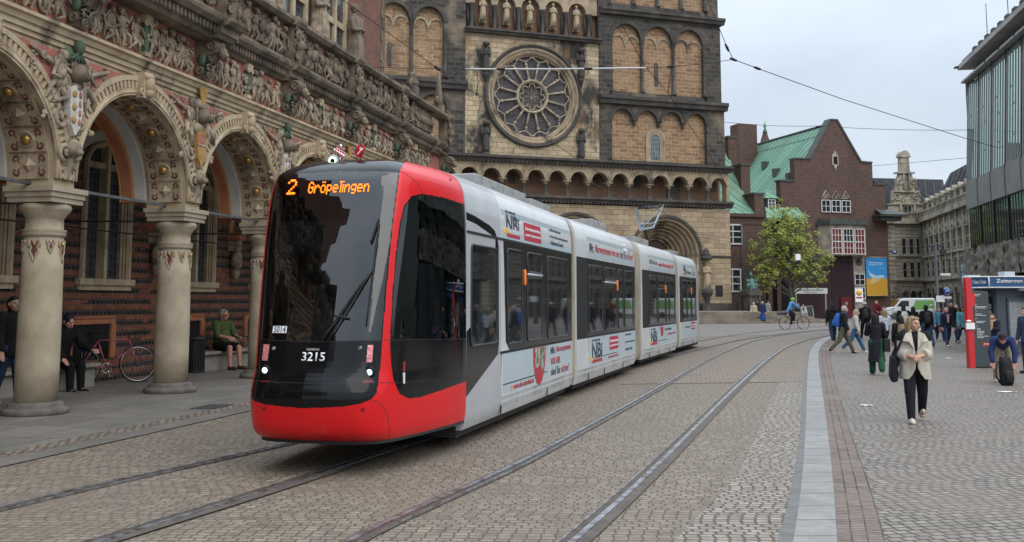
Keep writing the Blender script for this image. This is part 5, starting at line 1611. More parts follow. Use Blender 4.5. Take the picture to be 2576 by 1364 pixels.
nbi(2, 1.15, .53, .95, .37); panel(2, [(2.6, .98), (3.2, .98), (3.1, .72), (2.75, .72)], m_txtred, 'advert_mark', .005, raw=True, both=False); stext(2, 'Ihre Sicherheit', 3.4, 4.6, .86, .08, m_txt); stext(2, 'ist unser Beruf', 3.9, 5.3, .72, .08, m_txtred)
nbi(3, .9, 2.58, .5, .25); stext(3, 'NBi-Sicherheit', 1.5, 2.5, 2.62, .1, m_txt); bullets(3, 2.7, 2.78, .09, .05, .8); redbox(3, 2.3, 3.1, .72, .97); stext(3, 'Ihre Sicherheit', 1.0, 2.0, .8, .06, m_txt)
# cab side fittings
g = G(); q = nose_at(1015, 935)
if q is not None:
    g.box(q.x - .015, q.x + .015, q.y - .012, q.y, q.z - .12, q.z - .01); g.build('side_marker', m_txtwhite, tram)
    g = G(); g.box(q.x - .012, q.x + .012, q.y - .012, q.y, q.z, q.z + .1); g.build('side_marker', m_txtred, tram)
# bellows between the cars
for k in range(3):
    la, ra = mloc(k); lb, rb = mloc(k + 1)
    A = Matrix.Translation(la) @ Matrix.Rotation(ra, 4, 'Z'); B = Matrix.Translation(lb) @ Matrix.Rotation(rb, 4, 'Z')
    g = G(); n = len(PROF); nr = 14; rs_ = []
    for i in range(nr + 1):
        t = i / nr; sc_ = .965 if i % 2 else .93
        def sc2(y, z): return (HW + (y - HW) * sc_, 1.75 + (z - 1.75) * (sc_ + .01))
        rs_.append([(A @ Vector((TLEN[k] - .02, *sc2(y, z)))).lerp(B @ Vector((.02, *sc2(y, z))), t) for y, z in PROF])
    g.add([p for r_ in rs_ for p in r_], [(i * n + j, i * n + (j + 1) % n, (i + 1) * n + (j + 1) % n, (i + 1) * n + j) for i in range(nr) for j in range(n)], False)
    g.build('bellows', m_bellow, tram)
    for e, L0 in ((k, TLEN[k] - .03), (k + 1, .0)):
        pass
# underframe and bogies
for k in range(4):
    g = G(); e = TLEN[k] if k < 3 else 4.6
    g.box((.0 if k == 0 else .1), e - .1, .12, 2 * HW - .12, .13, .26)
    put(g.build('underframe', m_under, tram), k)
    for s in ((.9, 3.0) if k == 0 else (e * .35, e * .65)):
        for y in (.42, 1.48):
            g = G(); g.T = Matrix.Translation((s, y, .245)) @ Matrix.Rotation(PI / 2, 4, 'X'); g.lathe([(.05, -.06), (.22, -.06), (.25, -.04), (.24, .05), (.05, .06)], n=20); put(g.build('wheel', m_steel, tram), k)
# roof equipment
def roofbox(k, x0, x1, y0, y1, h, fins=8):
    g = G(); g.box(x0, x1, y0, y1, 3.2, 3.27 + h); o = put(g.build('roof_unit', m_roofbox, tram), k); bevel(o, .02)
    g = G()
    for i in range(fins):
        s = x0 + (x1 - x0) * (i + .5) / fins; g.box(s - .03, s + .03, y0 - .012, y0, 3.28, 3.27 + h * .85)
    g.build('louvre', m_tskirt, o)
roofbox(0, 1.4, 4.2, .3, 1.6, .11, 5); roofbox(1, 2.7, 4.2, .25, 1.65, .12, 6); roofbox(2, .5, 2.4, .25, 1.65, .11, 7); roofbox(3, .3, 1.6, .3, 1.6, .1, 4); roofbox(0, 4.6, 6.0, .3, 1.6, .08, 3)
# pantograph on the third car
k = 2
def tl3(px, py, y):
    s, z = TWS[k].at(px, py, y); return Vector((s, y, z))
g = G(); a = tl3(1629, 606, .9); b = tl3(1622, 577, .9); g.tube([a + Vector((0, 0, -.25)), a, b], .05, 8); put(g.build('pantograph_arm', m_seam, tram), k)
g = G(); c1 = tl3(1611, 578, .6); c2 = tl3(1643, 573, 1.2); d1 = tl3(1603, 524, .35); d2 = tl3(1668, 517, 1.5)
g.tube([d1, c1, c2, d2], .035, 8); g.tube([c1.lerp(d1, .25), c2.lerp(d2, .2)], .02, 6); g.tube([c1, d2], .012, 5); g.tube([c2, d1], .012, 5)
put(g.build('pantograph_frame', m_steelblue, tram), k)
g = G(); g.tube([d1 + Vector((-.1, -.3, 0)), d1, d2, d2 + Vector((.1, .3, -.03))], .028, 6); g.tube([d1 + Vector((.25, -.2, 0)), d2 + Vector((.25, .1, 0))], .022, 6); put(g.build('contact_strip', m_seam, tram), k)
# two little flags over the windscreen
for px, py, nm, cl in ((846, 392, 'white and red checked pennant', 0), (880, 390, 'red pennant with white key', 1)):
    s, z = TWS[0].at(px, py, .95)
    fl_ = thing('pennant', 'small ' + nm + ' flying on the tram roof', 'flag', TWS[0].world(-1.25, .95 + (.12 if cl == 0 else -.12), 3.2), TWS[0].rz, 'pennants on the tram roof'); fl_.scale = (.65, .65, .65)
    lean = -.06 if cl == 0 else .05
    g = G(); g.tube([(0, 0, 0), (0, -lean, .22)], .006, 5); g.build('staff', m_seam, fl_)
    g = G(); h_ = [(0, -lean * .3, .05), (.02, .055 - lean * .3, .03), (.0, .10 - lean, .13), (.0, .075 - lean, .24), (0, -lean, .22)]
    for i in range(7):
        for j in range(5):
            if True:
                def F(a, b): return (.02 * math.sin(a * 1.2 + b), (-1 if cl else 1) * (.018 * a - .01 * b) * -1 - lean * b / 5, .05 + .036 * b + .012 * a)
                g.mi = (1 if (i + j) % 2 == 0 else 0) if cl == 0 else (1 if (i, j) in ((3, 1), (3, 2), (3, 3), (2, 3), (4, 3)) else 0)
                g.add([F(i, j), F(i + 1, j), F(i + 1, j + 1), F(i, j + 1)], [(0, 1, 2, 3)])
    g.build('cloth', [plain('flag_red', (.5, .02, .03), .7), m_txtwhite], fl_)
# ================================================================ buildings on the right
rnd = random.Random(23)
def z3(x, y): return ((1860 + x / 2.1995) * .948, (280 + y / 2.1995) * .948)
def ptd(px, py, y):
    """the point on the sight line at world depth y"""
    d = ray(px, py); t = y / d.y
    return Vector((d.x * t, y, CAM_H + d.z * t))
m_bbrick = masonry('dark_clinker_brick', (.128, .070, .054), (.080, .047, .039), (.115, .085, .07), .4, .14, .02, bump=.4, var=.5, dirt=(.065, .04, .035), dsc=.25, dlo=.5, dhi=.75)
m_copper = masonry('green_copper_roof', (.20, .38, .275), (.15, .30, .215), (.06, .15, .105), .9, 9.0, .10, rough=.7, bump=.4, var=.3, offset=.37, dirt=(.13, .19, .13), dsc=.35, dlo=.48, dhi=.75, gd=.05, dsx=(.6, 1, .6))
m_cgutter = plain('dark_roof_metal', (.055, .055, .05), .6, .2, col2=(.075, .095, .08), sc=1.5)
m_winw = plain('white_window_frame', (.62, .62, .6), .6)
m_wing = plain('far_window_glass', (.02, .025, .03), .08, spec=.9)
m_curt = plain('red_curtain', (.17, .015, .018), .8, col2=(.10, .01, .012), sc=5, sx=(3, 1, .3))
m_tarp = plain('maroon_tarpaulin', (.032, .012, .017), .8, col2=(.02, .009, .012), sc=.7)
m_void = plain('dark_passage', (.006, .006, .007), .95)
m_post = masonry('post_sandstone', (.38, .33, .26), (.30, .255, .195), (.14, .12, .1), 1.6, .42, .04, bump=.5, var=.4, dirt=(.13, .115, .095), dsc=.2, dlo=.5, dhi=.74, gd=.05)
m_posttrim = plain('post_trim', (.42, .37, .29), .85, col2=(.25, .215, .17), sc=1.2, col3=(.08, .07, .06), sc3=.7, lo3=.5, hi3=.72)
m_pinkb = plain('post_pink_brick', (.24, .15, .12), .85, col2=(.19, .12, .1), sc=2)
m_slate = plain('slate_roof', (.036, .037, .041), .8, 0, 0, .15, col2=(.027, .027, .03), sc=.9)
m_slateline = plain('pale_slate_pattern', (.085, .085, .09), .6)
def window_of(parent, x0, x1, z0, z1, y, nx, nz, mf=None, mg=None, fw=.07, name='window'):
    mf = mf or m_winw; mg = mg or m_wing
    g = G()
    g.box(x0 - fw, x0, y - .06, y + .02, z0 - fw, z1 + fw); g.box(x1, x1 + fw, y - .06, y + .02, z0 - fw, z1 + fw)
    g.box(x0, x1, y - .06, y + .02, z1, z1 + fw); g.box(x0 - fw * .4, x1 + fw * .4, y - .1, y + .02, z0 - fw, z0)
    for i in range(1, nx): x = x0 + (x1 - x0) * i / nx; g.box(x - fw * .35, x + fw * .35, y - .045, y, z0, z1)
    for i in range(1, nz): z = z0 + (z1 - z0) * i / nz; g.box(x0, x1, y - .04, y - .001, z - fw * .35, z + fw * .35)
    f = g.build(name, mf, parent)
    g = G(); g.box(x0, x1, y - .012, y - .004, z0, z1); g.build('pane', mg, f)
    return f
# ---- brick house with green copper roof
BB = Wall(gp(2228, 801), 73.6)
bb = thing('brick_gable_house', 'dark brick gabled house with green copper roof, bay window and blue and yellow banner', 'building', BB.P, BB.rz)
OUTL = [(-11.2, 0), (-11.2, 13.15), (-9.62, 13.15), (-9.62, 15.32), (-7.8, 15.38), (-5.4, 19.35), (-4.75, 19.35), (-2.2, 15.3), (-.86, 15.25), (-.86, 13.1), (.55, 13.05), (.7, 0)]
g = G(); g.prism(OUTL, 0, .8); g.box(-12.9, .4, .8, 22, 0, 10); g.build('brick_wall', m_bbrick, bb)
cop = [(-9.62, 15.32), (-7.8, 15.38), (-5.4, 19.35), (-4.75, 19.35), (-2.2, 15.3), (-.86, 15.25)]
for (a, b), (c, d) in zip(cop, cop[1:]):
    l = math.hypot(c - a, d - b); g = G(); g.prism([(a, b + .005), (c, d + .005), (c - (d - b) / l * .12, d + .16), (a - (d - b) / l * .12, b + .16)], -.1, .95); g.build('gable_coping', m_cgutter, bb)
for q in ((-11.3, -9.6, -.1, .95, 13.15, 13.3), (-.9, .65, -.1, .95, 13.1, 13.25)): g = G(); g.box(*q); g.build('gable_coping', m_cgutter, bb)
g = G()
g.add([(-5.07, .8, 19.1), (-5.07, 21, 19.1), (-9.2, 21, 12.9), (-9.2, .8, 12.9), (-12.6, 21, 10.0), (-12.6, .8, 10.0)], [(0, 1, 2, 3), (3, 2, 4, 5)])
g.add([(-5.07, .8, 19.1), (-5.07, 21, 19.1), (-1, 21, 12.9), (-1, .8, 12.9), (1.0, 21, 10.5), (1.0, .8, 10.5)], [(1, 0, 3, 2), (2, 3, 5, 4)])
g.add([(-5.07, 21, 19.1), (-12.6, 21, 10), (1, 21, 10)], [(0, 1, 2)])
# copper seams need run along the slope: object coordinates x+y / z
g.build('copper_roof', m_copper, bb)
g = G(); g.tube([(-5.07, .8, 19.12), (-5.07, 21, 19.12)], .14, 6); g.box(-12.75, -12.45, .4, 21, 9.86, 10.02); g.build('roof_ridge_and_gutter', m_cgutter, bb)
for x, y, z in ((-8.0, 6, 14.75), (-7.2, 9.5, 15.95), (-8.6, 2.5, 13.85)):
    g = G(); g.box(x - .35, x + .3, y - .3, y + .3, z - .35, z + .45); g.build('roof_hatch', m_cgutter, bb)
g = G(); g.box(-12.75, -11.75, -.1, 2.6, 10.0, 11.45); g.build('dormer', m_cgutter, bb)
g = G(); g.add([(-13.0, -.3, 11.45), (-11.5, -.3, 11.45), (-11.5, 3.5, 11.5), (-13, 3.5, 11.5), (-12.25, .8, 12.3), (-12.25, 3.5, 12.3)], [(0, 1, 4), (1, 2, 5, 4), (3, 0, 4, 5)]); g.build('dormer_roof', m_copper, bb)
window_of(bb, -12.6, -11.95, 10.4, 11.3, -.11, 2, 3)
g = G(); g.add([(-13.4, -1.0, 9.5), (-9.0, -1.0, 9.5), (-9.4, 0, 10.6), (-12.9, 0, 10.6)], [(0, 1, 2, 3)]); g.box(-13.3, -9.1, -.9, -.02, 9.3, 9.5); g.build('lower_copper_eave', m_copper, bb)
p = BB.at(*z3(195, 112), 14); q = BB.at(*z3(308, 240), 14)
g = G(); g.box(p[0], q[0], 13.2, 15, q[1] - 3, p[1]); g.build('chimney', m_bbrick, bb)
p = BB.at(*z3(372, 92), 28); q = BB.at(*z3(403, 210), 28); hw = q[0] - p[0]
g = G(); g.mi = 0; g.lathe([(hw * 1.1, q[1] - 3), (hw * 1.0, q[1]), (hw * .15, q[1] + (p[1] - q[1]) * .62)], (p[0], 28, 0), 4, smooth=False)
g.mi = 1; g.lathe([(hw * .5, q[1] + (p[1] - q[1]) * .42), (hw * .12, q[1] + (p[1] - q[1]) * .66), (.22, q[1] + (p[1] - q[1]) * .7), (.03, p[1])], (p[0], 28, 0), 8); g.build('spire', [m_bbrick, m_copper], bb)
# gable niche, triple window with pointed hoods, bay
g = G(); g.mi = 0; g.box(-5.42, -4.72, -.08, .05, 14.9, 15.85); g.prism([(-5.42, 15.85), (-4.72, 15.85), (-5.07, 16.35)], -.08, .05); g.lathe([(.02, 14.3), (.2, 14.9)], (-5.07, 0, 0), 8)
g.mi = 1; g.box(-5.28, -4.86, -.1, -.05, 15.0, 15.75); g.build('gable_niche', [m_posttrim, m_void], bb)
for i in range(3):
    x0 = -6.72 + i * 1.13
    window_of(bb, x0, x0 + .86, 10.32, 11.4, -.02, 2, 2)
    g = G(); g.tube([(x0 - .08, -.06, 11.62), (x0 + .1, -.06, 11.85), (x0 + .43, -.06, 12.35), (x0 + .76, -.06, 11.85), (x0 + .94, -.06, 11.62), (x0 - .08, -.06, 11.62)], .06, 5)
    for a, b in (((.15, 11.65), (.6, 12.05)), ((.43, 11.65), (.75, 11.9)), ((.7, 11.65), (.26, 12.05)), ((.43, 11.65), (.1, 11.9))): g.tube([(x0 + a[0], -.05, a[1]), (x0 + b[0], -.05, b[1])], .035, 4)
    g.build('window_hood', m_posttrim, bb)
g = G(); g.hprism([(-7.25, .0), (-6.6, -1.1), (-2.7, -1.1), (-2.3, 0)], 6.05, 9.0); b_ = g.build('bay_window', m_posttrim, bb)
g = G(); g.hprism([(-7.55, .0), (-6.8, -1.4), (-2.5, -1.4), (-2.0, 0)], 9.0, 9.25); g.hprism([(-7.3, .0), (-6.6, -1.1), (-2.7, -1.1), (-2.2, 0)], 9.25, 9.55); g.build('bay_roof', m_cgutter, b_)
for i in range(3):
    for j, (a, b) in enumerate(((7.4, 8.55), (6.22, 7.28))):
        x0 = -6.42 + i * 1.27
        window_of(bb, x0, x0 + .98, a, b, -1.11, 3, 2, mg=m_curt if (i != 1 or j == 1) else m_wing)
# lower stone bay, hanging, doors
g = G(); g.box(-3.62, -2.35, -.3, 0, 0, 6.04); lb = g.build('stone_window_bay', m_posttrim, bb)
for a, b in ((3.25, 4.25), (1.95, 2.95)): window_of(bb, -3.5, -2.5, a, b, -.32, 2, 2)
g = G(); g.T = Matrix.Translation((-3.0, -.3, 5.45)) @ Matrix.Rotation(PI / 2, 4, 'X'); g.lathe([(.12, 0), (.16, .04), (.3, .06), (.36, .02), (.4, 0)], n=18); g.build('round_vent', m_cgutter, bb)
g = G(); g.grid(lambda i, j: (-6.05 + 2.5 * i, -.22 + .05 * math.sin(i * 22 + j * 3), .9 + 4.62 * j), 24, 10); g.box(-6.1, -3.6, -.3, -.1, 5.5, 5.6); g.build('maroon_hanging', m_tarp, bb)
g = G(); g.box(-10.4, -6.2, -.06, -.02, 0, 5.6); g.build('shopfront_cladding', m_tarp, bb)
g = G(); g.box(-5.2, -3.95, -.36, -.24, .05, 2.05); dd = g.build('red_door', plain('door_red', (.12, .01, .014), .6), bb)
g = G(); g.box(-4.75, -4.45, -.375, -.36, 1.3, 1.6); g.build('door_notice', m_posttrim, dd)
g = G(); g.add([(-1.2, -1.6, 10.1), (1.9, -1.6, 10.1), (1.2, .2, 10.75), (-.7, .2, 10.75)], [(0, 1, 2, 3)]); g.box(-1.15, 1.85, -1.55, .1, 9.9, 10.09); g.build('copper_canopy', m_cgutter, bb)
g = G(); g.box(-1.0, 1.4, -1.2, -.02, 9.5, 9.9); g.build('canopy_soffit', m_cgutter, bb)
# dark covered passage on the left of the gable
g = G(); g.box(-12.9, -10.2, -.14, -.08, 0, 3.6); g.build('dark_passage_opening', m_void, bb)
for x in (-12.85, -11.9, -10.2): 
    g = G(); g.box(x - .25, x + .15, -.5, -.14, 0, 3.7); g.build('passage_pier', m_bbrick, bb)
g = G(); g.box(-13.0, -9.9, -.5, -.02, 3.7, 4.4); g.build('passage_lintel', m_bbrick, bb)
# banner with a dove
m_bblue = plain('banner_blue', (.03, .27, .62), .7); m_byel = plain('banner_yellow', (.60, .32, .03), .7); m_dove = plain('banner_pale_dove', (.42, .58, .66), .7); m_dove2 = plain('banner_pale_wing', (.62, .50, .2), .7)
bn = thing('banner', 'long blue and yellow banner with pale dove hanging on the brick wall', 'banner', BB.world(-1.08, -.3, 0), BB.rz)
g = G(); g.mi = 0; g.box(-1.17, 1.2, -.03, 0, 3.87, 5.9); g.mi = 1; g.box(-1.17, 1.2, -.03, 0, 2.2, 3.868); g.build('cloth', [m_bblue, m_byel], bn)
g = G(); g.mi = 0
g.prism([(-.95, 4.75), (-.7, 4.4), (-.2, 4.2), (.1, 4.12), (.4, 4.2), (.7, 4.22), (1.0, 3.98), (.7, 3.9), (.4, 3.875), (-.5, 3.875), (-.75, 4.1), (-.85, 4.3), (-.9, 4.55)], -.05, -.03)
g.mi = 1; g.prism([(-.5, 3.86), (.4, 3.86), (.2, 3.6), (-.2, 3.45), (-.55, 3.3), (-.75, 3.32), (-.7, 3.6)], -.05, -.03)
g.build('dove', [m_dove, m_dove2], bn)
for i, (t, w_, h, z) in enumerate((('Suche den Frieden', 1.6, .14, 5.32), ('und jage ihm nach.', 1.5, .14, 5.12))): write('lettering', t, m_txtwhite, bn, Matrix.Translation((-.85, -.032, z)), w=w_, h=h, bold=.01)
write('lettering', 'Psalm 34,15', m_txtwhite, bn, Matrix.Translation((.3, -.032, 4.82)), w=.6, h=.06)
g = G(); g.tube([(-1.25, -.05, 5.93), (1.25, -.05, 5.93)], .05, 6); g.tube([(-1.2, -.05, 2.18), (1.22, -.05, 2.18)], .04, 6); g.build('hanging_rod', m_posttrim, bn)
# ---- lower brick wing by the church with stepped parapet
wg = thing('brick_wing', 'low brick wing with white sash windows and steep green roof beside the cathedral tower', 'building', BB.P, BB.rz)
wy = -3.0
wx = BB.at(*z3(374, 900), wy)[0]; wz = BB.at(*z3(300, 652), wy)[1]
g = G(); g.box(wx - 12, wx, wy, 7, 0, wz); g.build('wing_wall', m_bbrick, wg)
g = G(); g.box(wx - 12, wx + .12, wy - .25, wy + .3, wz, wz + .3); g.box(wx - 12, wx + .05, wy - .06, wy, wz - .7, wz - .62); g.build('wing_gutter', plain('brown_fascia', (.07, .035, .03), .6), wg)
g = G(); g.add([(wx - 12, wy - .1, wz + .25), (wx - .8, wy - .1, wz + .25), (wx - .8, wy + 1.5, wz + 1.6), (wx - 12, wy + 1.5, wz + 1.6), (wx - .8, wy + 8, wz + 10.5), (wx - 12, wy + 8, wz + 10.5)], [(0, 1, 2, 3), (3, 2, 4, 5)]); g.build('wing_roof', m_copper, wg)
for i in range(3):
    y0 = wy + 2.35 * i - .05; zt = wz + 2.1 + 3.0 * i
    g = G(); g.box(wx - .95, wx - .0 - .001 * i, y0, y0 + 2.36, wz - .2 + 3.0 * max(0, i - 1), zt); g.mi = 1; g.box(wx - 1.05, wx + .08, y0 - .08, y0 + 2.3, zt, zt + .18); g.build('stepped_parapet', [m_bbrick, m_cgutter], wg)
for (a, b, c, d) in ((168, 700, 236, 808), (168, 960, 232, 1085)):
    p = BB.at(*z3(a, b), wy); q = BB.at(*z3(c, d), wy)
    window_of(wg, p[0] - .5, q[0] - .06, q[1] + .06, p[1], wy - .01, 2, 3, fw=.13)
g = G(); g.lathe([(.06, 0), (.06, wz - .6)], (wx - 2.4, wy - .08, 0), 8); g.build('downpipe', m_cgutter, wg)

# ---- sandstone post office
PE = Wall(gp(2337, 793), 80)
po = thing('post_office', 'ornate grey sandstone building with tall scrolled gable and dark slate roof', 'building', PE.P, PE.rz)
g = G(); g.box(-9.5, 0, 0, 30, 0, 10.9); g.build('end_wall', m_post, po)
g = G()
for z, p_, h in ((10.9, .55, .6), (7.0, .2, .3), (4.1, .3, .35)): g.box(-9.6, p_, -p_, .3, z, z + h)
for x in (-4.55, -.45):
    for i in range(20): g.box(x - .45, x + .45, -.14 - (.04 if i % 2 else 0), 0, .54 * i + .02, .54 * i + .5)
for i in range(24): g.box(-4.6 + i * .2, -4.5 + i * .2, -.42, -.3, 11.5, 12.1)
g.box(-4.8, .2, -.5, -.25, 12.1, 12.25)
g.build('cornices_and_quoins', m_posttrim, po)
# scrolled gable
g = G()
GB = [(-4.3, 11.4), (-4.3, 12.9), (-3.95, 13.3), (-3.9, 14.6), (-3.4, 15.0), (-3.3, 16.2), (-2.95, 16.9), (-2.8, 17.6), (-2.75, 19.3), (-1.75, 19.3), (-1.7, 17.6), (-1.5, 16.9), (-1.2, 16.2), (-1.1, 15.0), (-.6, 14.6), (-.55, 13.3), (-.2, 12.9), (-.2, 11.4)]
g.prism(GB, 0, .8)
for z, a, b in ((13.2, -4.1, -.4), (14.7, -3.7, -.8), (17.0, -3.15, -1.35)): g.box(a - .2, b + .2, -.25, .9, z, z + .2)
g.arc(-2.25, 19.2, .0, .62, 0, PI, -.1, .85, 14); g.box(-2.95, -1.55, -.15, .9, 19.0, 19.2)
for x, z in ((-3.9, 13.6), (-.6, 13.6), (-3.2, 15.4), (-1.3, 15.4)): g.lathe([(.22, z), (.26, z + .3), (.1, z + .5), (.14, z + .8), (.02, z + 1.5)], (x, .2, 0), 8); 
for s in (-1, 1):
    spiral(g, -2.25 + s * 1.25, 14.2, -.1, .5, 1.5, s, 0, .12, 16); spiral(g, -2.25 + s * .9, 16.0, -.1, .4, 1.5, s, 0, .1, 16)
    g.tube([(-2.25 + s * .35, -.12, 14.9), (-2.25 + s * .35, -.12, 17.0)], .1, 6); g.tube([(-2.25 + s * .9, -.12, 11.6), (-2.25 + s * .9, -.12, 13.2)], .14, 6)
for _ in range(26): lump(g, -2.25 + rnd.uniform(-1.2, 1.2), rnd.uniform(13.5, 16.6), .22, -.05, 3, rnd)
g.build('scrolled_gable', m_posttrim, po)
g = G(); g.lathe([(.9, 13.5), (.85, 15.8), (1.15, 16.1), (1.1, 16.5), (.8, 16.9), (.3, 17.1)], (-5.4, 6, 0), 8); g.lathe([(.2, 13.5), (.24, 15.2), (.02, 16.4)], (-7.0, 6, 0), 8); g.lathe([(.2, 13.5), (.24, 15.2), (.02, 16.4)], (-3.9, 6, 0), 8); g.build('roof_pavilion', m_posttrim, po)
g = G(); g.add([(-9.5, .3, 11.4), (.1, .3, 11.4), (.1, 30, 11.4), (-9.5, 30, 11.4), (-6.5, 5, 16.3), (-2.2, 5, 16.3), (-2.2, 30, 16.3), (-6.5, 30, 16.3)], [(0, 1, 5, 4), (1, 2, 6, 5), (3, 0, 4, 7), (4, 5, 6, 7)]); g.build('slate_roof', m_slate, po)
for (a, b) in ((-3.13, -2.68), (-2.2, -1.68), (-1.25, -.85)):
    window_of(po, a, b, 7.25, 9.1, -.02, 1, 2, m_posttrim); window_of(po, a, b, 4.5, 6.25, -.02, 1, 2, m_posttrim)
    g = G(); g.prism([(a - .05, .3), (b + .05, .3), (b + .05, 2.6)] + [((a + b) / 2 + (b - a + .1) / 2 * math.cos(PI * k / 8), 2.6 + (b - a + .1) / 2 * math.sin(PI * k / 8)) for k in range(9)] + [(a - .05, 2.6)], -.05, -.01); g.build('arched_opening', m_wing, po)
    g = G(); g.arc((a + b) / 2, 2.6, (b - a) / 2 + .06, (b - a) / 2 + .3, 0, PI, -.14, 0, 10); g.build('arch_trim', m_posttrim, po)
for i in range(2): window_of(po, -2.55 + .5 * i - .12, -2.15 + .5 * i - .12, 11.9, 13.0, -.02, 1, 2, m_posttrim)
for x in (-7.6, -6.2):
    window_of(po, x, x + .5, 7.25, 9.1, -.02, 1, 2, m_posttrim); window_of(po, x, x + .5, 4.5, 6.25, -.02, 1, 2, m_posttrim)
g = G(); g.add([(-2.2, 2, 11.4), (4.8, 2, 11.4), (7.8, 8, 17.4), (-2.2, 8, 17.4), (7.8, 30, 17.4), (-2.2, 30, 17.4)], [(0, 1, 2, 3), (3, 2, 4, 5)]); rf = g.build('slate_roof', m_slate, po)
g = G()
for i in range(5):
    for s in (-1, 1): g.tube([(.2 + i * 1.2, 3.2 + .02 * i, 12.7), (.2 + i * 1.2 + s * 2.2, 7.4, 16.95)][::s], .045, 4)
g.build('slate_pattern', m_slateline, rf)
# street wing, parallel to the glass house
PSW = Wall(PE.world(.0, .9), 191.1)
pw = thing('post_office_wing', 'long sandstone street wing with arched ground floor and dormered balustrade behind the bus sign', 'building', PSW.P, PSW.rz)
g = G(); g.box(1.2, 40, 0, 12, 0, 11.0); g.build('wing_wall', m_post, pw)
g = G(); g.box(0.02, 1.2, .02, 11.9, .0, 10.9); g.build('recessed_brick_bay', m_pinkb, pw)
g = G()
for z, p_, h in ((11.0, .6, .5), (6.75, .25, .3), (4.0, .35, .35), (9.4, .12, .15)): g.box(1.2, 40, -p_, .2, z, z + h)
for i in range(120): g.box(1.3 + i * .3, 1.42 + i * .3, -.45, -.3, 11.5, 12.1)
g.box(1.2, 40, -.5, -.25, 12.1, 12.28)
for i in range(13):
    x = 2.2 + i * 2.85
    g.box(x - .3, x + .3, -.15, 0, 4.4, 11)
g.build('cornices_and_pilasters', m_posttrim, pw)
for i in range(9):
    x = 3.0 + i * 2.85
    window_of(pw, x, x + 1.25, 7.3, 8.95, -.02, 1, 2, m_posttrim, fw=.14); window_of(pw, x, x + 1.25, 4.5, 6.2, -.02, 1, 2, m_posttrim, fw=.14)
    g = G(); g.arc(x + .62, 9.25, .5, .85, 0, PI, -.25, 0, 8); g.box(x - .2, x + 1.44, -.3, 0, 9.1, 9.25); g.build('window_pediment', m_posttrim, pw)
    g = G(); c = x + .62; g.prism([(c - .7, .2), (c + .7, .2), (c + .7, 2.5)] + [(c + .7 * math.cos(PI * k / 8), 2.5 + .7 * math.sin(PI * k / 8)) for k in range(9)] + [(c - .7, 2.5)], -.05, -.01); g.build('arched_opening', m_wing, pw)
    g = G(); g.arc(c, 2.5, .72, 1.05, 0, PI, -.16, 0, 10); g.build('arch_trim', m_posttrim, pw)
    g = G(); g.box(x - .2, x + 1.4, -.1, .9, 12.28, 13.15); g.box(x - .35, x + 1.55, -.25, 1, 13.15, 13.3); g.arc(c, 13.3, .1, .5, 0, PI, -.1, .6, 8); d_ = g.build('dormer', m_posttrim, pw)
    g = G(); g.box(x + .05, x + .5, -.13, -.1, 12.4, 13.0); g.box(x + .75, x + 1.2, -.13, -.1, 12.4, 13.0); g.build('pane', m_wing, d_)
g = G(); g.add([(1.2, .6, 11.6), (40, .6, 11.6), (40, 3.4, 17.0), (1.2, 3.4, 17.0), (40, 12, 17.0), (1.2, 12, 17.0)], [(0, 1, 2, 3), (3, 2, 4, 5)]); rf = g.build('slate_roof', m_slate, pw)
g = G()
for i in range(14):
    for s in (-1, 1): g.tube([(6 + i * 2.4, .75, 11.95), (6 + i * 2.4 + s * 3.6, 3.2, 16.75)], .05, 4)
g.build('slate_pattern', m_slateline, rf)

# ---- glass parliament house
GW = Wall(gp(2446, 832), 191.1)
gb = thing('glass_parliament', 'modern glass and bronze building with stone reliefs and overhanging flat roof at right', 'building', GW.P, GW.rz)
m_gl = plain('green_facade_glass', (.50, .68, .59), .02, .85)
m_gl2 = plain('dark_facade_glass', (.10, .13, .12), .04, .6)
m_bronzef = plain('bronze_fin', (.024, .02, .019), .5, .3)
m_alu = plain('aluminium_panel', (.28, .285, .29), .4, .3, col2=(.23, .235, .24), sc=1.2)
m_roofw = plain('roof_edge_pale', (.40, .40, .39), .6, col2=(.28, .28, .27), sc=.8)
m_rel = plain('cast_relief', (.2, .18, .15), .85, col2=(.10, .09, .075), sc=1.3, bump=.6, bsc=5)
g = G(); g.box(1.6, 32, .35, 16, 0, 14.5); g.build('core', m_gl2, gb)
g = G(); g.add([(1.75, -.5, 14.85), (34, -.5, 14.85), (34, 17, 14.85), (1.75, 17, 14.85), (1.75, -.5, 15.1), (34, -.5, 15.1), (34, 17, 15.6), (1.75, 17, 15.6)], [(0, 3, 2, 1), (4, 5, 6, 7), (0, 1, 5, 4), (1, 2, 6, 5), (2, 3, 7, 6), (3, 0, 4, 7)]); g.build('roof_slab', m_roofw, gb)
g = G(); g.box(2.0, 33, -.3, 16, 15.12, 15.35); g.box(1.7, 2.1, -.7, -.49, 14.95, 15.02)
for i in range(14): g.box(4 + i * 1.3, 4.5 + i * 1.3, -.2, .3, 15.35, 15.6)
g.build('roof_upstand', m_cgutter, gb)
g = G(); g.tube([(6.5, 0, 15.5), (6.5, 0, 17.4)], .02, 4); g.tube([(10.5, 0, 15.5), (10.5, 0, 17.6)], .02, 4); g.build('roof_antenna', m_cgutter, gb)
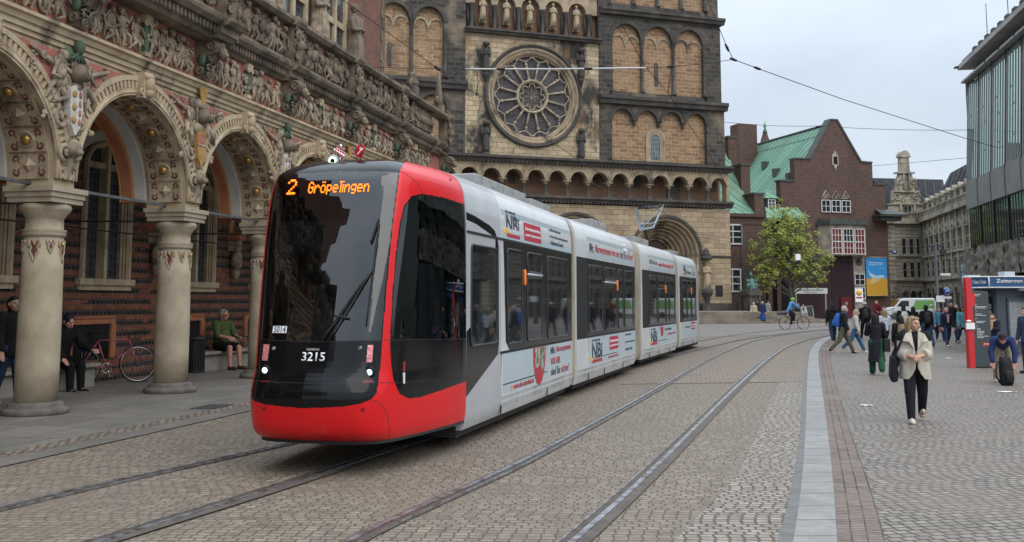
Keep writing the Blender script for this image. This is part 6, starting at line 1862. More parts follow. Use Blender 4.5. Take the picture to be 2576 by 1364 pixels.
for i in range(11):
    x = 2.1 + i * 2.72; e = x + 2.35
    g = G(); g.box(x - .36, x - .03, -.12, .4, 0 if i else 2.9, 14.2); g.build('bronze_fin', m_bronzef, gb)
    g = G(); g.add([(x, -.36, 8.35), (e, -.36, 8.35), (e, -.05, 13.9), (x, -.05, 13.9), (x, -.3, 8.35), (e, -.3, 8.35), (e, .0, 13.9), (x, .0, 13.9)], [(0, 1, 2, 3), (4, 7, 6, 5), (3, 2, 6, 7), (0, 3, 7, 4), (1, 5, 6, 2), (0, 4, 5, 1)]); f = g.build('facade_glass', m_gl, gb)  # lean added to the upright panes so that they mirror bright sky
    g = G()
    for k in range(6): t = x + (e - x) * k / 5; w_ = .06 if k in (0, 5) else .028; g.box(t - w_, t + w_, -.395, -.365, 8.3, 14.0)
    for p_, q_, z in ((.2, .4, 12.0), (.4, .6, 11.1), (.4, .6, 9.6)): g.box(x + (e - x) * p_, x + (e - x) * q_, -.385, -.366, z, z + .06)
    g.v = [(X_, Y_ + .31 * (Z_ - 8.35) / 5.55, Z_) for X_, Y_, Z_ in g.v]
    g.box(x - .06, e + .06, -.42, .02, 14.0, 14.12); g.box(x, e, -.42, -.37, 8.25, 8.34)
    g.build('glazing_bar', m_alu, f)
    g = G(); g.box(x - .05, e + .05, -.45, 0, 6.8, 8.24); g.build('spandrel_panel', m_alu, gb)
    g = G(); g.box(x, e, -.3, -.25, 4.6, 6.8); f = g.build('lower_glass', m_gl2, gb)
    g = G()
    for k in range(6): t = x + (e - x) * k / 5; g.box(t - .028, t + .028, -.325, -.305, 4.6, 6.8)
    g.build('glazing_bar', m_bronzef, f)
    g = G(); r2 = random.Random(i)
    def rel(a, b, x=x, e=e, r2=r2):
        n = noise.noise(Vector((a * 4 + i * 7, b * 5, 0))) * .16 + noise.noise(Vector((a * 9 + i * 7, b * 11, 3))) * .13
        return (x - .1 + (e - x + .2) * a + .1 * noise.noise(Vector((b * 5, i, 1))), -.45 - .25 - n, 3.0 + 1.55 * b + (.15 * noise.noise(Vector((a * 5, i, 9))) if b > .9 else 0))
    g.grid(rel, 16, 12); g.box(x, e, -.45, .2, 3.02, 4.5); g.build('stone_relief', m_rel, gb)
# ================================================================ street furniture, tree, wires
rnd = random.Random(31)
m_navy = plain('kiosk_blue', (.012, .075, .20), .4, coat=.3)
m_kdark = plain('kiosk_slate_blue', (.06, .075, .10), .5)
m_shut = masonry('roller_shutter', (.36, .38, .39), (.33, .35, .36), (.15, .155, .16), 50, .055, .008, rough=.5, bump=.5)
m_grey = plain('galvanised_grey', (.2, .21, .22), .5, .5, col2=(.14, .145, .15), sc=4)
# ---- newspaper kiosk
KW = Wall(gp(2514, 893), 88)
kd = KW.P.y
def kz(py): return CAM_H + (757 - py) * kd / 2616
k_ = thing('newspaper_kiosk', 'blue newspaper kiosk with lettered fascia and closed grey shutter at the right edge', 'kiosk', KW.P, KW.rz)
ZT_, ZB_ = kz(697), kz(724)
PLAN = [(0, 0), (3.4, 0), (4.3, .9), (4.3, 3.2), (3.4, 4.1), (1.8, 4.1), (1.0, 3.4), (-.32, .8)]
def grow(P, d): 
    c = (sum(p[0] for p in P) / len(P), sum(p[1] for p in P) / len(P))
    return [(x + (x - c[0]) * d, y + (y - c[1]) * d) for x, y in P]
g = G(); g.hprism(PLAN, 0, ZB_ - .04); g.build('cabin', m_kdark, k_)
g = G(); g.hprism(grow(PLAN, .02), 0, .28); g.build('base', m_foot, k_)
g = G(); g.hprism(grow(PLAN, .17), ZB_, ZT_); f_ = g.build('fascia', m_navy, k_)
g = G()
P = grow(PLAN, .18)
for i in range(len(P)):
    a, b = P[i], P[(i + 1) % len(P)]
    for z in (ZB_, ZT_): g.tube([(a[0], a[1], z), (b[0], b[1], z)], .022, 5)
    g.tube([(a[0], a[1], ZB_), (a[0], a[1], ZT_)], .02, 5)
g.build('fascia_trim', m_txtwhite, f_)
P = grow(PLAN, .172)
x0 = P[0][0]
write('lettering', 'Zeitungen', m_txtwhite, k_, Matrix.Translation((x0 + .22, P[0][1] - .002, ZB_ + .115)), w=.86, h=.15, bold=.02)
a = Vector((P[7][0], P[7][1], 0)); b = Vector((P[0][0], P[0][1], 0)); d = (b - a)
write('lettering', 'Snacks Tickets Tabak', m_txtwhite, k_, Matrix.Translation(a + d * .08 + Vector((0, 0, ZB_ + .12))) @ Matrix.Rotation(math.atan2(d.y, d.x), 4, 'Z'), w=d.length * .8, h=.13)
sx_ = KW.at(2538, 800)[0]
g = G(); g.box(sx_, sx_ + 2.2, -.03, .0, .42, kz(757) + .0); g.build('roller_shutter', m_shut, k_)
g = G(); g.box(sx_ - .05, sx_ + 2.3, -.08, 0, kz(757), kz(750)); g.box(sx_ - .06, sx_, -.06, 0, .3, kz(757)); g.build('shutter_frame', m_kdark, k_)
def awning(p, q, drop, name):
    p = Vector(p); q = Vector(q); n = Vector((q.y - p.y, -(q.x - p.x), 0)).normalized() * .55
    g = G(); N_ = 24
    vs = []
    for i in range(N_ + 1):
        t = i / N_; c = p.lerp(q, t)
        vs += [c, c + n - Vector((0, 0, .16)), c + n - Vector((0, 0, .16 + drop + .035 * (i % 2)))]
    g.add(vs, [(i * 3 + j, (i + 1) * 3 + j, (i + 1) * 3 + j + 1, i * 3 + j + 1) for i in range(N_) for j in (0, 1)])
    g.build(name, m_navy, k_)
awning((.9, -.02, ZB_ - .02), (3.3, -.02, ZB_ - .02), .1, 'awning'); awning((-.33, .78, ZB_ - .1), (-.05, .1, ZB_ - .1), .06, 'awning')
g = G(); g.box(.7, 3.4, -.12, 0, ZB_ - .1, ZB_ - .01); g.build('awning_case', m_txtwhite, k_)
M = Matrix.Translation((-.32, .8, 0)) @ Matrix.Rotation(math.atan2(-.8, .32), 4, 'Z')
g = G(); g.T = M; g.box(.12, .72, -.02, .0, .95, ZB_ - .3); w_ = g.build('serving_hatch', m_void, k_)
g = G(); g.T = M
for i in range(14): g.box(.16 + .13 * (i % 4), .27 + .13 * (i % 4), -.035, -.022, 1.05 + .2 * (i // 4), 1.2 + .2 * (i // 4))
g.build('magazines', plain('magazine_covers', (.35, .32, .28), .6, col2=(.08, .09, .13), sc=9), w_)
g = G(); g.T = M; g.box(.05, .8, -.2, .0, .88, .94); g.build('counter', m_alu, k_)
g = G(); g.box(.5, .85, .4, .8, ZT_, ZT_ + .18); g.box(-.4, 0, 1, 1.3, ZT_, ZT_ + .08); g.build('roof_vent', m_txtwhite, k_)
# ---- dark information stele with a red post
SW = Wall(gp(2446, 926), 86); sd = SW.P.y
t = thing('information_stele', 'tall dark grey information panel with bright red post on the square', 'information sign', SW.P, SW.rz)
s_ = sd / 2616
hp = (926 - 702) * s_; hs = (926 - 733) * s_; wd = 44 * s_
g = G(); g.box(-.10, .055, -.07, .09, 0, hp); bevel(g.build('red_post', plain('signal_red', (.55, .012, .018), .4, coat=.3), t), .006)
m_stele = plain('stele_slate', (.04, .05, .055), .4, coat=.2)
g = G(); g.prism([(.06, .03), (.06 + wd * 1.05, .03), (.06 + wd * .95, hs * .985), (.06, hs)], -.05, .07); bevel(g.build('panel', m_stele, t), .004)
g = G(); g.box(.0, .13, -.056, -.052, hs * .80, hs * .965); g.build('red_tag', bpy.data.materials['signal_red'], t)
m_sletter = plain('sign_pale_grey', (.55, .57, .58), .6)
g = G()
def ln(z, a, b, th=.014): g.box(.06 + wd * a, .06 + wd * b, -.054, -.0505, z * hs, z * hs + th)
for z, a, b in ((.945, .12, .52), (.925, .12, .40), (.785, .14, .82), (.768, .14, .75), (.69, .14, .5), (.672, .14, .74), (.595, .16, .72), (.578, .16, .58), (.505, .18, .38), (.487, .18, .42), (.465, .18, .62), (.447, .18, .60), (.425, .18, .5), (.405, .18, .85), (.387, .18, .55)): ln(z, a, b)
for z, k in ((.80, 0), (.71, 1), (.61, 2), (.515, 2)):
    x = .06 + wd * .2; zz_ = z * hs
    A = {0: [(x - .04, zz_), (x, zz_ + .04), (x + .04, zz_)], 1: [(x - .03, zz_ - .0), (x + .02, zz_ + .035), (x - .03, zz_ + .07)], 2: [(x - .03, zz_), (x - .03, zz_ + .05), (x + .03, zz_ + .05)]}[k]
    g.tube([(a, -.053, b) for a, b in A], .006, 4)
g.build('pictograms_and_lines', m_sletter, t)
g = G(); g.box(.06 + wd * .48, .06 + wd * 1.0, -.056, -.0505, hs * .285, hs * .325); g.build('red_label', bpy.data.materials['signal_red'], t)
g = G(); g.tube([(.06 + wd * .55, -.058, hs * .29), (.06 + wd * .6, -.058, hs * .318), (.06 + wd * .65, -.058, hs * .29)], .008, 4); g.box(.06 + wd * .7, .06 + wd * .92, -.059, -.0565, hs * .305, hs * .312); g.build('red_label_mark', m_txtwhite, t)
g = G(); g.box(-.16, .06, -.12, -.075, hp * .43, hp * .5); g.sph((-.09, -.11, hp * .52), (.07, .03, .03), 8, 6); g.build('stuck_paper_cup', m_txtwhite, t)
g = G(); g.box(0, wd * 1.2, -.02, .04, 0, .03); g.build('foot', m_blackiron, t)
# ---- poles and traffic signs
def pole(px, py0, py1, dep, r, name, label, cat, m=m_grey):
    b = ptd(px, 757, dep); z1 = ptd(px, py1, dep).z
    t = thing(name, label, cat, (b.x, b.y, 0))
    g = G(); g.lathe([(r * 1.5, 0), (r * 1.4, .5), (r, .55), (r * .8, z1)], n=12); g.build('pole', m, t)
    return t, dep / 2616
m_pole = plain('dark_green_grey_steel', (.05, .056, .06), .5, .4)
t1, s1 = pole(2359, 800, 610, 70, .12, 'catenary_mast', 'dark steel mast with lantern in front of the post office', 'mast', m_pole)
def zat(py, d): return CAM_H + (757 - py) * d / 2616
g = G(); g.box(-.9, .5, -.03, .03, zat(622, 70), zat(622, 70) + .1); g.box(.3, .7, -.1, .1, zat(640, 70), zat(628, 70)); g.build('bracket', m_pole, t1)
g = G(); g.box(.25, .9, -.12, .12, zat(690, 70) - .1, zat(690, 70) + .05); g.build('street_lantern', m_txtwhite, t1)
g = G(); g.box(-.15, .42, -.14, -.12, zat(760, 70), zat(744, 70)); g.build('white_notice', m_txtwhite, t1)
t2, s2 = pole(2421, 800, 655, 62, .09, 'bus_stop_sign', 'pale bus stop board on a grey mast behind the red post', 'sign', m_pole)
d = 62; g = G(); g.box(-.02, .75, -.1, -.06, zat(683, d), zat(667, d)); g.box(.0, .75, -.1, -.06, zat(700, d), zat(687, d)); b_ = g.build('sign_board', plain('board_pale_blue', (.42, .5, .54), .5), t2)
g = G()
for z in (690, 693, 697): g.box(.06, .68, -.105, -.101, zat(z, d) - .01, zat(z, d) + .012)
for x in (.06, .2, .36): g.box(x, x + .1, -.105, -.101, zat(679, d), zat(672, d))
g.build('route_lines', plain('board_grey_text', (.16, .2, .25), .6), b_)
t3, s3 = pole(2381, 800, 722, 66, .05, 'turn_right_sign', 'round blue sign with white right arrow beside a dark traffic light', 'traffic sign', m_pole)
d = 66; zc_ = zat(733, d); r_ = 9.2 * d / 2616
g = G(); g.T = Matrix.Translation((0, -.08, zc_)) @ Matrix.Rotation(PI / 2, 4, 'X'); g.mi = 1; g.lathe([(0, 0), (r_, 0), (r_, .02), (0, .02)], n=24); g.mi = 0; g.lathe([(0, .02), (r_ * .9, .02), (r_ * .9, .026), (0, .026)], n=24)
sg = g.build('blue_disc', [plain('sign_blue', (.01, .09, .42), .4), m_txtwhite], t3)
g = G(); y = -.112; q = r_
g.tube([(-.3 * q, y, zc_ - .5 * q), (-.3 * q, y, zc_ - .1 * q), (-.1 * q, y, zc_ + .12 * q), (.25 * q, y, zc_ + .15 * q)], .09 * q, 5); g.prism([(.15 * q, zc_ - .2 * q), (.65 * q, zc_ + .15 * q), (.15 * q, zc_ + .5 * q)], y - .01, y + .005); g.build('arrow', m_txtwhite, sg)
g = G(); g.box(-.3, .3, -.09, -.07, zat(752, d), zat(746, d)); g.build('supplementary_plate', m_txtwhite, t3)
g = G(); g.box(-.42, -.22, -.15, .08, zat(742, d), zat(724, d)); g.lathe([(.12, 0), (.12, .001)], (-.32, 0, 1), 8); tl_ = g.build('traffic_light_housing', m_blackiron, t3)
g = G()
for i in range(3): g.tube([(-.32, -.16, zat(727 + 5.5 * i, d)), (-.32, -.27, zat(727 + 5.5 * i, d))], .07, 8)
g.build('signal_hood', m_blackiron, tl_)
t4, s4 = pole(2161, 800, 724, 88, .05, 'stop_pole', 'white sign with yellow disc and red bar on a pole by the brick house', 'sign', m_grey)
d = 88; g = G(); g.box(-.33, .33, -.09, -.05, zat(760, d), zat(726, d)); sb = g.build('sign_board', m_txtwhite, t4)
g = G(); g.T = Matrix.Translation((0, -.09, zat(737, d))) @ Matrix.Rotation(PI / 2, 4, 'X'); g.lathe([(0, .008), (.25, .008), (.25, 0)], n=20); g.build('yellow_disc', plain('stop_yellow', (.65, .42, .04), .5), sb)
g = G(); g.box(-.26, .26, -.1, -.09, zat(751, d), zat(747, d)); g.build('red_bar', m_txtred, sb)
# W sign on the corner of the brick house
p = ptd(2250, 634, 112)
t = thing('letter_sign', 'small blue square sign with white letter W sticking out from the brick corner', 'sign', p)
q = 5.6 * 112 / 2616
g = G(); g.box(-q, q, -.06, .06, -q, q); bevel(g.build('box', plain('sign_dark_blue', (.012, .05, .17), .4), t), .02)
write('lettering', 'W', m_txtwhite, t, Matrix.Translation((-q * .7, -.062, -q * .55)), w=q * 1.4, h=q * 1.15, bold=.03)
g = G(); g.tube([(-q, 0, q * .5), (-q - 1.2, .6, q * .5)], .05, 5); g.build('arm', m_grey, t)
# ---- cafe sign on two posts, board
CWl = Wall(gp(2000, 803), 85); cd = CWl.P.y
p0 = CWl.at(2000, 740); p1 = CWl.at(2078, 725)
t = thing('cafe_sign', 'white cafe and restaurant sign on two thin posts before the dark passage', 'sign', CWl.P, CWl.rz)
zt_, zb_ = CWl.at(2040, 725)[1], CWl.at(2040, 739)[1]
g = G(); g.box(p0[0] - .1, p1[0] + .1, -.08, .08, zb_, zt_); g.build('board', plain('sign_white', (.55, .56, .55), .6), t)
write('lettering', 'CAFE & RESTAURANT', m_txt, t, Matrix.Translation((p0[0] + .1, -.085, zb_ + (zt_ - zb_) * .42)), w=(p1[0] - p0[0]) * .88, h=(zt_ - zb_) * .4, bold=.01)
write('lettering', 'BREMEN', m_txt, t, Matrix.Translation((p0[0] + .9, -.085, zb_ + (zt_ - zb_) * .13)), w=(p1[0] - p0[0]) * .4, h=(zt_ - zb_) * .15)
for x in (p0[0] + .08, p1[0] - .08):
    g = G(); g.box(x - .06, x + .06, -.06, .06, 0, zb_); g.build('post', m_roofbox, t)
q = gp(2036, 807); t = thing('pavement_board', 'folding blackboard with pale frame standing under the cafe sign', 'board', q, R(4))
sc_ = q.y / 2616
g = G(); h_ = 36 * sc_; w_ = 8 * sc_
for s in (-1, 1): g.obox((0, s * .22, h_ / 2), (w_ * 2, .03, h_ * 1.02), Matrix.Rotation(s * .18, 3, 'X'))
g.build('blackboard', plain('chalkboard', (.03, .032, .032), .8), t)
g = G()
for a, b in (((-w_, .02), (-w_, h_)), ((w_, .02), (w_, h_)), ((-w_, h_), (w_, h_)), ((-w_, h_ * .15), (w_, h_ * .15))): g.tube([(a[0], -.44 + .42 * a[1] / h_ - .03, a[1]), (b[0], -.44 + .42 * b[1] / h_ - .03, b[1])], .04, 5)
g.build('frame', m_roofbox, t)
# ---- white and green van behind the crowd
vp = gp(2287, 803.5); sc_ = vp.y / 2616
t = thing('delivery_van', 'white van with a green side panel parked behind the people', 'van', vp, R(-6))
L_ = 4.6; hh = 1.95
sec = [(-2.3, .35), (-2.35, .85), (-2.2, 1.05), (-1.5, 1.15), (-.95, 1.8), (-.6, hh), (2.1, hh), (2.28, 1.5), (2.32, .5), (2.2, .35)]
g = G(); g.prism(sec, -.88, .88); bevel(g.build('body', plain('van_white', (.62, .64, .65), .3, coat=.6), t), .09, 3)
g = G(); g.add([(-1.5, -.78, 1.17), (-.98, -.78, 1.78), (-.98, .78, 1.78), (-1.5, .78, 1.17)], [(0, 1, 2, 3)]); g.v = [(x - .03, y, z + .03) for x, y, z in g.v]; g.build('windscreen', m_pane, t)
g = G(); g.prism([(-1.25, 1.2), (-.85, 1.7), (-.2, 1.7), (-.2, 1.2)], -.9, -.885); g.build('side_window', m_pane, t)
g = G(); g.prism([(.1, .9), (.4, 1.75), (2.0, 1.75), (2.15, .9)], -.9, -.885); g.build('green_panel', plain('van_green', (.16, .36, .10), .4), t)
for x in (-1.5, 1.45):
    g = G(); g.T = Matrix.Translation((x, -.82, .33)) @ Matrix.Rotation(PI / 2, 4, 'X'); g.lathe([(.05, .1), (.2, .1), (.31, .08), (.33, 0), (.31, -.1), (.05, -.1)], n=18); g.build('wheel', m_under, t)
g = G(); g.sph((-2.28, -.6, .85), (.06, .14, .1), 8, 6); g.build('headlight', m_txtwhite, t)
# ---- bicycles
m_tyre = plain('tyre_black', (.012, .012, .012), .8); m_chrome = plain('chrome', (.5, .5, .5), .2, 1)
def bicycle(label, loc, rz, col, lean=0, drop=True, s=1.0, group=None, basket=False):
    t = thing('bicycle', label, 'bicycle', loc, rz, group)
    t.scale = (s, s, s); t.rotation_euler = (lean, 0, rz)
    Rw = .34; mf = plain('bicycle_paint', col, .35, coat=.4)
    for x in (-.5, .52):
        g = G(); g.tube([(x + Rw * math.cos(2 * PI * k / 32), 0, Rw + Rw * math.sin(2 * PI * k / 32)) for k in range(32)], .015, 6, closed=True); w_ = g.build('wheel', m_tyre, t)
        g = G(); g.tube([(x + (Rw - .022) * math.cos(2 * PI * k / 32), 0, Rw + (Rw - .022) * math.sin(2 * PI * k / 32)) for k in range(32)], .009, 5, closed=True)
        for k in range(20): a = 2 * PI * k / 20; g.tube([(x, .03 * (-1) ** k, Rw), (x + (Rw - .02) * math.cos(a), 0, Rw + (Rw - .02) * math.sin(a))], .0022, 3)
        g.tube([(x, -.05, Rw), (x, .05, Rw)], .018, 8); g.build('rim_and_spokes', m_chrome, w_)
    bbk = (-.06, 0, .28); st = (-.22, 0, .80); hd = (.36, 0, .80); hb = (.40, 0, .66)
    g = G()
    for a, b, r in ((st, hd, .014), (bbk, st, .014), (bbk, hb, .016), (hd, hb, .018)): g.tube([a, b], r, 7)
    for sy in (-.05, .05):
        g.tube([(bbk[0], sy * .5, bbk[2]), (-.5, sy, Rw)], .009, 6); g.tube([(st[0], sy * .4, st[2] - .02), (-.5, sy, Rw)], .008, 6)
        g.tube([(hb[0], sy * .5, hb[2] - .02), (.44, sy, .5), (.52, sy, Rw)], .010, 6)
    g.build('frame', mf, t)
    g = G(); g.tube([st, (-.25, 0, .92)], .012, 6); g.sph((-.3, 0, .95), (.10, .07, .022), 10, 6); g.sph((-.2, 0, .945), (.1, .025, .02), 8, 5); g.build('saddle', m_tyre, t)
    g = G(); g.tube([hd, (.345, 0, .9), (.42, 0, .93)], .012, 6)
    if drop:
        for sy in (-1, 1): g.tube([(.42, 0, .93), (.42, sy * .19, .93), (.5, sy * .2, .93), (.54, sy * .2, .87), (.49, sy * .2, .8), (.42, sy * .2, .79)], .012, 6)
        for sy in (-1, 1): g.tube([(.53, sy * .2, .93), (.57, sy * .2, .98), (.59, sy * .2, .86)], .008, 5)
    else:
        for sy in (-1, 1): g.tube([(.40, 0, .98), (.40, sy * .12, 1.03), (.3, sy * .28, 1.04), (.22, sy * .29, 1.03)], .012, 6)
        g.tube([(.36, 0, .88), (.40, 0, 1.0)], .014, 6)
    g.build('handlebar', m_tyre, t)
    g = G(); g.T = Matrix.Translation(bbk) @ Matrix.Rotation(PI / 2, 4, 'X')
    g.tube([(.09 * math.cos(2 * PI * k / 20), .09 * math.sin(2 * PI * k / 20), .03) for k in range(20)], .008, 5, closed=True)
    for k in range(5): g.tube([(0, 0, .03), (.09 * math.cos(k * 1.257), .09 * math.sin(k * 1.257), .03)], .006, 4)
    g.tube([(0, 0, .05), (.05, -.16, .06)], .009, 5); g.tube([(0, 0, -.05), (-.05, .16, -.06)], .009, 5); g.box(0, .1, -.17, -.15, .06, .12); g.box(-.1, 0, .15, .17, -.12, -.06)
    g.tube([(0, .085, .03), (-.44, .11, .03)], .004, 4); g.tube([(0, -.085, .03), (-.44, -.0, .03)], .004, 4); g.build('crankset', m_chrome, t)
    if basket:
        g = G(); g.T = Matrix.Translation((.5, 0, .88))
        for z in (0, .1, .2): g.tube([(x * (.14 + z * .2), y * (.16 + z * .2), z) for x, y in ((-1, -1), (1, -1), (1, 1), (-1, 1))], .006, 4, closed=True)
        for k in range(12):
            a = 2 * PI * k / 12; g.tube([(.14 * math.cos(a), .16 * math.sin(a), 0), (.19 * math.cos(a), .21 * math.sin(a), .2)], .004, 3)
        g.build('front_basket', m_chrome, t)
    return t
mid = gp(275, 966) + Vector((0, 0, .014))
bicycle('dusty pink road bicycle leaning by the arcade wall', mid, R(36), (.34, .06, .10), -.10, True, 1.1)
q = TH_W.world(TH_W.at(645, 900, 2.4)[0], 2.4); bicycle('grey city bicycle half hidden behind the tram front', q + Vector((0, 0, .014)), R(60), (.06, .065, .07), .08, False, 1.12)
q = gp(2243, 806); bicycle('dark bicycle parked near the white van', q, R(195), (.02, .02, .025), .1, False, 1.1)
# ---- tree in front of the brick house
def tree(px, py, pts, label, seed):
    r2 = random.Random(seed)
    b = gp(px, py); s_ = b.y / 2616
    t = thing('street_tree', label, 'tree', b)
    top = [((x - px) * s_, (py - y) * s_, r * s_) for x, y, r in pts]
    g = G()
    hz = 90 * s_
    g.tube([(0, 0, 0), (.05, 0, hz * .4), (-.05, .1, hz), (.1, 0, hz * 1.6), (.0, 0, hz * 2.4)], [.26, .22, .17, .11, .04], 9)
    for x, z, r in top:
        z0 = min(z * .62, hz * 2.2); d = r2.uniform(-.8, .8) * r
        m1 = Vector((x * .45, d * .4, z0 + (z - z0) * .55)); e = Vector((x, d, z))
        g.tube([(0, 0, z0), m1, e], [.09, .06, .02], 6)
        for _ in range(7):
            f = e + Vector((r2.gauss(0, .6) * r, r2.gauss(0, .6) * r, r2.gauss(0, .5) * r)); g.tube([m1.lerp(e, r2.random()), f], [.03, .008], 4)
    g.build('trunk', plain('tree_bark', (.055, .05, .04), .9, col2=(.09, .085, .07), sc=5, bump=.5), t)
    for nm, cl, frac in (('crown', ((.31, .33, .05), (.2, .235, .04)), 1),):
        g = G()
        for x, z, r in top:
            n = int(330 * (r / (22 * s_)) ** 2)
            cx_, cy_, cz_ = x, r2.uniform(-.6, .6) * r, z
            sub = [(cx_ + r2.gauss(0, .7) * r, cy_ + r2.gauss(0, .6) * r, cz_ + r2.gauss(0, .6) * r, r2.uniform(.15, .36) * r) for _ in range(16)]
            for _ in range(n):
                sx1, sy1, sz1, sr = r2.choice(sub)
                p = Vector((sx1 + r2.gauss(0, .6) * sr, sy1 + r2.gauss(0, .6) * sr, sz1 + r2.gauss(0, .5) * sr))
                a1 = Vector((r2.gauss(0, 1), r2.gauss(0, 1), r2.gauss(0, 1))).normalized(); b1 = a1.orthogonal().normalized()
                l = r2.uniform(.08, .15)
                g.mi = 0 if r2.random() < .6 else 1
                g.add([p - a1 * l, p + b1 * l * .5, p + a1 * l, p - b1 * l * .5], [(0, 1, 2, 3)])
        ms = []
        for i, c_ in enumerate(cl):
            m = plain('spring_leaf', c_, .6, col2=(c_[0] * .7, c_[1] * .75, c_[2] * .8), sc=1.5)
            m.node_tree.nodes['Principled BSDF'].inputs['Transmission Weight'].default_value = 0
            ms.append(m)
        g.build(nm, ms, t)
    return t
tree(1992, 806, [(1962, 545, 26), (1990, 545, 24), (2015, 560, 22), (1938, 580, 26), (1965, 590, 30), (2005, 595, 30), (2035, 600, 24), (1925, 620, 26), (1955, 630, 30), (1990, 635, 32), (2030, 635, 30), (2060, 640, 24), (2085, 655, 18), (1915, 660, 22), (1940, 675, 26), (1975, 680, 26), (2010, 670, 28), (2050, 675, 26), (1922, 695, 18), (2075, 690, 16), (1945, 708, 16), (1925, 715, 14), (2030, 700, 18), (2055, 705, 15)], 'spreading street tree with fresh yellow green spring leaves before the brick house', 4)
# bare shrub by the post office
b = gp(2268, 800); t = thing('bare_shrub', 'leafless thin branched young tree between banner and van', 'tree', b)
g = G(); r2 = random.Random(3); s_ = b.y / 2616
for i in range(16):
    a = r2.uniform(0, 2 * PI); l = r2.uniform(30, 75) * s_; sp = r2.uniform(.1, .5)
    m1 = Vector((math.cos(a) * l * sp * .4, math.sin(a) * l * sp * .4, l * .6)); e = Vector((math.cos(a) * l * sp, math.sin(a) * l * sp, l))
    g.tube([(0, 0, .0), m1, e], [.07, .03, .008], 5)
    for _ in range(4): f = e + Vector((r2.gauss(0, .5), r2.gauss(0, .5), r2.uniform(0, .7))); g.tube([m1.lerp(e, r2.uniform(.3, 1)), f], [.018, .006], 3)
g.build('branches', bpy.data.materials['tree_bark'], t)
# ---- overhead line
m_wire = plain('wire_black', (.012, .012, .013), .6, .3); m_ins = plain('insulator_rod', (.5, .5, .48), .4)
def wire(label, pts, r=.012, sag=.0, ins=(), name='overhead_wire', m=None):
    P = [ptd(x, y, d) for x, y, d in pts]
    o = P[0].copy(); t = thing(name, label, 'wire', o)
    Q = []
    for a, b in zip(P, P[1:]):
        for i in range(9): q = a.lerp(b, i / 8); q.z -= sag * 4 * (i / 8) * (1 - i / 8); Q.append(q - o)
    g = G(); g.tube(Q, r, 5); g.build('cable', m or m_wire, t)
    for x, y, d in ins:
        q = ptd(x, y, d) - o; 
        k = min(range(len(Q)), key=lambda i: (Q[i] - q).length); k2 = min(k + 1, len(Q) - 1); dr = (Q[k2] - Q[max(0, k - 1)]).normalized()
        g = G(); g.cap(q - dr * .12, q + dr * .12, .045, .045, 7); g.sph(q, (.06, .06, .06), 8, 6); g.build('insulator', m_wire, t)
    return t
wire('black cable running down past the church corner to the junction knot', [(1768, -30, 38), (1826, 112, 38), (1845, 150, 38)], .014, 0, [(1829, 120, 38)])
wire('long sagging cable from the junction knot to the glass building', [(1845, 150, 38), (1905, 172, 38.4), (2120, 250, 42), (2440, 352, 50), (2560, 386, 53)], .016, 0, [(1905, 172, 38.4), (1845, 150, 38)])
wire('thin span cable from the bracket rod to the junction knot', [(1625, 171, 38), (1688, 168, 38), (1750, 163, 38), (1845, 150, 38)], .012, 0, [(1688, 168, 38)])
wire('thin horizontal cable over the copper roof', [(1823, 307, 60), (2060, 317, 58), (2450, 327, 55)], .013, .1, [(2060, 319, 58)])
wire('thin cable rising towards the scrolled gable', [(2190, 418, 80), (2436, 397, 60)], .014)
wire('diagonal cable across the upper arcade balustrade', [(835, -20, 30), (1100, 172, 34), (1180, 225, 36), (1345, 330, 40), (1560, 470, 44)], .012, 0, [(1100, 172, 34)])
wire('diagonal cable across the right tower', [(1560, 55, 34), (1622, 165, 36), (1680, 235, 38), (1782, 385, 44), (1830, 470, 48)], .012)
wire('thin horizontal cable in front of the tower brickwork', [(735, 155, 26), (1100, 172, 32), (1170, 178, 36)], .011, .05)
wire('contact wire dipping over the track behind the pantograph', [(1480, 455, 40), (1605, 522, 34), (1640, 518, 33), (1760, 590, 60), (1960, 606, 85), (2300, 640, 120)], .011)
wire('contact wire crossing towards the tree', [(1700, 588, 55), (1845, 610, 70), (1965, 603, 85)], .011)
wire('low contact wire running past the banner to the mast', [(1900, 655, 90), (2170, 652, 85), (2359, 652, 70), (2560, 640, 60)], .02, .2)
t = wire('pale insulated bracket rod hanging before the rose window', [(1170, 174, 37.5), (1400, 174, 37.7), (1625, 171, 38)], .032, 0, [(1260, 174, 37.5), (1480, 173, 37.8)], 'span_rod', m_ins)
o_ = Vector(t.location)
g = G(); g.tube([ptd(x, y, 37.5) - o_ for x, y in ((1170, 174), (1150, 180), (1140, 195), (1120, 200))], .022, 5); g.tube([ptd(x, y, 37.5) - o_ for x, y in ((1199, 176), (1203, 205), (1199, 235))], .016, 5); g.sph(ptd(1199, 236, 37.5) - o_, .06, 7, 5)
g.tube([ptd(x, y, 38) - o_ for x, y in ((1688, 168), (1684, 205), (1680, 236))], .016, 5); g.build('drop_hanger', m_wire, t)
t = wire('small white lamp box hung over the street before the tree', [(1960, 603, 85), (2007, 640, 85)], .01, 0, (), 'hung_lamp')
o_ = Vector(t.location); g = G(); q = ptd(2007, 647, 85) - o_; g.box(q.x - .2, q.x + .2, q.y - .1, q.y + .1, q.z - .25, q.z + .25); g.build('box', m_txtwhite, t)
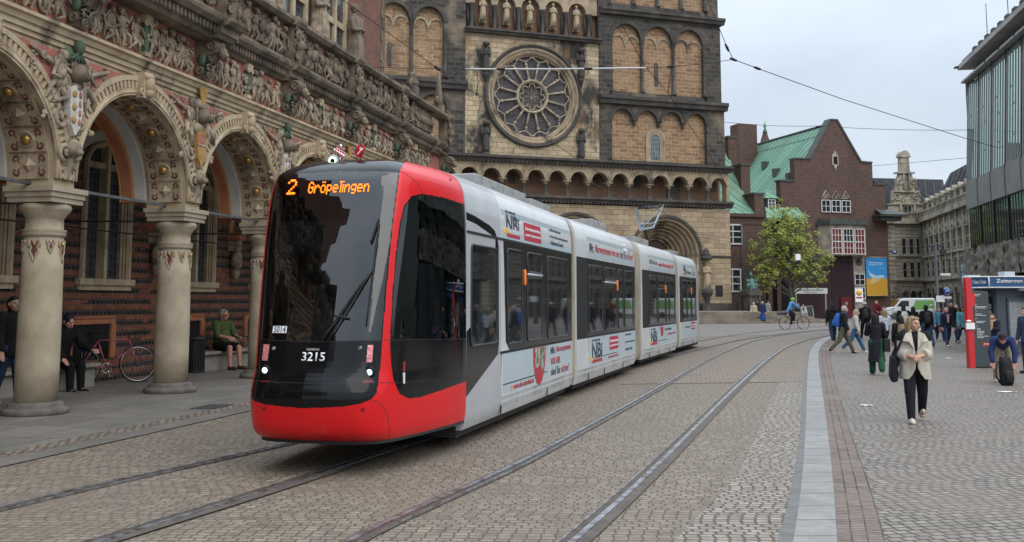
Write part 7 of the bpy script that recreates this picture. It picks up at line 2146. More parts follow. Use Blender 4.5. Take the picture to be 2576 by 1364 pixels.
# ---- small litter and a drain cover
for i, (px, py, lb) in enumerate(((2180, 1022, 'white scrap of paper lying left of the walking woman'), (2535, 988, 'thin white strip lying on the setts before the bending man'), (2388, 903, 'crumpled tissue on the pavement left of the information panel'))):
    q = gp(px, py); g = G(); g.grid(lambda a, b: ((a - .5) * (.35 if i == 1 else .2), (b - .5) * .06, .02 + .02 * noise.noise(Vector((a * 5, b * 3, i)))), 6, 4)
    o = g.build('paper_scrap', m_txtwhite); o.location = q; tag(o, lb, 'litter')
q = gp(470, 1010)
q = TH_W.world(TH_W.xy(gp(625, 1028))[0], -2.1, .016); o = G().box(-.35, .35, -.2, .2, 0, .004).build('drain_cover', plain('cast_iron_cover', (.06, .06, .06), .6, .4)); o.location = q; o.rotation_euler = (0, 0, TH_W.rz); tag(o, 'dark iron drain cover in the arcade pavement beside the tram', 'drain cover')
# ================================================================ people
PEND = []
_mc = {}
def cloth(col, rough=.85, col2=None):
    key = (tuple(col), rough)
    if key not in _mc: _mc[key] = plain('cloth', col, rough, 0, 0, .25, col2=col2 or [c * .72 for c in col], sc=9, lo=.4, hi=.7, bump=.25, bsc=22)
    return _mc[key]
SKIN = [(.50, .29, .21), (.42, .235, .165), (.22, .12, .08), (.52, .25, .19)]
def soft(g, name, mat, parent, vox, it=4):
    """fuse overlapping limbs into one continuous surface"""
    o = g.build(name, mat, parent)
    m = o.modifiers.new('fuse', 'REMESH'); m.mode = 'VOXEL'; m.voxel_size = vox; m.use_smooth_shade = True
    m = o.modifiers.new('soft', 'SMOOTH'); m.iterations = it; m.factor = .5
    PEND.append(o)
    return o
def rx(v, a):
    c, s = math.cos(a), math.sin(a); return Vector((v[0], v[1] * c - v[2] * s, v[1] * s + v[2] * c))
def person(label, px, py, ty, face=0, skin=0, top=('jacket', (.02, .02, .022)), bot=('trousers', (.02, .025, .04)), hair=('short', (.05, .035, .025)), shoe=(.02, .02, .02),
           lL=(0, 0), lR=(0, 0), aL=(5, 8, 15), aR=(5, 8, 15), lean=0, yaw=0, nod=0, pack=None, bag=None, scarf=None, inner=None, hgt=None, vox=None, base=None, seat=None, group=None, eyes=False, legabd=2, hipz=None, fat=1.0):
    P = base or gp(px, py)
    h = hgt or (py - ty) * P.y / 2616 * 1.0
    vx = vox or max(.011, min(.02, P.y / 2616 * .8)) * 1.0
    t = thing('person', label, 'person', P, R(face), group)
    H = lambda q: q * h
    # joints; forward is -y, the person's left is +x when seen facing us
    def leg(s, hp, kn):
        hp, kn = R(hp), R(kn); hip = Vector((s * .052, 0, 0)); ab = R(legabd) * s
        d1 = Vector((math.sin(ab), -math.sin(hp), -math.cos(hp))); d2 = Vector((math.sin(ab) * .4, -math.sin(hp - kn), -math.cos(hp - kn)))
        k = hip + d1.normalized() * .245; a = k + d2.normalized() * .24
        return hip, k, a
    L_, R_ = leg(1, *lL), leg(-1, *lR)
    zmin = min(L_[2].z, R_[2].z)
    hz = (hipz / h) if hipz else -zmin + .042
    up = Vector((0, 0, hz))
    L_, R_ = [[(q + up) * h for q in X] for X in (L_, R_)]
    la = R(lean)
    def T(x, y, z):   # torso space, z above the hips
        v = rx((x, y, z), la); return (v + up) * h
    sh = {1: T(.108 * fat, 0, .285), -1: T(-.108 * fat, 0, .285)}
    def arm(s, p, ab, el):
        p, ab, el = R(p) + la * 0, R(ab), R(el)
        d1 = Vector((s * math.sin(ab), -math.sin(p) * math.cos(ab), -math.cos(p) * math.cos(ab)))
        inw = -s * math.sin(R(el_in.get(s, 0)))
        d2 = Vector((s * math.sin(ab) * .3 + inw, -math.sin(p + el), -math.cos(p + el))).normalized()
        e = sh[s] + d1 * .165 * h; w_ = e + d2 * .145 * h
        return e, w_, d2
    el_in = {1: aL[3] if len(aL) > 3 else 0, -1: aR[3] if len(aR) > 3 else 0}
    def ik(s, tgt):
        """bend the arm so that the wrist comes to tgt (torso units)"""
        w_ = T(*tgt); a = sh[s]; d = w_ - a; L1, L2 = .165 * h, .145 * h
        l = min(d.length, (L1 + L2) * .995); d.normalize()
        c = (l * l + L1 * L1 - L2 * L2) / (2 * l); q = math.sqrt(max(0, L1 * L1 - c * c))
        hint = Vector((s * .45, .55, -.7)); hint = (hint - d * hint.dot(d)).normalized()
        e = a + d * c + hint * q; w_ = a + d * l
        return e, w_, (w_ - e).normalized()
    A = {1: ik(1, aL[1]) if aL[0] == 'ik' else arm(1, *aL[:3]), -1: ik(-1, aR[1]) if aR[0] == 'ik' else arm(-1, *aR[:3])}
    def ring(z, a, b, yo=0, n=18, world=False):
        return [(T(a * math.cos(2 * PI * j / n), yo + b * math.sin(2 * PI * j / n), z) if not world else Vector((h * a * math.cos(2 * PI * j / n), h * (yo + b * math.sin(2 * PI * j / n)), h * (hz + z)))) for j in range(n)]
    nk, hd = T(0, .005, .325), T(0, -.012, .4)
    ms = plain('skin', SKIN[skin], .5, spec=.35) if ('skin', skin) not in _mc else _mc['skin', skin]
    _mc['skin', skin] = ms
    Mh = Matrix.Rotation(R(yaw), 3, 'Z') @ Matrix.Rotation(R(nod) + la * .55, 3, 'X')
    def hp_(x, y, z): return hd + Mh @ (Vector((x, y, z)) * h)
    # ---- body: one continuous surface
    g = G()
    g.cap(T(0, 0, .02), T(0, 0, .14), H(.075), H(.07)); g.cap(T(0, .004, .14), T(0, .004, .235), H(.066), H(.058)); g.cap(sh[1], sh[-1], H(.04))
    g.cap(T(0, .008, .28), hp_(0, .012, -.03), H(.034), H(.031))
    g.sph(hp_(0, .008, .018), (H(.0455), H(.057), H(.052)), 12, 9, Mh); g.sph(hp_(0, -.012, -.022), (H(.036), H(.042), H(.045)), 12, 9, Mh); g.sph(hp_(0, -.03, -.052), (H(.02), H(.018), H(.016)), 9, 7)
    g.cap(hp_(0, -.049, .008), hp_(0, -.064, -.018), H(.007), H(.0105), 7)
    g.cap(hp_(.016, -.051, .016), hp_(-.016, -.051, .016), H(.008), H(.008), 7); g.cap(hp_(.012, -.05, -.037), hp_(-.012, -.05, -.037), H(.008), H(.008), 6)
    for s in (1, -1): g.sph(hp_(s * .047, .006, -.004), (H(.008), H(.013), H(.02)), 7, 6, Mh); g.sph(hp_(s * .028, -.036, -.014), (H(.014), H(.014), H(.014)), 7, 6)
    for X in (L_, R_):
        g.cap(X[0], X[1], H(.052), H(.037)); g.cap(X[1], X[2], H(.036), H(.022)); g.cap(X[1].lerp(X[2], .15), X[1].lerp(X[2], .5), H(.037), H(.031)); g.cap(X[2], X[2] + Vector((0, -H(.07), -H(.02))), H(.022), H(.018))
    fr = H(.0062) if vx < .0105 else H(.009)
    for s in (1, -1):
        e, w_, d2 = A[s]
        g.cap(sh[s], e, H(.034), H(.026)); g.cap(e, w_, H(.026), H(.017))
        sd_ = Vector((0, 1, 0)).cross(d2); sd_ = (sd_ if sd_.length > .1 else Vector((1, 0, 0))).normalized(); nn = d2.cross(sd_).normalized()
        if s < 0: sd_ = sd_
        pc = w_ + d2 * H(.028)
        for k in range(4):
            b = w_ + d2 * H(.05) + sd_ * H(.0115) * (k - 1.5); l = H((.034, .040, .038, .03)[k]); f1 = b + d2 * l * .6 - nn * s * 0 + Vector((0, 0, -l * .12)); f2 = f1 + (d2 * .7 + Vector((0, -.25, -.45))).normalized() * l * .55
            g.cap(w_ + sd_ * H(.008) * (k - 1.5), b, H(.0105), H(.0085), 6); g.cap(b, f1, fr, fr * .95, 6); g.cap(f1, f2, fr * .95, fr * .8, 6)
        tb = w_ + d2 * H(.012) - sd_ * s * H(.016) + Vector((0, -H(.006), 0)); g.cap(tb, tb + (d2 * .75 - sd_ * s * .65).normalized() * H(.03), H(.0095), fr, 6)
        t2 = tb + (d2 * .75 - sd_ * s * .65).normalized() * H(.03); g.cap(t2, t2 + d2 * H(.018), fr, fr * .85, 6)
    soft(g, 'body', ms, t, vx * .8, 3)
    if eyes:
        for s in (1, -1):
            g = G(); g.mi = 0; g.sph(hp_(s * .0185, -.0475, .002), (H(.0075), H(.005), H(.0042)), 8, 6, Mh); g.mi = 1; g.sph(hp_(s * .0185, -.0518, .002), (H(.0036), H(.0022), H(.0036)), 8, 6, Mh)
            g.build('eye', [cloth((.6, .58, .55), .3), cloth((.03, .025, .02), .3)], t)
            g = G(); g.tube([hp_(s * .008, -.0555, .0145), hp_(s * .02, -.0545, .018), hp_(s * .031, -.046, .0145)], H(.0022), 5); g.build('eyebrow', cloth([c * .8 for c in hair[1]]), t)
        g = G(); g.tube([hp_(-.013, -.0545, -.036), hp_(0, -.0585, -.0345), hp_(.013, -.0545, -.036)], [H(.0012), H(.0035), H(.0012)], 5); g.build('lips', cloth((.36, .10, .09), .5), t)
    # ---- trousers, skirt, shorts
    kind, bc = bot[0], cloth(bot[1])
    wd = {'wide': 1.2}.get(kind, 1.0)
    if kind in ('trousers', 'wide', 'shorts'):
        g = G()
        g.loft([ring(-.06, .07, .06), ring(-.03, .088 * fat, .077), ring(.02, .088 * fat, .077 * fat), ring(.07, .08 * fat, .068 * fat)])
        for X in (L_, R_):
            k_, a_ = X[1], X[2]
            if kind == 'shorts': g.cap(X[0], X[0].lerp(k_, .8), H(.068), H(.06))
            else:
                g.cap(X[0], k_, H(.064 * wd), H(.05 * wd)); g.cap(k_, k_.lerp(a_, .96) + Vector((0, 0, H(.004))), H(.048 * wd), H(.036 * wd * wd))
                g.cap(k_.lerp(a_, .8), k_.lerp(a_, .95), H(.036 * wd), H(.037 * wd))
        soft(g, {'shorts': 'shorts'}.get(kind, 'trousers'), bc, t, vx * .9)
    elif kind == 'skirt':
        g = G(); n = 18
        rings = [(T(0, 0, .05), .075, .07), (T(0, 0, -.05), .10, .09), ((T(0, 0, -.2)), .125, .115), (T(0, 0, -.36), .16, .14)]
        vs = [c_ + Vector((H(a * math.cos(2 * PI * j / n)) * (1 + .07 * math.sin(j * 2.4)), H(b * math.sin(2 * PI * j / n)) * (1 + .07 * math.sin(j * 2.4)), 0)) for c_, a, b in rings for j in range(n)]
        g.add(vs, [(i * n + j, i * n + (j + 1) % n, (i + 1) * n + (j + 1) % n, (i + 1) * n + j) for i in range(3) for j in range(n)], True)
        g.build('skirt', bc, t)
    for X in (L_, R_):
        a_ = X[2]; dn = (X[2] - X[1]).normalized()
        tl_ = Vector((0, -1, 0)) if abs(dn.y) < .35 else Vector((0, -math.cos(math.asin(max(-1, min(1, dn.y)))) , dn.y * 1.0)).normalized()
        g = G(); hl = a_ + Vector((0, H(.012), -H(.018))); te = a_ + tl_ * H(.105) + Vector((0, 0, -H(.024)))
        g.cap(hl, te, H(.026), H(.02)); g.cap(a_ + Vector((0, H(.008), 0)), hl, H(.024), H(.026)); g.cap(hl + tl_ * H(.03), te - tl_ * H(.005), H(.029), H(.023))
        soft(g, 'shoe', cloth(shoe), t, vx * .7, 2)
    # ---- upper clothes
    tk, tcol = top[0], cloth(top[1])
    g = G()
    pf = .012 if tk == 'tee' else .018
    f = fat
    up_ = [(.08, .090 * f, .074 * f), (.16, .093 * f, .075 * f), (.23, .102 * f, .078), (.275, .104 * f, .070), (.305, .078, .056), (.33, .046, .044)]
    lo_ = [(-.015, .094 * f, .080 * f), (.03, .092 * f, .078 * f)]
    if tk == 'jacket' or tk == 'hoodie': lo_ = [(-.065, .098 * f, .086 * f), (-.03, .099 * f, .086 * f), (.03, .094 * f, .08 * f)]
    if tk == 'coat': lo_ = [(-.02, .102, .088), (.03, .096, .082)]
    g.loft([ring(*q) for q in lo_ + up_])
    if tk == 'coat': g.loft([ring(z, a, b, .008, 18, True) for z, a, b in ((-.31, .14, .12), (-.2, .128, .11), (-.1, .114, .098), (.0, .1, .086), (.03, .09, .076))])
    g.cap(sh[1] - Vector((0, 0, H(.004))), sh[-1] - Vector((0, 0, H(.004))), H(.046))
    if fat > 1.05: g.sph(T(0, -.05, .12), (H(.1), H(.085), H(.1)), 12, 9)
    if tk in ('jacket', 'coat', 'hoodie'): g.cap(T(0, .012, .31), T(0, .006, .34), H(.045), H(.042))
    if tk == 'hoodie': g.cap(T(.035, .055, .30), T(-.035, .055, .30), H(.034)); g.cap(T(0, .06, .30), T(0, .06, .27), H(.04), H(.03))
    for s in (1, -1):
        e, w_, d2 = A[s]
        g.cap(sh[s], e, H(.046 + pf * .3), H(.040 + pf * .2))
        if tk == 'tee': g.sph(e.lerp(sh[s], .35), (H(.046),) * 3, 8, 6)
        else: g.cap(e, e.lerp(w_, .9), H(.040 + pf * .2), H(.032 + pf * .15)); g.sph(e, (H(.046),) * 3, 8, 6)
    soft(g, {'tee': 'shirt', 'coat': 'coat', 'hoodie': 'hooded_jacket'}.get(tk, 'jacket'), tcol, t, vx * .9)
    if inner:
        g = G(); g.prism([(-H(.03), T(0, 0, .31).z), (H(.03), T(0, 0, .31).z), (H(.018), T(0, 0, .10).z), (-H(.018), T(0, 0, .10).z)], -H(.103) + T(0, 0, .2).y, -H(.08) + T(0, 0, .2).y); g.build('shirt_front', cloth(inner), t)
    if scarf:
        g = G(); g.tube([T(.05 * math.cos(a), .05 * math.sin(a), .325 - .02 * math.sin(-a)) for a in [2 * PI * k / 14 for k in range(14)]], H(.022), 7, closed=True); g.cap(T(.01, -.075, .31), T(.02, -.1, .2), H(.025), H(.03)); g.build('scarf', cloth(scarf, .8, (.3, .1, .07)), t)
    # ---- hair and headgear
    hk, hc = hair[0], cloth(hair[1], .6, [c * .6 for c in hair[1]])
    g = G(); nm = 'hair'
    if hk in ('short', 'long', 'bob', 'bun', 'pony'):
        g.sph(hp_(0, .016, .027), (H(.049), H(.056), H(.05)), 14, 9, Mh); g.sph(hp_(0, .032, -.005), (H(.049), H(.042), H(.052)), 12, 9, Mh)
        for s in (1, -1): g.cap(hp_(s * .045, .018, .02), hp_(s * .044, .02, -.012), H(.014), H(.010))
        g.cap(hp_(-.026, -.03, .05), hp_(.026, -.03, .05), H(.013))
    if hk in ('bob', 'long'):
        bt = -.075 if hk == 'bob' else -.16
        for s in (1, -1): g.cap(hp_(s * .044, .006, .02), hp_(s * .05, .012, bt), H(.02), H(.017)); g.cap(hp_(s * .025, .045, .0), hp_(s * .035, .05, bt - .01), H(.03), H(.026))
        g.cap(hp_(0, .045, 0), hp_(0, .056, bt - .02), H(.034), H(.03))
    if hk == 'pony': g.cap(hp_(0, .06, .02), hp_(0, .085, -.1), H(.024), H(.014))
    if hk == 'bun': g.sph(hp_(0, .055, .05), H(.027))
    if hk == 'bald':
        for s in (1, -1): g.cap(hp_(s * .043, .01, .0), hp_(s * .03, .045, -.01), H(.012), H(.016))
        g.cap(hp_(.03, .045, -.01), hp_(-.03, .045, -.01), H(.018))
    if hk == 'cap': nm = 'cap'; g.sph(hp_(0, .008, .03), (H(.053), H(.062), H(.046)), 12, 8, Mh); g.sph(hp_(0, -.065, .03), (H(.038), H(.036), H(.007)), 10, 6, Mh)
    if hk == 'helmet': nm = 'helmet'; g.sph(hp_(0, .012, .038), (H(.062), H(.078), H(.05)), 14, 9, Mh)
    if hk in ('scarf', 'hood', 'beanie'):
        nm = {'scarf': 'headscarf', 'hood': 'hood', 'beanie': 'beanie'}[hk]
        g.sph(hp_(0, .018, .022), (H(.056), H(.064), H(.058)), 12, 9, Mh)
        if hk != 'beanie': g.cap(hp_(0, .03, -.02), T(0, .02, .3), H(.052), H(.06)); 
        if hk == 'scarf': g.cap(hp_(0, .0, -.06), T(0, -.03, .28), H(.045), H(.06)); g.cap(hp_(0, .045, -.03), T(0, .05, .2), H(.05), H(.07))
    soft(g, nm, hc, t, vx * .7, 2)
    # ---- things carried
    if pack:
        g = G(); g.loft([ring(.03, .07, .045, .115), ring(.06, .085, .065, .125), ring(.16, .088, .07, .13), ring(.25, .08, .055, .12), ring(.31, .05, .035, .105)]); g.loft([ring(.05, .055, .03, .185), ring(.10, .062, .035, .185), ring(.16, .055, .03, .18)])
        o = soft(g, 'backpack', cloth(pack, .6), t, vx)
        g = G()
        for s in (1, -1): g.tube([T(s * .06, .07, .31), T(s * .068, .0, .345), T(s * .07, -.075, .27), T(s * .085, -.07, .15), T(s * .09, .05, .08)], H(.012), 6)
        g.build('strap', cloth([c * .8 for c in pack], .6), o)
    if bag:
        s, z, col = bag[0], bag[1], bag[2]; sz = bag[3] if len(bag) > 3 else 1
        bx = s * .16; g = G(); zc = hz + z
        vs_ = [(bx - .02, -.09 * sz), (bx + .02, .09 * sz)]
        g.box(H(bx - .04 * sz), H(bx + .04 * sz), -H(.1 * sz), H(.1 * sz), H(zc - .13 * sz), H(zc + .04 * sz))
        o = soft(g, 'shoulder_bag', cloth(col, .5), t, vx, 9)
        g = G(); top_ = T(s * .1, 0, .335) if z > -.16 else A[s][1]
        g.tube([Vector((H(bx), -H(.06 * sz), H(zc + .03))), top_ + Vector((0, -H(.03), 0)), top_ + Vector((0, H(.02), H(.004))), Vector((H(bx), H(.06 * sz), H(zc + .03)))], H(.009), 6); g.build('strap', cloth([c * .8 for c in col], .5), o)
    return t, dict(h=h, T=T, A=A, L=L_, R=R_, hp=hp_, hz=hz, sh=sh)
BLK, NAVY, JEAN, KHAKI = (.012, .012, .014), (.015, .02, .045), (.03, .06, .13), (.10, .10, .065)
WALK = dict(lL=(22, 8), lR=(-16, 14)); WALK2 = dict(lL=(-18, 18), lR=(20, 5))
# --- the young woman walking towards us in the cream coat
wp = gp(2308, 1062)
WH = (1062 - 795) * wp.y / 2616
t, J = person('young blonde woman in wide cream jacket walking towards us with clasped hands and black tote', 2308, 1062, 795, face=-13, skin=0, top=('tee', BLK), bot=('trousers', (.010, .011, .016)), hair=('bob', (.27, .185, .11)), shoe=(.62, .56, .44), lL=(-15, 16), lR=(19, 4), aL=('ik', (.022, -.145, .105)), aR=('ik', (-.03, -.15, .095)), yaw=40, nod=2, vox=.0085, eyes=True, legabd=3)
h = J['h']; T = J['T']; hz = J['hz']
def coat_ring(z, a, b, gap, n=40, flare=0):
    """half-open ring: gap is the half angle left open at the front"""
    out = []
    for i in range(n + 1):
        t_ = -PI / 2 + gap + (2 * PI - 2 * gap) * i / n
        rr = 1 + .035 * math.sin(t_ * 7 + z * 9) * flare
        out.append(Vector((h * a * math.cos(t_) * rr, h * b * math.sin(t_) * rr - .004, h * (z + hz))))
    return out
g = G(); g.T = None
lv = [(.335, .05, .048, .75, 0), (.318, .08, .058, .72, 0), (.295, .112, .072, .62, 0), (.25, .12, .086, .42, .1), (.2, .122, .094, .2, .3), (.15, .124, .098, .03, .4), (.08, .128, .1, .03, .6), (.0, .134, .104, .05, .8), (-.06, .14, .106, .25, 1), (-.11, .144, .107, .55, 1)]
rg = [coat_ring(z, a, b, gp_, 40, f) for z, a, b, gp_, f in lv]
inn = [[q * 1 for q in r_] for r_ in rg]
n = 41
vs = [q for r_ in rg for q in r_] + [Vector((q.x * .93, q.y * .93, q.z)) for r_ in rg for q in r_]
N2 = len(rg) * n
fs = []
for i in range(len(rg) - 1):
    for j in range(n - 1):
        a = i * n + j; fs.append((a, a + n, a + n + 1, a + 1)); fs.append((N2 + a, N2 + a + 1, N2 + a + n + 1, N2 + a + n))
    for j in (0, n - 1): a = i * n + j; fs.append((a, a + n, N2 + a + n, N2 + a))
for i in (0, len(rg) - 1):
    for j in range(n - 1): a = i * n + j; fs.append((a, a + 1, N2 + a + 1, N2 + a))
g.add(vs, fs, True)
for s in (1, -1):
    e, w_, d2 = J['A'][s]
    g.cap(J['sh'][s] + Vector((0, 0, -.012)), e + Vector((0, 0, -.01)), h * .046, h * .056)
    g.tube([e - (w_ - e).normalized() * h * .02, e, e.lerp(w_, .3), e.lerp(w_, .52)], [h * .045, h * .056, h * .056, h * .056], 14)
    g.cap(J['sh'][s].lerp(e, .4), e + Vector((s * -.03, .02, -.03)), h * .045, h * .05)
m_cream = plain('cream_wool', (.50, .46, .385), .9, col2=(.43, .39, .32), sc=14, lo=.35, hi=.7, bump=.35, bsc=120, spec=.2)
soft(g, 'wide_jacket', m_cream, t, .0085, 3)
g = G()
for s in (1, -1):
    vs = [T(s * .03, -.055, .335), T(s * .085, -.075, .31), T(s * .115, -.10, .245), T(s * .06, -.118, .235), T(s * .012, -.118, .165)]
    vs2 = [v + Vector((0, .012, -.004)) for v in vs]
    g.add(vs + vs2, [(0, 1, 2, 3, 4), (9, 8, 7, 6, 5)] + [(i, 5 + i, 5 + (i + 1) % 5, (i + 1) % 5) for i in range(5)])
    g.tube([T(s * .03, -.055, .335), T(s * .055, -.01, .35), T(0, .05, .352)], h * .014, 6)
bevel(g.build('lapels', m_cream, t), .004)
g = G()
for s in (1, -1):
    pts = [J['hp'](s * x, y, z) for x, y, z in ((.008, -.03, .073), (.036, -.02, .05), (.05, .0, .01), (.053, .005, -.04), (.05, .012, -.09), (.044, .022, -.125))]
    g.tube(pts, [h * q for q in (.006, .011, .013, .013, .012, .005)], 8)
soft(g, 'hair_locks', plain('blonde_hair', (.31, .205, .115), .5, col2=(.2, .125, .065), sc=30, sx=(3, 3, .4)), t, .007, 2)
o = thing('tote_bag', 'black cloth tote hanging from the shoulder of the woman in cream', 'bag', Vector((0, 0, 0)))
o.location = t.location + Matrix.Rotation(R(-13), 3, 'Z') @ Vector((-h * .19, h * .0, 0)); o.rotation_euler = (0, 0, R(-13))
g = G(); z0 = h * (hz - .13); z1 = h * (hz + .10)
g.prism([(-.035, z1), (.02, z1 + .01), (.055, z0 + .1), (.035, z0), (-.03, z0 - .02), (-.06, z0 + .08)], -.13, .15); soft(g, 'bag_body', cloth((.014, .015, .022)), o, .012, 4)
g = G(); st = [(0.0, -.1, z1), (.07, -.13, h * (hz + .2)), (.135, -.12, h * (hz + .285)), (.15, -.03, h * (hz + .352)), (.12, .07, h * (hz + .28)), (0, .1, z1)]
vs = [Vector(q) + Vector((k, 0, 0)) for q in st for k in (-.02, .02)]; g.add(vs, [(2 * i, 2 * i + 1, 2 * i + 3, 2 * i + 2) for i in range(5)]); q = g.build('strap', cloth((.014, .015, .022)), o); m = q.modifiers.new('s', 'SOLIDIFY'); m.thickness = .006
# --- others on the square
person('woman in dark coat and green trousers walking away with black shoulder bag', 2207, 943, 790, face=165, top=('coat', (.014, .015, .02)), bot=('wide', (.018, .07, .035)), hair=('bob', (.012, .011, .012)), shoe=(.22, .17, .13), lL=(12, 3), lR=(-14, 22), aL=(30, 10, 60, 20), aR=(8, 10, 30), bag=(-1, .02, (.02, .021, .025), 1.25))
person('long dark haired person with tan backpack just behind the blonde woman', 2270, 925, 792, face=170, top=('coat', (.018, .014, .016)), bot=('wide', (.025, .028, .04)), hair=('long', (.012, .010, .010)), pack=(.20, .155, .09), **WALK)
person('grey haired man with bright blue backpack and khaki trousers striding to the right', 2122, 889, 765, face=78, top=('jacket', (.016, .017, .018)), bot=('trousers', (.10, .10, .065)), hair=('short', (.42, .41, .39)), shoe=(.015, .014, .013), lL=(26, 4), lR=(-20, 24), pack=(.03, .12, .42), skin=3, lean=6)
person('woman in white jacket and blue jeans striding beside the blue backpack', 2152, 886, 775, face=72, top=('jacket', (.52, .5, .44)), bot=('trousers', (.05, .11, .2)), hair=('bob', (.36, .30, .2)), shoe=(.6, .6, .58), lL=(24, 2), lR=(-22, 26), lean=6, skin=0)
person('man in black jacket and dark jeans seen from behind left of the couple', 2096, 859, 762, face=175, top=('hoodie', (.013, .013, .015)), bot=('trousers', (.018, .028, .05)), hair=('short', (.03, .022, .018)), **WALK2)
person('person with pale helmet and black backpack seen from behind', 2178, 852, 760, face=180, top=('jacket', (.013, .014, .017)), bot=('trousers', BLK), hair=('helmet', (.45, .48, .5)), pack=(.02, .022, .026), **WALK)
person('woman with loose fair hair and white blouse carrying a straw bag', 2228, 885, 778, face=190, top=('tee', (.46, .5, .58)), bot=('trousers', BLK), hair=('long', (.27, .17, .09)), shoe=(.55, .55, .54), bag=(1, -.06, (.45, .36, .2), .8), **WALK2)
person('man in dark red jacket facing us near the parked bicycle', 2207, 833, 757, face=15, skin=3, top=('jacket', (.15, .012, .018)), bot=('trousers', BLK), hair=('bald', (.12, .09, .07)), aL=(35, 10, 40), aR=(35, 10, 40))
person('woman in black hooded coat with white bag on her back in the crowd', 2276, 868, 765, face=172, top=('coat', (.013, .012, .013)), bot=('trousers', BLK), hair=('scarf', (.012, .011, .012)), pack=(.5, .48, .44), **WALK)
person('dark haired woman in black before the white van, left of the backpack boy', 2300, 858, 770, face=185, top=('coat', (.015, .014, .016)), bot=('trousers', (.02, .02, .03)), hair=('long', (.014, .012, .012)), **WALK2)
person('young man with black backpack and blue jeans walking away', 2333, 873, 766, face=178, top=('jacket', (.010, .010, .012)), bot=('wide', (.04, .075, .13)), hair=('short', (.012, .011, .011)), pack=(.014, .014, .016), **WALK)
person('person in white shirt and pale cap far behind the black backpack', 2346, 838, 765, face=170, top=('tee', (.6, .61, .62)), bot=('trousers', NAVY), hair=('cap', (.6, .58, .5)), **WALK)
person('woman in light blue jacket coming towards us left of the pink shirt', 2366, 857, 772, face=-12, skin=3, top=('jacket', (.09, .22, .32)), bot=('trousers', (.025, .04, .08)), hair=('short', (.20, .15, .1)), bag=(-1, -.08, (.03, .03, .05), .9), **WALK)
person('older woman in navy jacket over pink shirt walking towards us', 2385, 872, 773, face=-4, skin=3, top=('jacket', (.016, .02, .035)), bot=('trousers', (.035, .06, .11)), hair=('short', (.5, .45, .36)), inner=(.6, .36, .4), shoe=(.55, .55, .55), bag=(-1, -.05, (.22, .15, .1), .8), **WALK2)
person('tall man in black coat with sunglasses behind the pink shirt', 2395, 862, 757, face=5, skin=1, top=('jacket', (.012, .012, .014)), bot=('trousers', (.02, .025, .035)), hair=('short', (.03, .025, .022)), **WALK)
person('grey haired person in beige waistcoat and pale trousers left of the turquoise jacket', 2409, 853, 766, face=0, skin=3, top=('jacket', (.22, .18, .13)), bot=('trousers', (.42, .40, .36)), hair=('short', (.4, .4, .39)), **WALK2)
person('dark haired woman in turquoise jacket next to the red post', 2424, 868, 770, face=12, skin=2, top=('jacket', (.09, .30, .37)), bot=('trousers', (.03, .05, .10)), hair=('bob', (.018, .014, .012)), inner=(.45, .3, .32), shoe=(.5, .48, .46), **WALK)
person('woman with patterned scarf and dark coat waiting at the kiosk', 2502, 908, 790, face=-48, skin=3, top=('coat', (.017, .019, .035)), bot=('trousers', (.03, .05, .09)), hair=('short', (.07, .035, .025)), scarf=(.5, .33, .2), aL=(20, 10, 80, 30), aR=(8, 10, 20))
person('person in navy padded jacket at the right edge before the shutter', 2590, 940, 775, face=-70, skin=3, top=('hoodie', (.035, .05, .10)), bot=('trousers', (.03, .045, .09)), hair=('short', (.05, .035, .025)), aL=(10, 8, 30))
# bending man and the bag he packs
person('man in blue jacket bending over his backpack beside the information panel', 2527, 962, 845, face=-25, skin=3, top=('jacket', (.022, .042, .12)), bot=('trousers', (.30, .255, .19)), hair=('short', (.016, .013, .012)), shoe=(.42, .38, .32), lean=76, nod=18, aL=(8, 14, 8, 10), aR=(8, 14, 8, 10), lL=(8, 8), lR=(8, 8), legabd=9, hgt=1.52)
bp = gp(2532, 970)
o = thing('rucksack', 'black rucksack standing on the setts in the hands of the bending man', 'backpack', bp, R(10)); o.scale = (.84, .84, .92)
g = G(); E_ = lambda z, a, b, yo=0: [(.01 + a * math.cos(2 * PI * j / 16), yo + b * math.sin(2 * PI * j / 16), z) for j in range(16)]
g.loft([E_(.0, .14, .10), E_(.06, .17, .13), E_(.3, .175, .13), E_(.5, .16, .11, .01), E_(.62, .13, .08, .03)]); g.loft([E_(.08, .11, .05, -.13), E_(.2, .12, .055, -.13), E_(.3, .1, .04, -.12)]); soft(g, 'bag_body', cloth((.012, .012, .013), .6), o, .014, 5)
g = G(); g.tube([(-.16, .04, .52), (-.26, 0, .36), (-.27, -.02, .2), (-.17, 0, .06)], .022, 6); g.tube([(.04, .08, .62), (.0, .1, .68), (-.06, .08, .62)], .012, 6); g.build('strap', cloth((.014, .014, .015), .6), o)
# far left of the square: three visitors below the church
person('woman in cream coat at the foot of the church steps', 1897, 812, 760, face=-15, skin=3, top=('coat', (.46, .40, .28)), bot=('trousers', (.05, .04, .035)), hair=('scarf', (.5, .47, .42)), vox=.03, **WALK)
person('woman in long blue skirt and dark blue jacket beside the cream coat', 1919, 814, 759, face=5, skin=3, top=('jacket', (.018, .028, .08)), bot=('skirt', (.02, .055, .22)), hair=('short', (.5, .48, .46)), vox=.03)
person('man in pale grey jacket walking behind the blue skirt', 1932, 808, 755, face=120, skin=1, top=('jacket', (.34, .33, .31)), bot=('trousers', (.30, .28, .24)), hair=('short', (.04, .035, .03)), vox=.03, bag=(1, -.16, (.02, .02, .02), .9), **WALK)
person('person in black standing in shade between steps and pedestal', 1905, 807, 756, face=30, skin=1, top=('jacket', BLK), bot=('trousers', BLK), hair=('beanie', BLK), vox=.03)
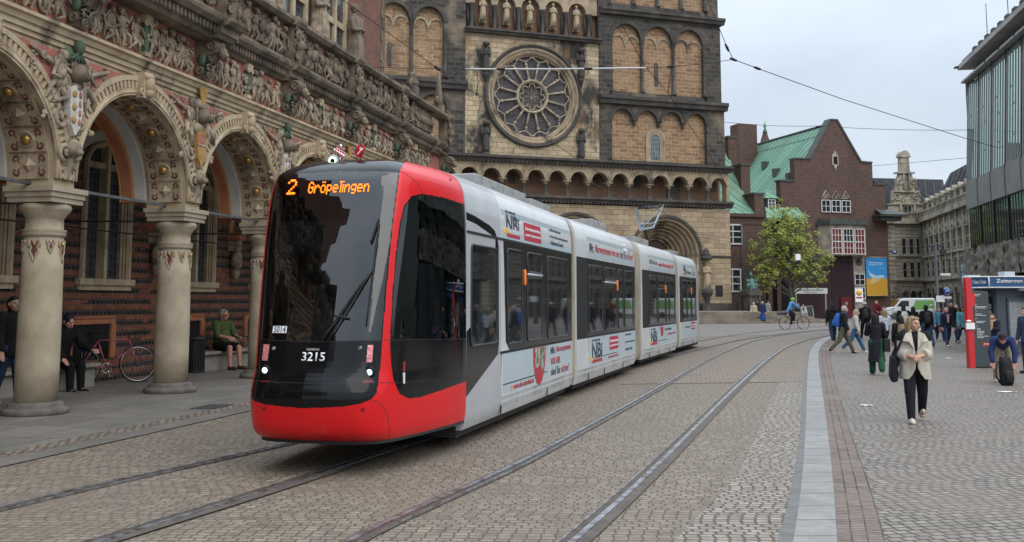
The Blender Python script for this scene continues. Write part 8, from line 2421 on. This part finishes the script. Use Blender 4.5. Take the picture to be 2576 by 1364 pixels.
person('man in black waistcoat over white shirt by the pavement board', 2022, 812, 764, face=0, skin=1, top=('jacket', (.45, .43, .4)), bot=('trousers', (.05, .09, .17)), hair=('short', (.06, .05, .045)), inner=(.05, .04, .04), shoe=(.5, .5, .5), vox=.03, **WALK)
person('person in dark jacket just left of the man at the pavement board', 2009, 810, 763, face=20, skin=3, top=('jacket', BLK), bot=('trousers', (.03, .04, .07)), hair=('short', (.08, .06, .05)), vox=.03)
# cyclist
cw = gp(1998, 829); ch = (829 - 757) * cw.y / 2616 * 1.0
bicycle('dark bicycle ridden by the cyclist with the green helmet', cw, R(8), (.10, .012, .012), 0, False, 1.12)
t, J = person('cyclist in light blue jacket and lime green helmet riding to the right', 1998, 829, 757, face=98, skin=3, top=('jacket', (.12, .30, .55)), bot=('trousers', (.013, .015, .025)), hair=('helmet', (.25, .62, .03)), shoe=(.6, .6, .6), lL=(62, 70), lR=(18, 30), aL=(52, 8, 14), aR=(52, 8, 14), lean=22, hgt=1.72, base=cw + Vector((-.28, 0, 0)), hipz=1.10, vox=.022)
o = thing('carrier_bag', 'dark grey bag carried on the rear rack of the ridden bicycle', 'bag', cw + Vector((-.72, -.1, .95)), R(8))
g = G(); g.cap((-.18, 0, 0), (.2, 0, .05), .12, .14); g.cap((-.25, 0, .02), (.2, 0, -.02), .1, .1); soft(g, 'bag_body', cloth((.10, .10, .11)), o, .03)
# --- under the arcade
sb = TH_W.world(TH_W.at(553, 890, 2.3)[0], 2.3)
t, J = person('stout man in green shirt and black shorts sitting on the stone bench', 575, 935, 775, face=62, skin=3, top=('tee', (.075, .11, .035)), bot=('shorts', (.010, .010, .012)), hair=('short', (.34, .30, .26)), shoe=(.07, .045, .035), lL=(86, 82), lR=(86, 80), aL=(26, 10, 52, 30), aR=(26, 10, 52, 30), lean=6, yaw=8, hgt=1.92, base=sb, hipz=.585, vox=.011, fat=1.16, legabd=7)
g = G(); hp_ = J['hp']; hh = J['h']
for s in (1, -1): g.sph(hp_(s * .02, -.056, .004), (hh * .017, hh * .006, hh * .012), 9, 6, Matrix.Rotation(R(8), 3, 'Z')); g.tube([hp_(s * .036, -.05, .006), hp_(s * .05, .0, .006)], hh * .002, 4)
g.build('sunglasses', plain('red_sunglasses', (.2, .02, .01), .15, coat=1), t)
sb = TH_W.world(TH_W.at(150, 925, 2.3)[0], 2.3)
person('person in dark hat and black clothes sitting half hidden by the near column', 170, 983, 785, face=60, skin=3, top=('jacket', (.010, .010, .011)), bot=('trousers', (.008, .008, .009)), hair=('beanie', (.014, .017, .03)), shoe=(.014, .013, .013), lL=(80, 78), lR=(78, 74), aL=(35, 8, 40), aR=(20, 8, 30), lean=14, nod=16, hgt=1.9, base=sb, hipz=.58, vox=.012)
person('person in black top and blue jeans standing behind the nearest column', 22, 1022, 750, face=60, skin=1, top=('jacket', (.008, .008, .009)), bot=('trousers', (.02, .04, .085)), hair=('short', (.02, .016, .014)), shoe=(.3, .3, .32), lL=(8, 4), lR=(-14, 6), base=TH_W.world(TH_W.at(26, 900, 1.2)[0], 1.2), hgt=1.78, vox=.012)

# ---- settle the fused figures into plain meshes
bpy.context.view_layer.update()
dg = bpy.context.evaluated_depsgraph_get()
for o in PEND:
    me = bpy.data.meshes.new_from_object(o.evaluated_get(dg))
    mats = list(o.data.materials)
    o.modifiers.clear(); o.data = me
    if not me.materials:
        for m in mats: me.materials.append(m)
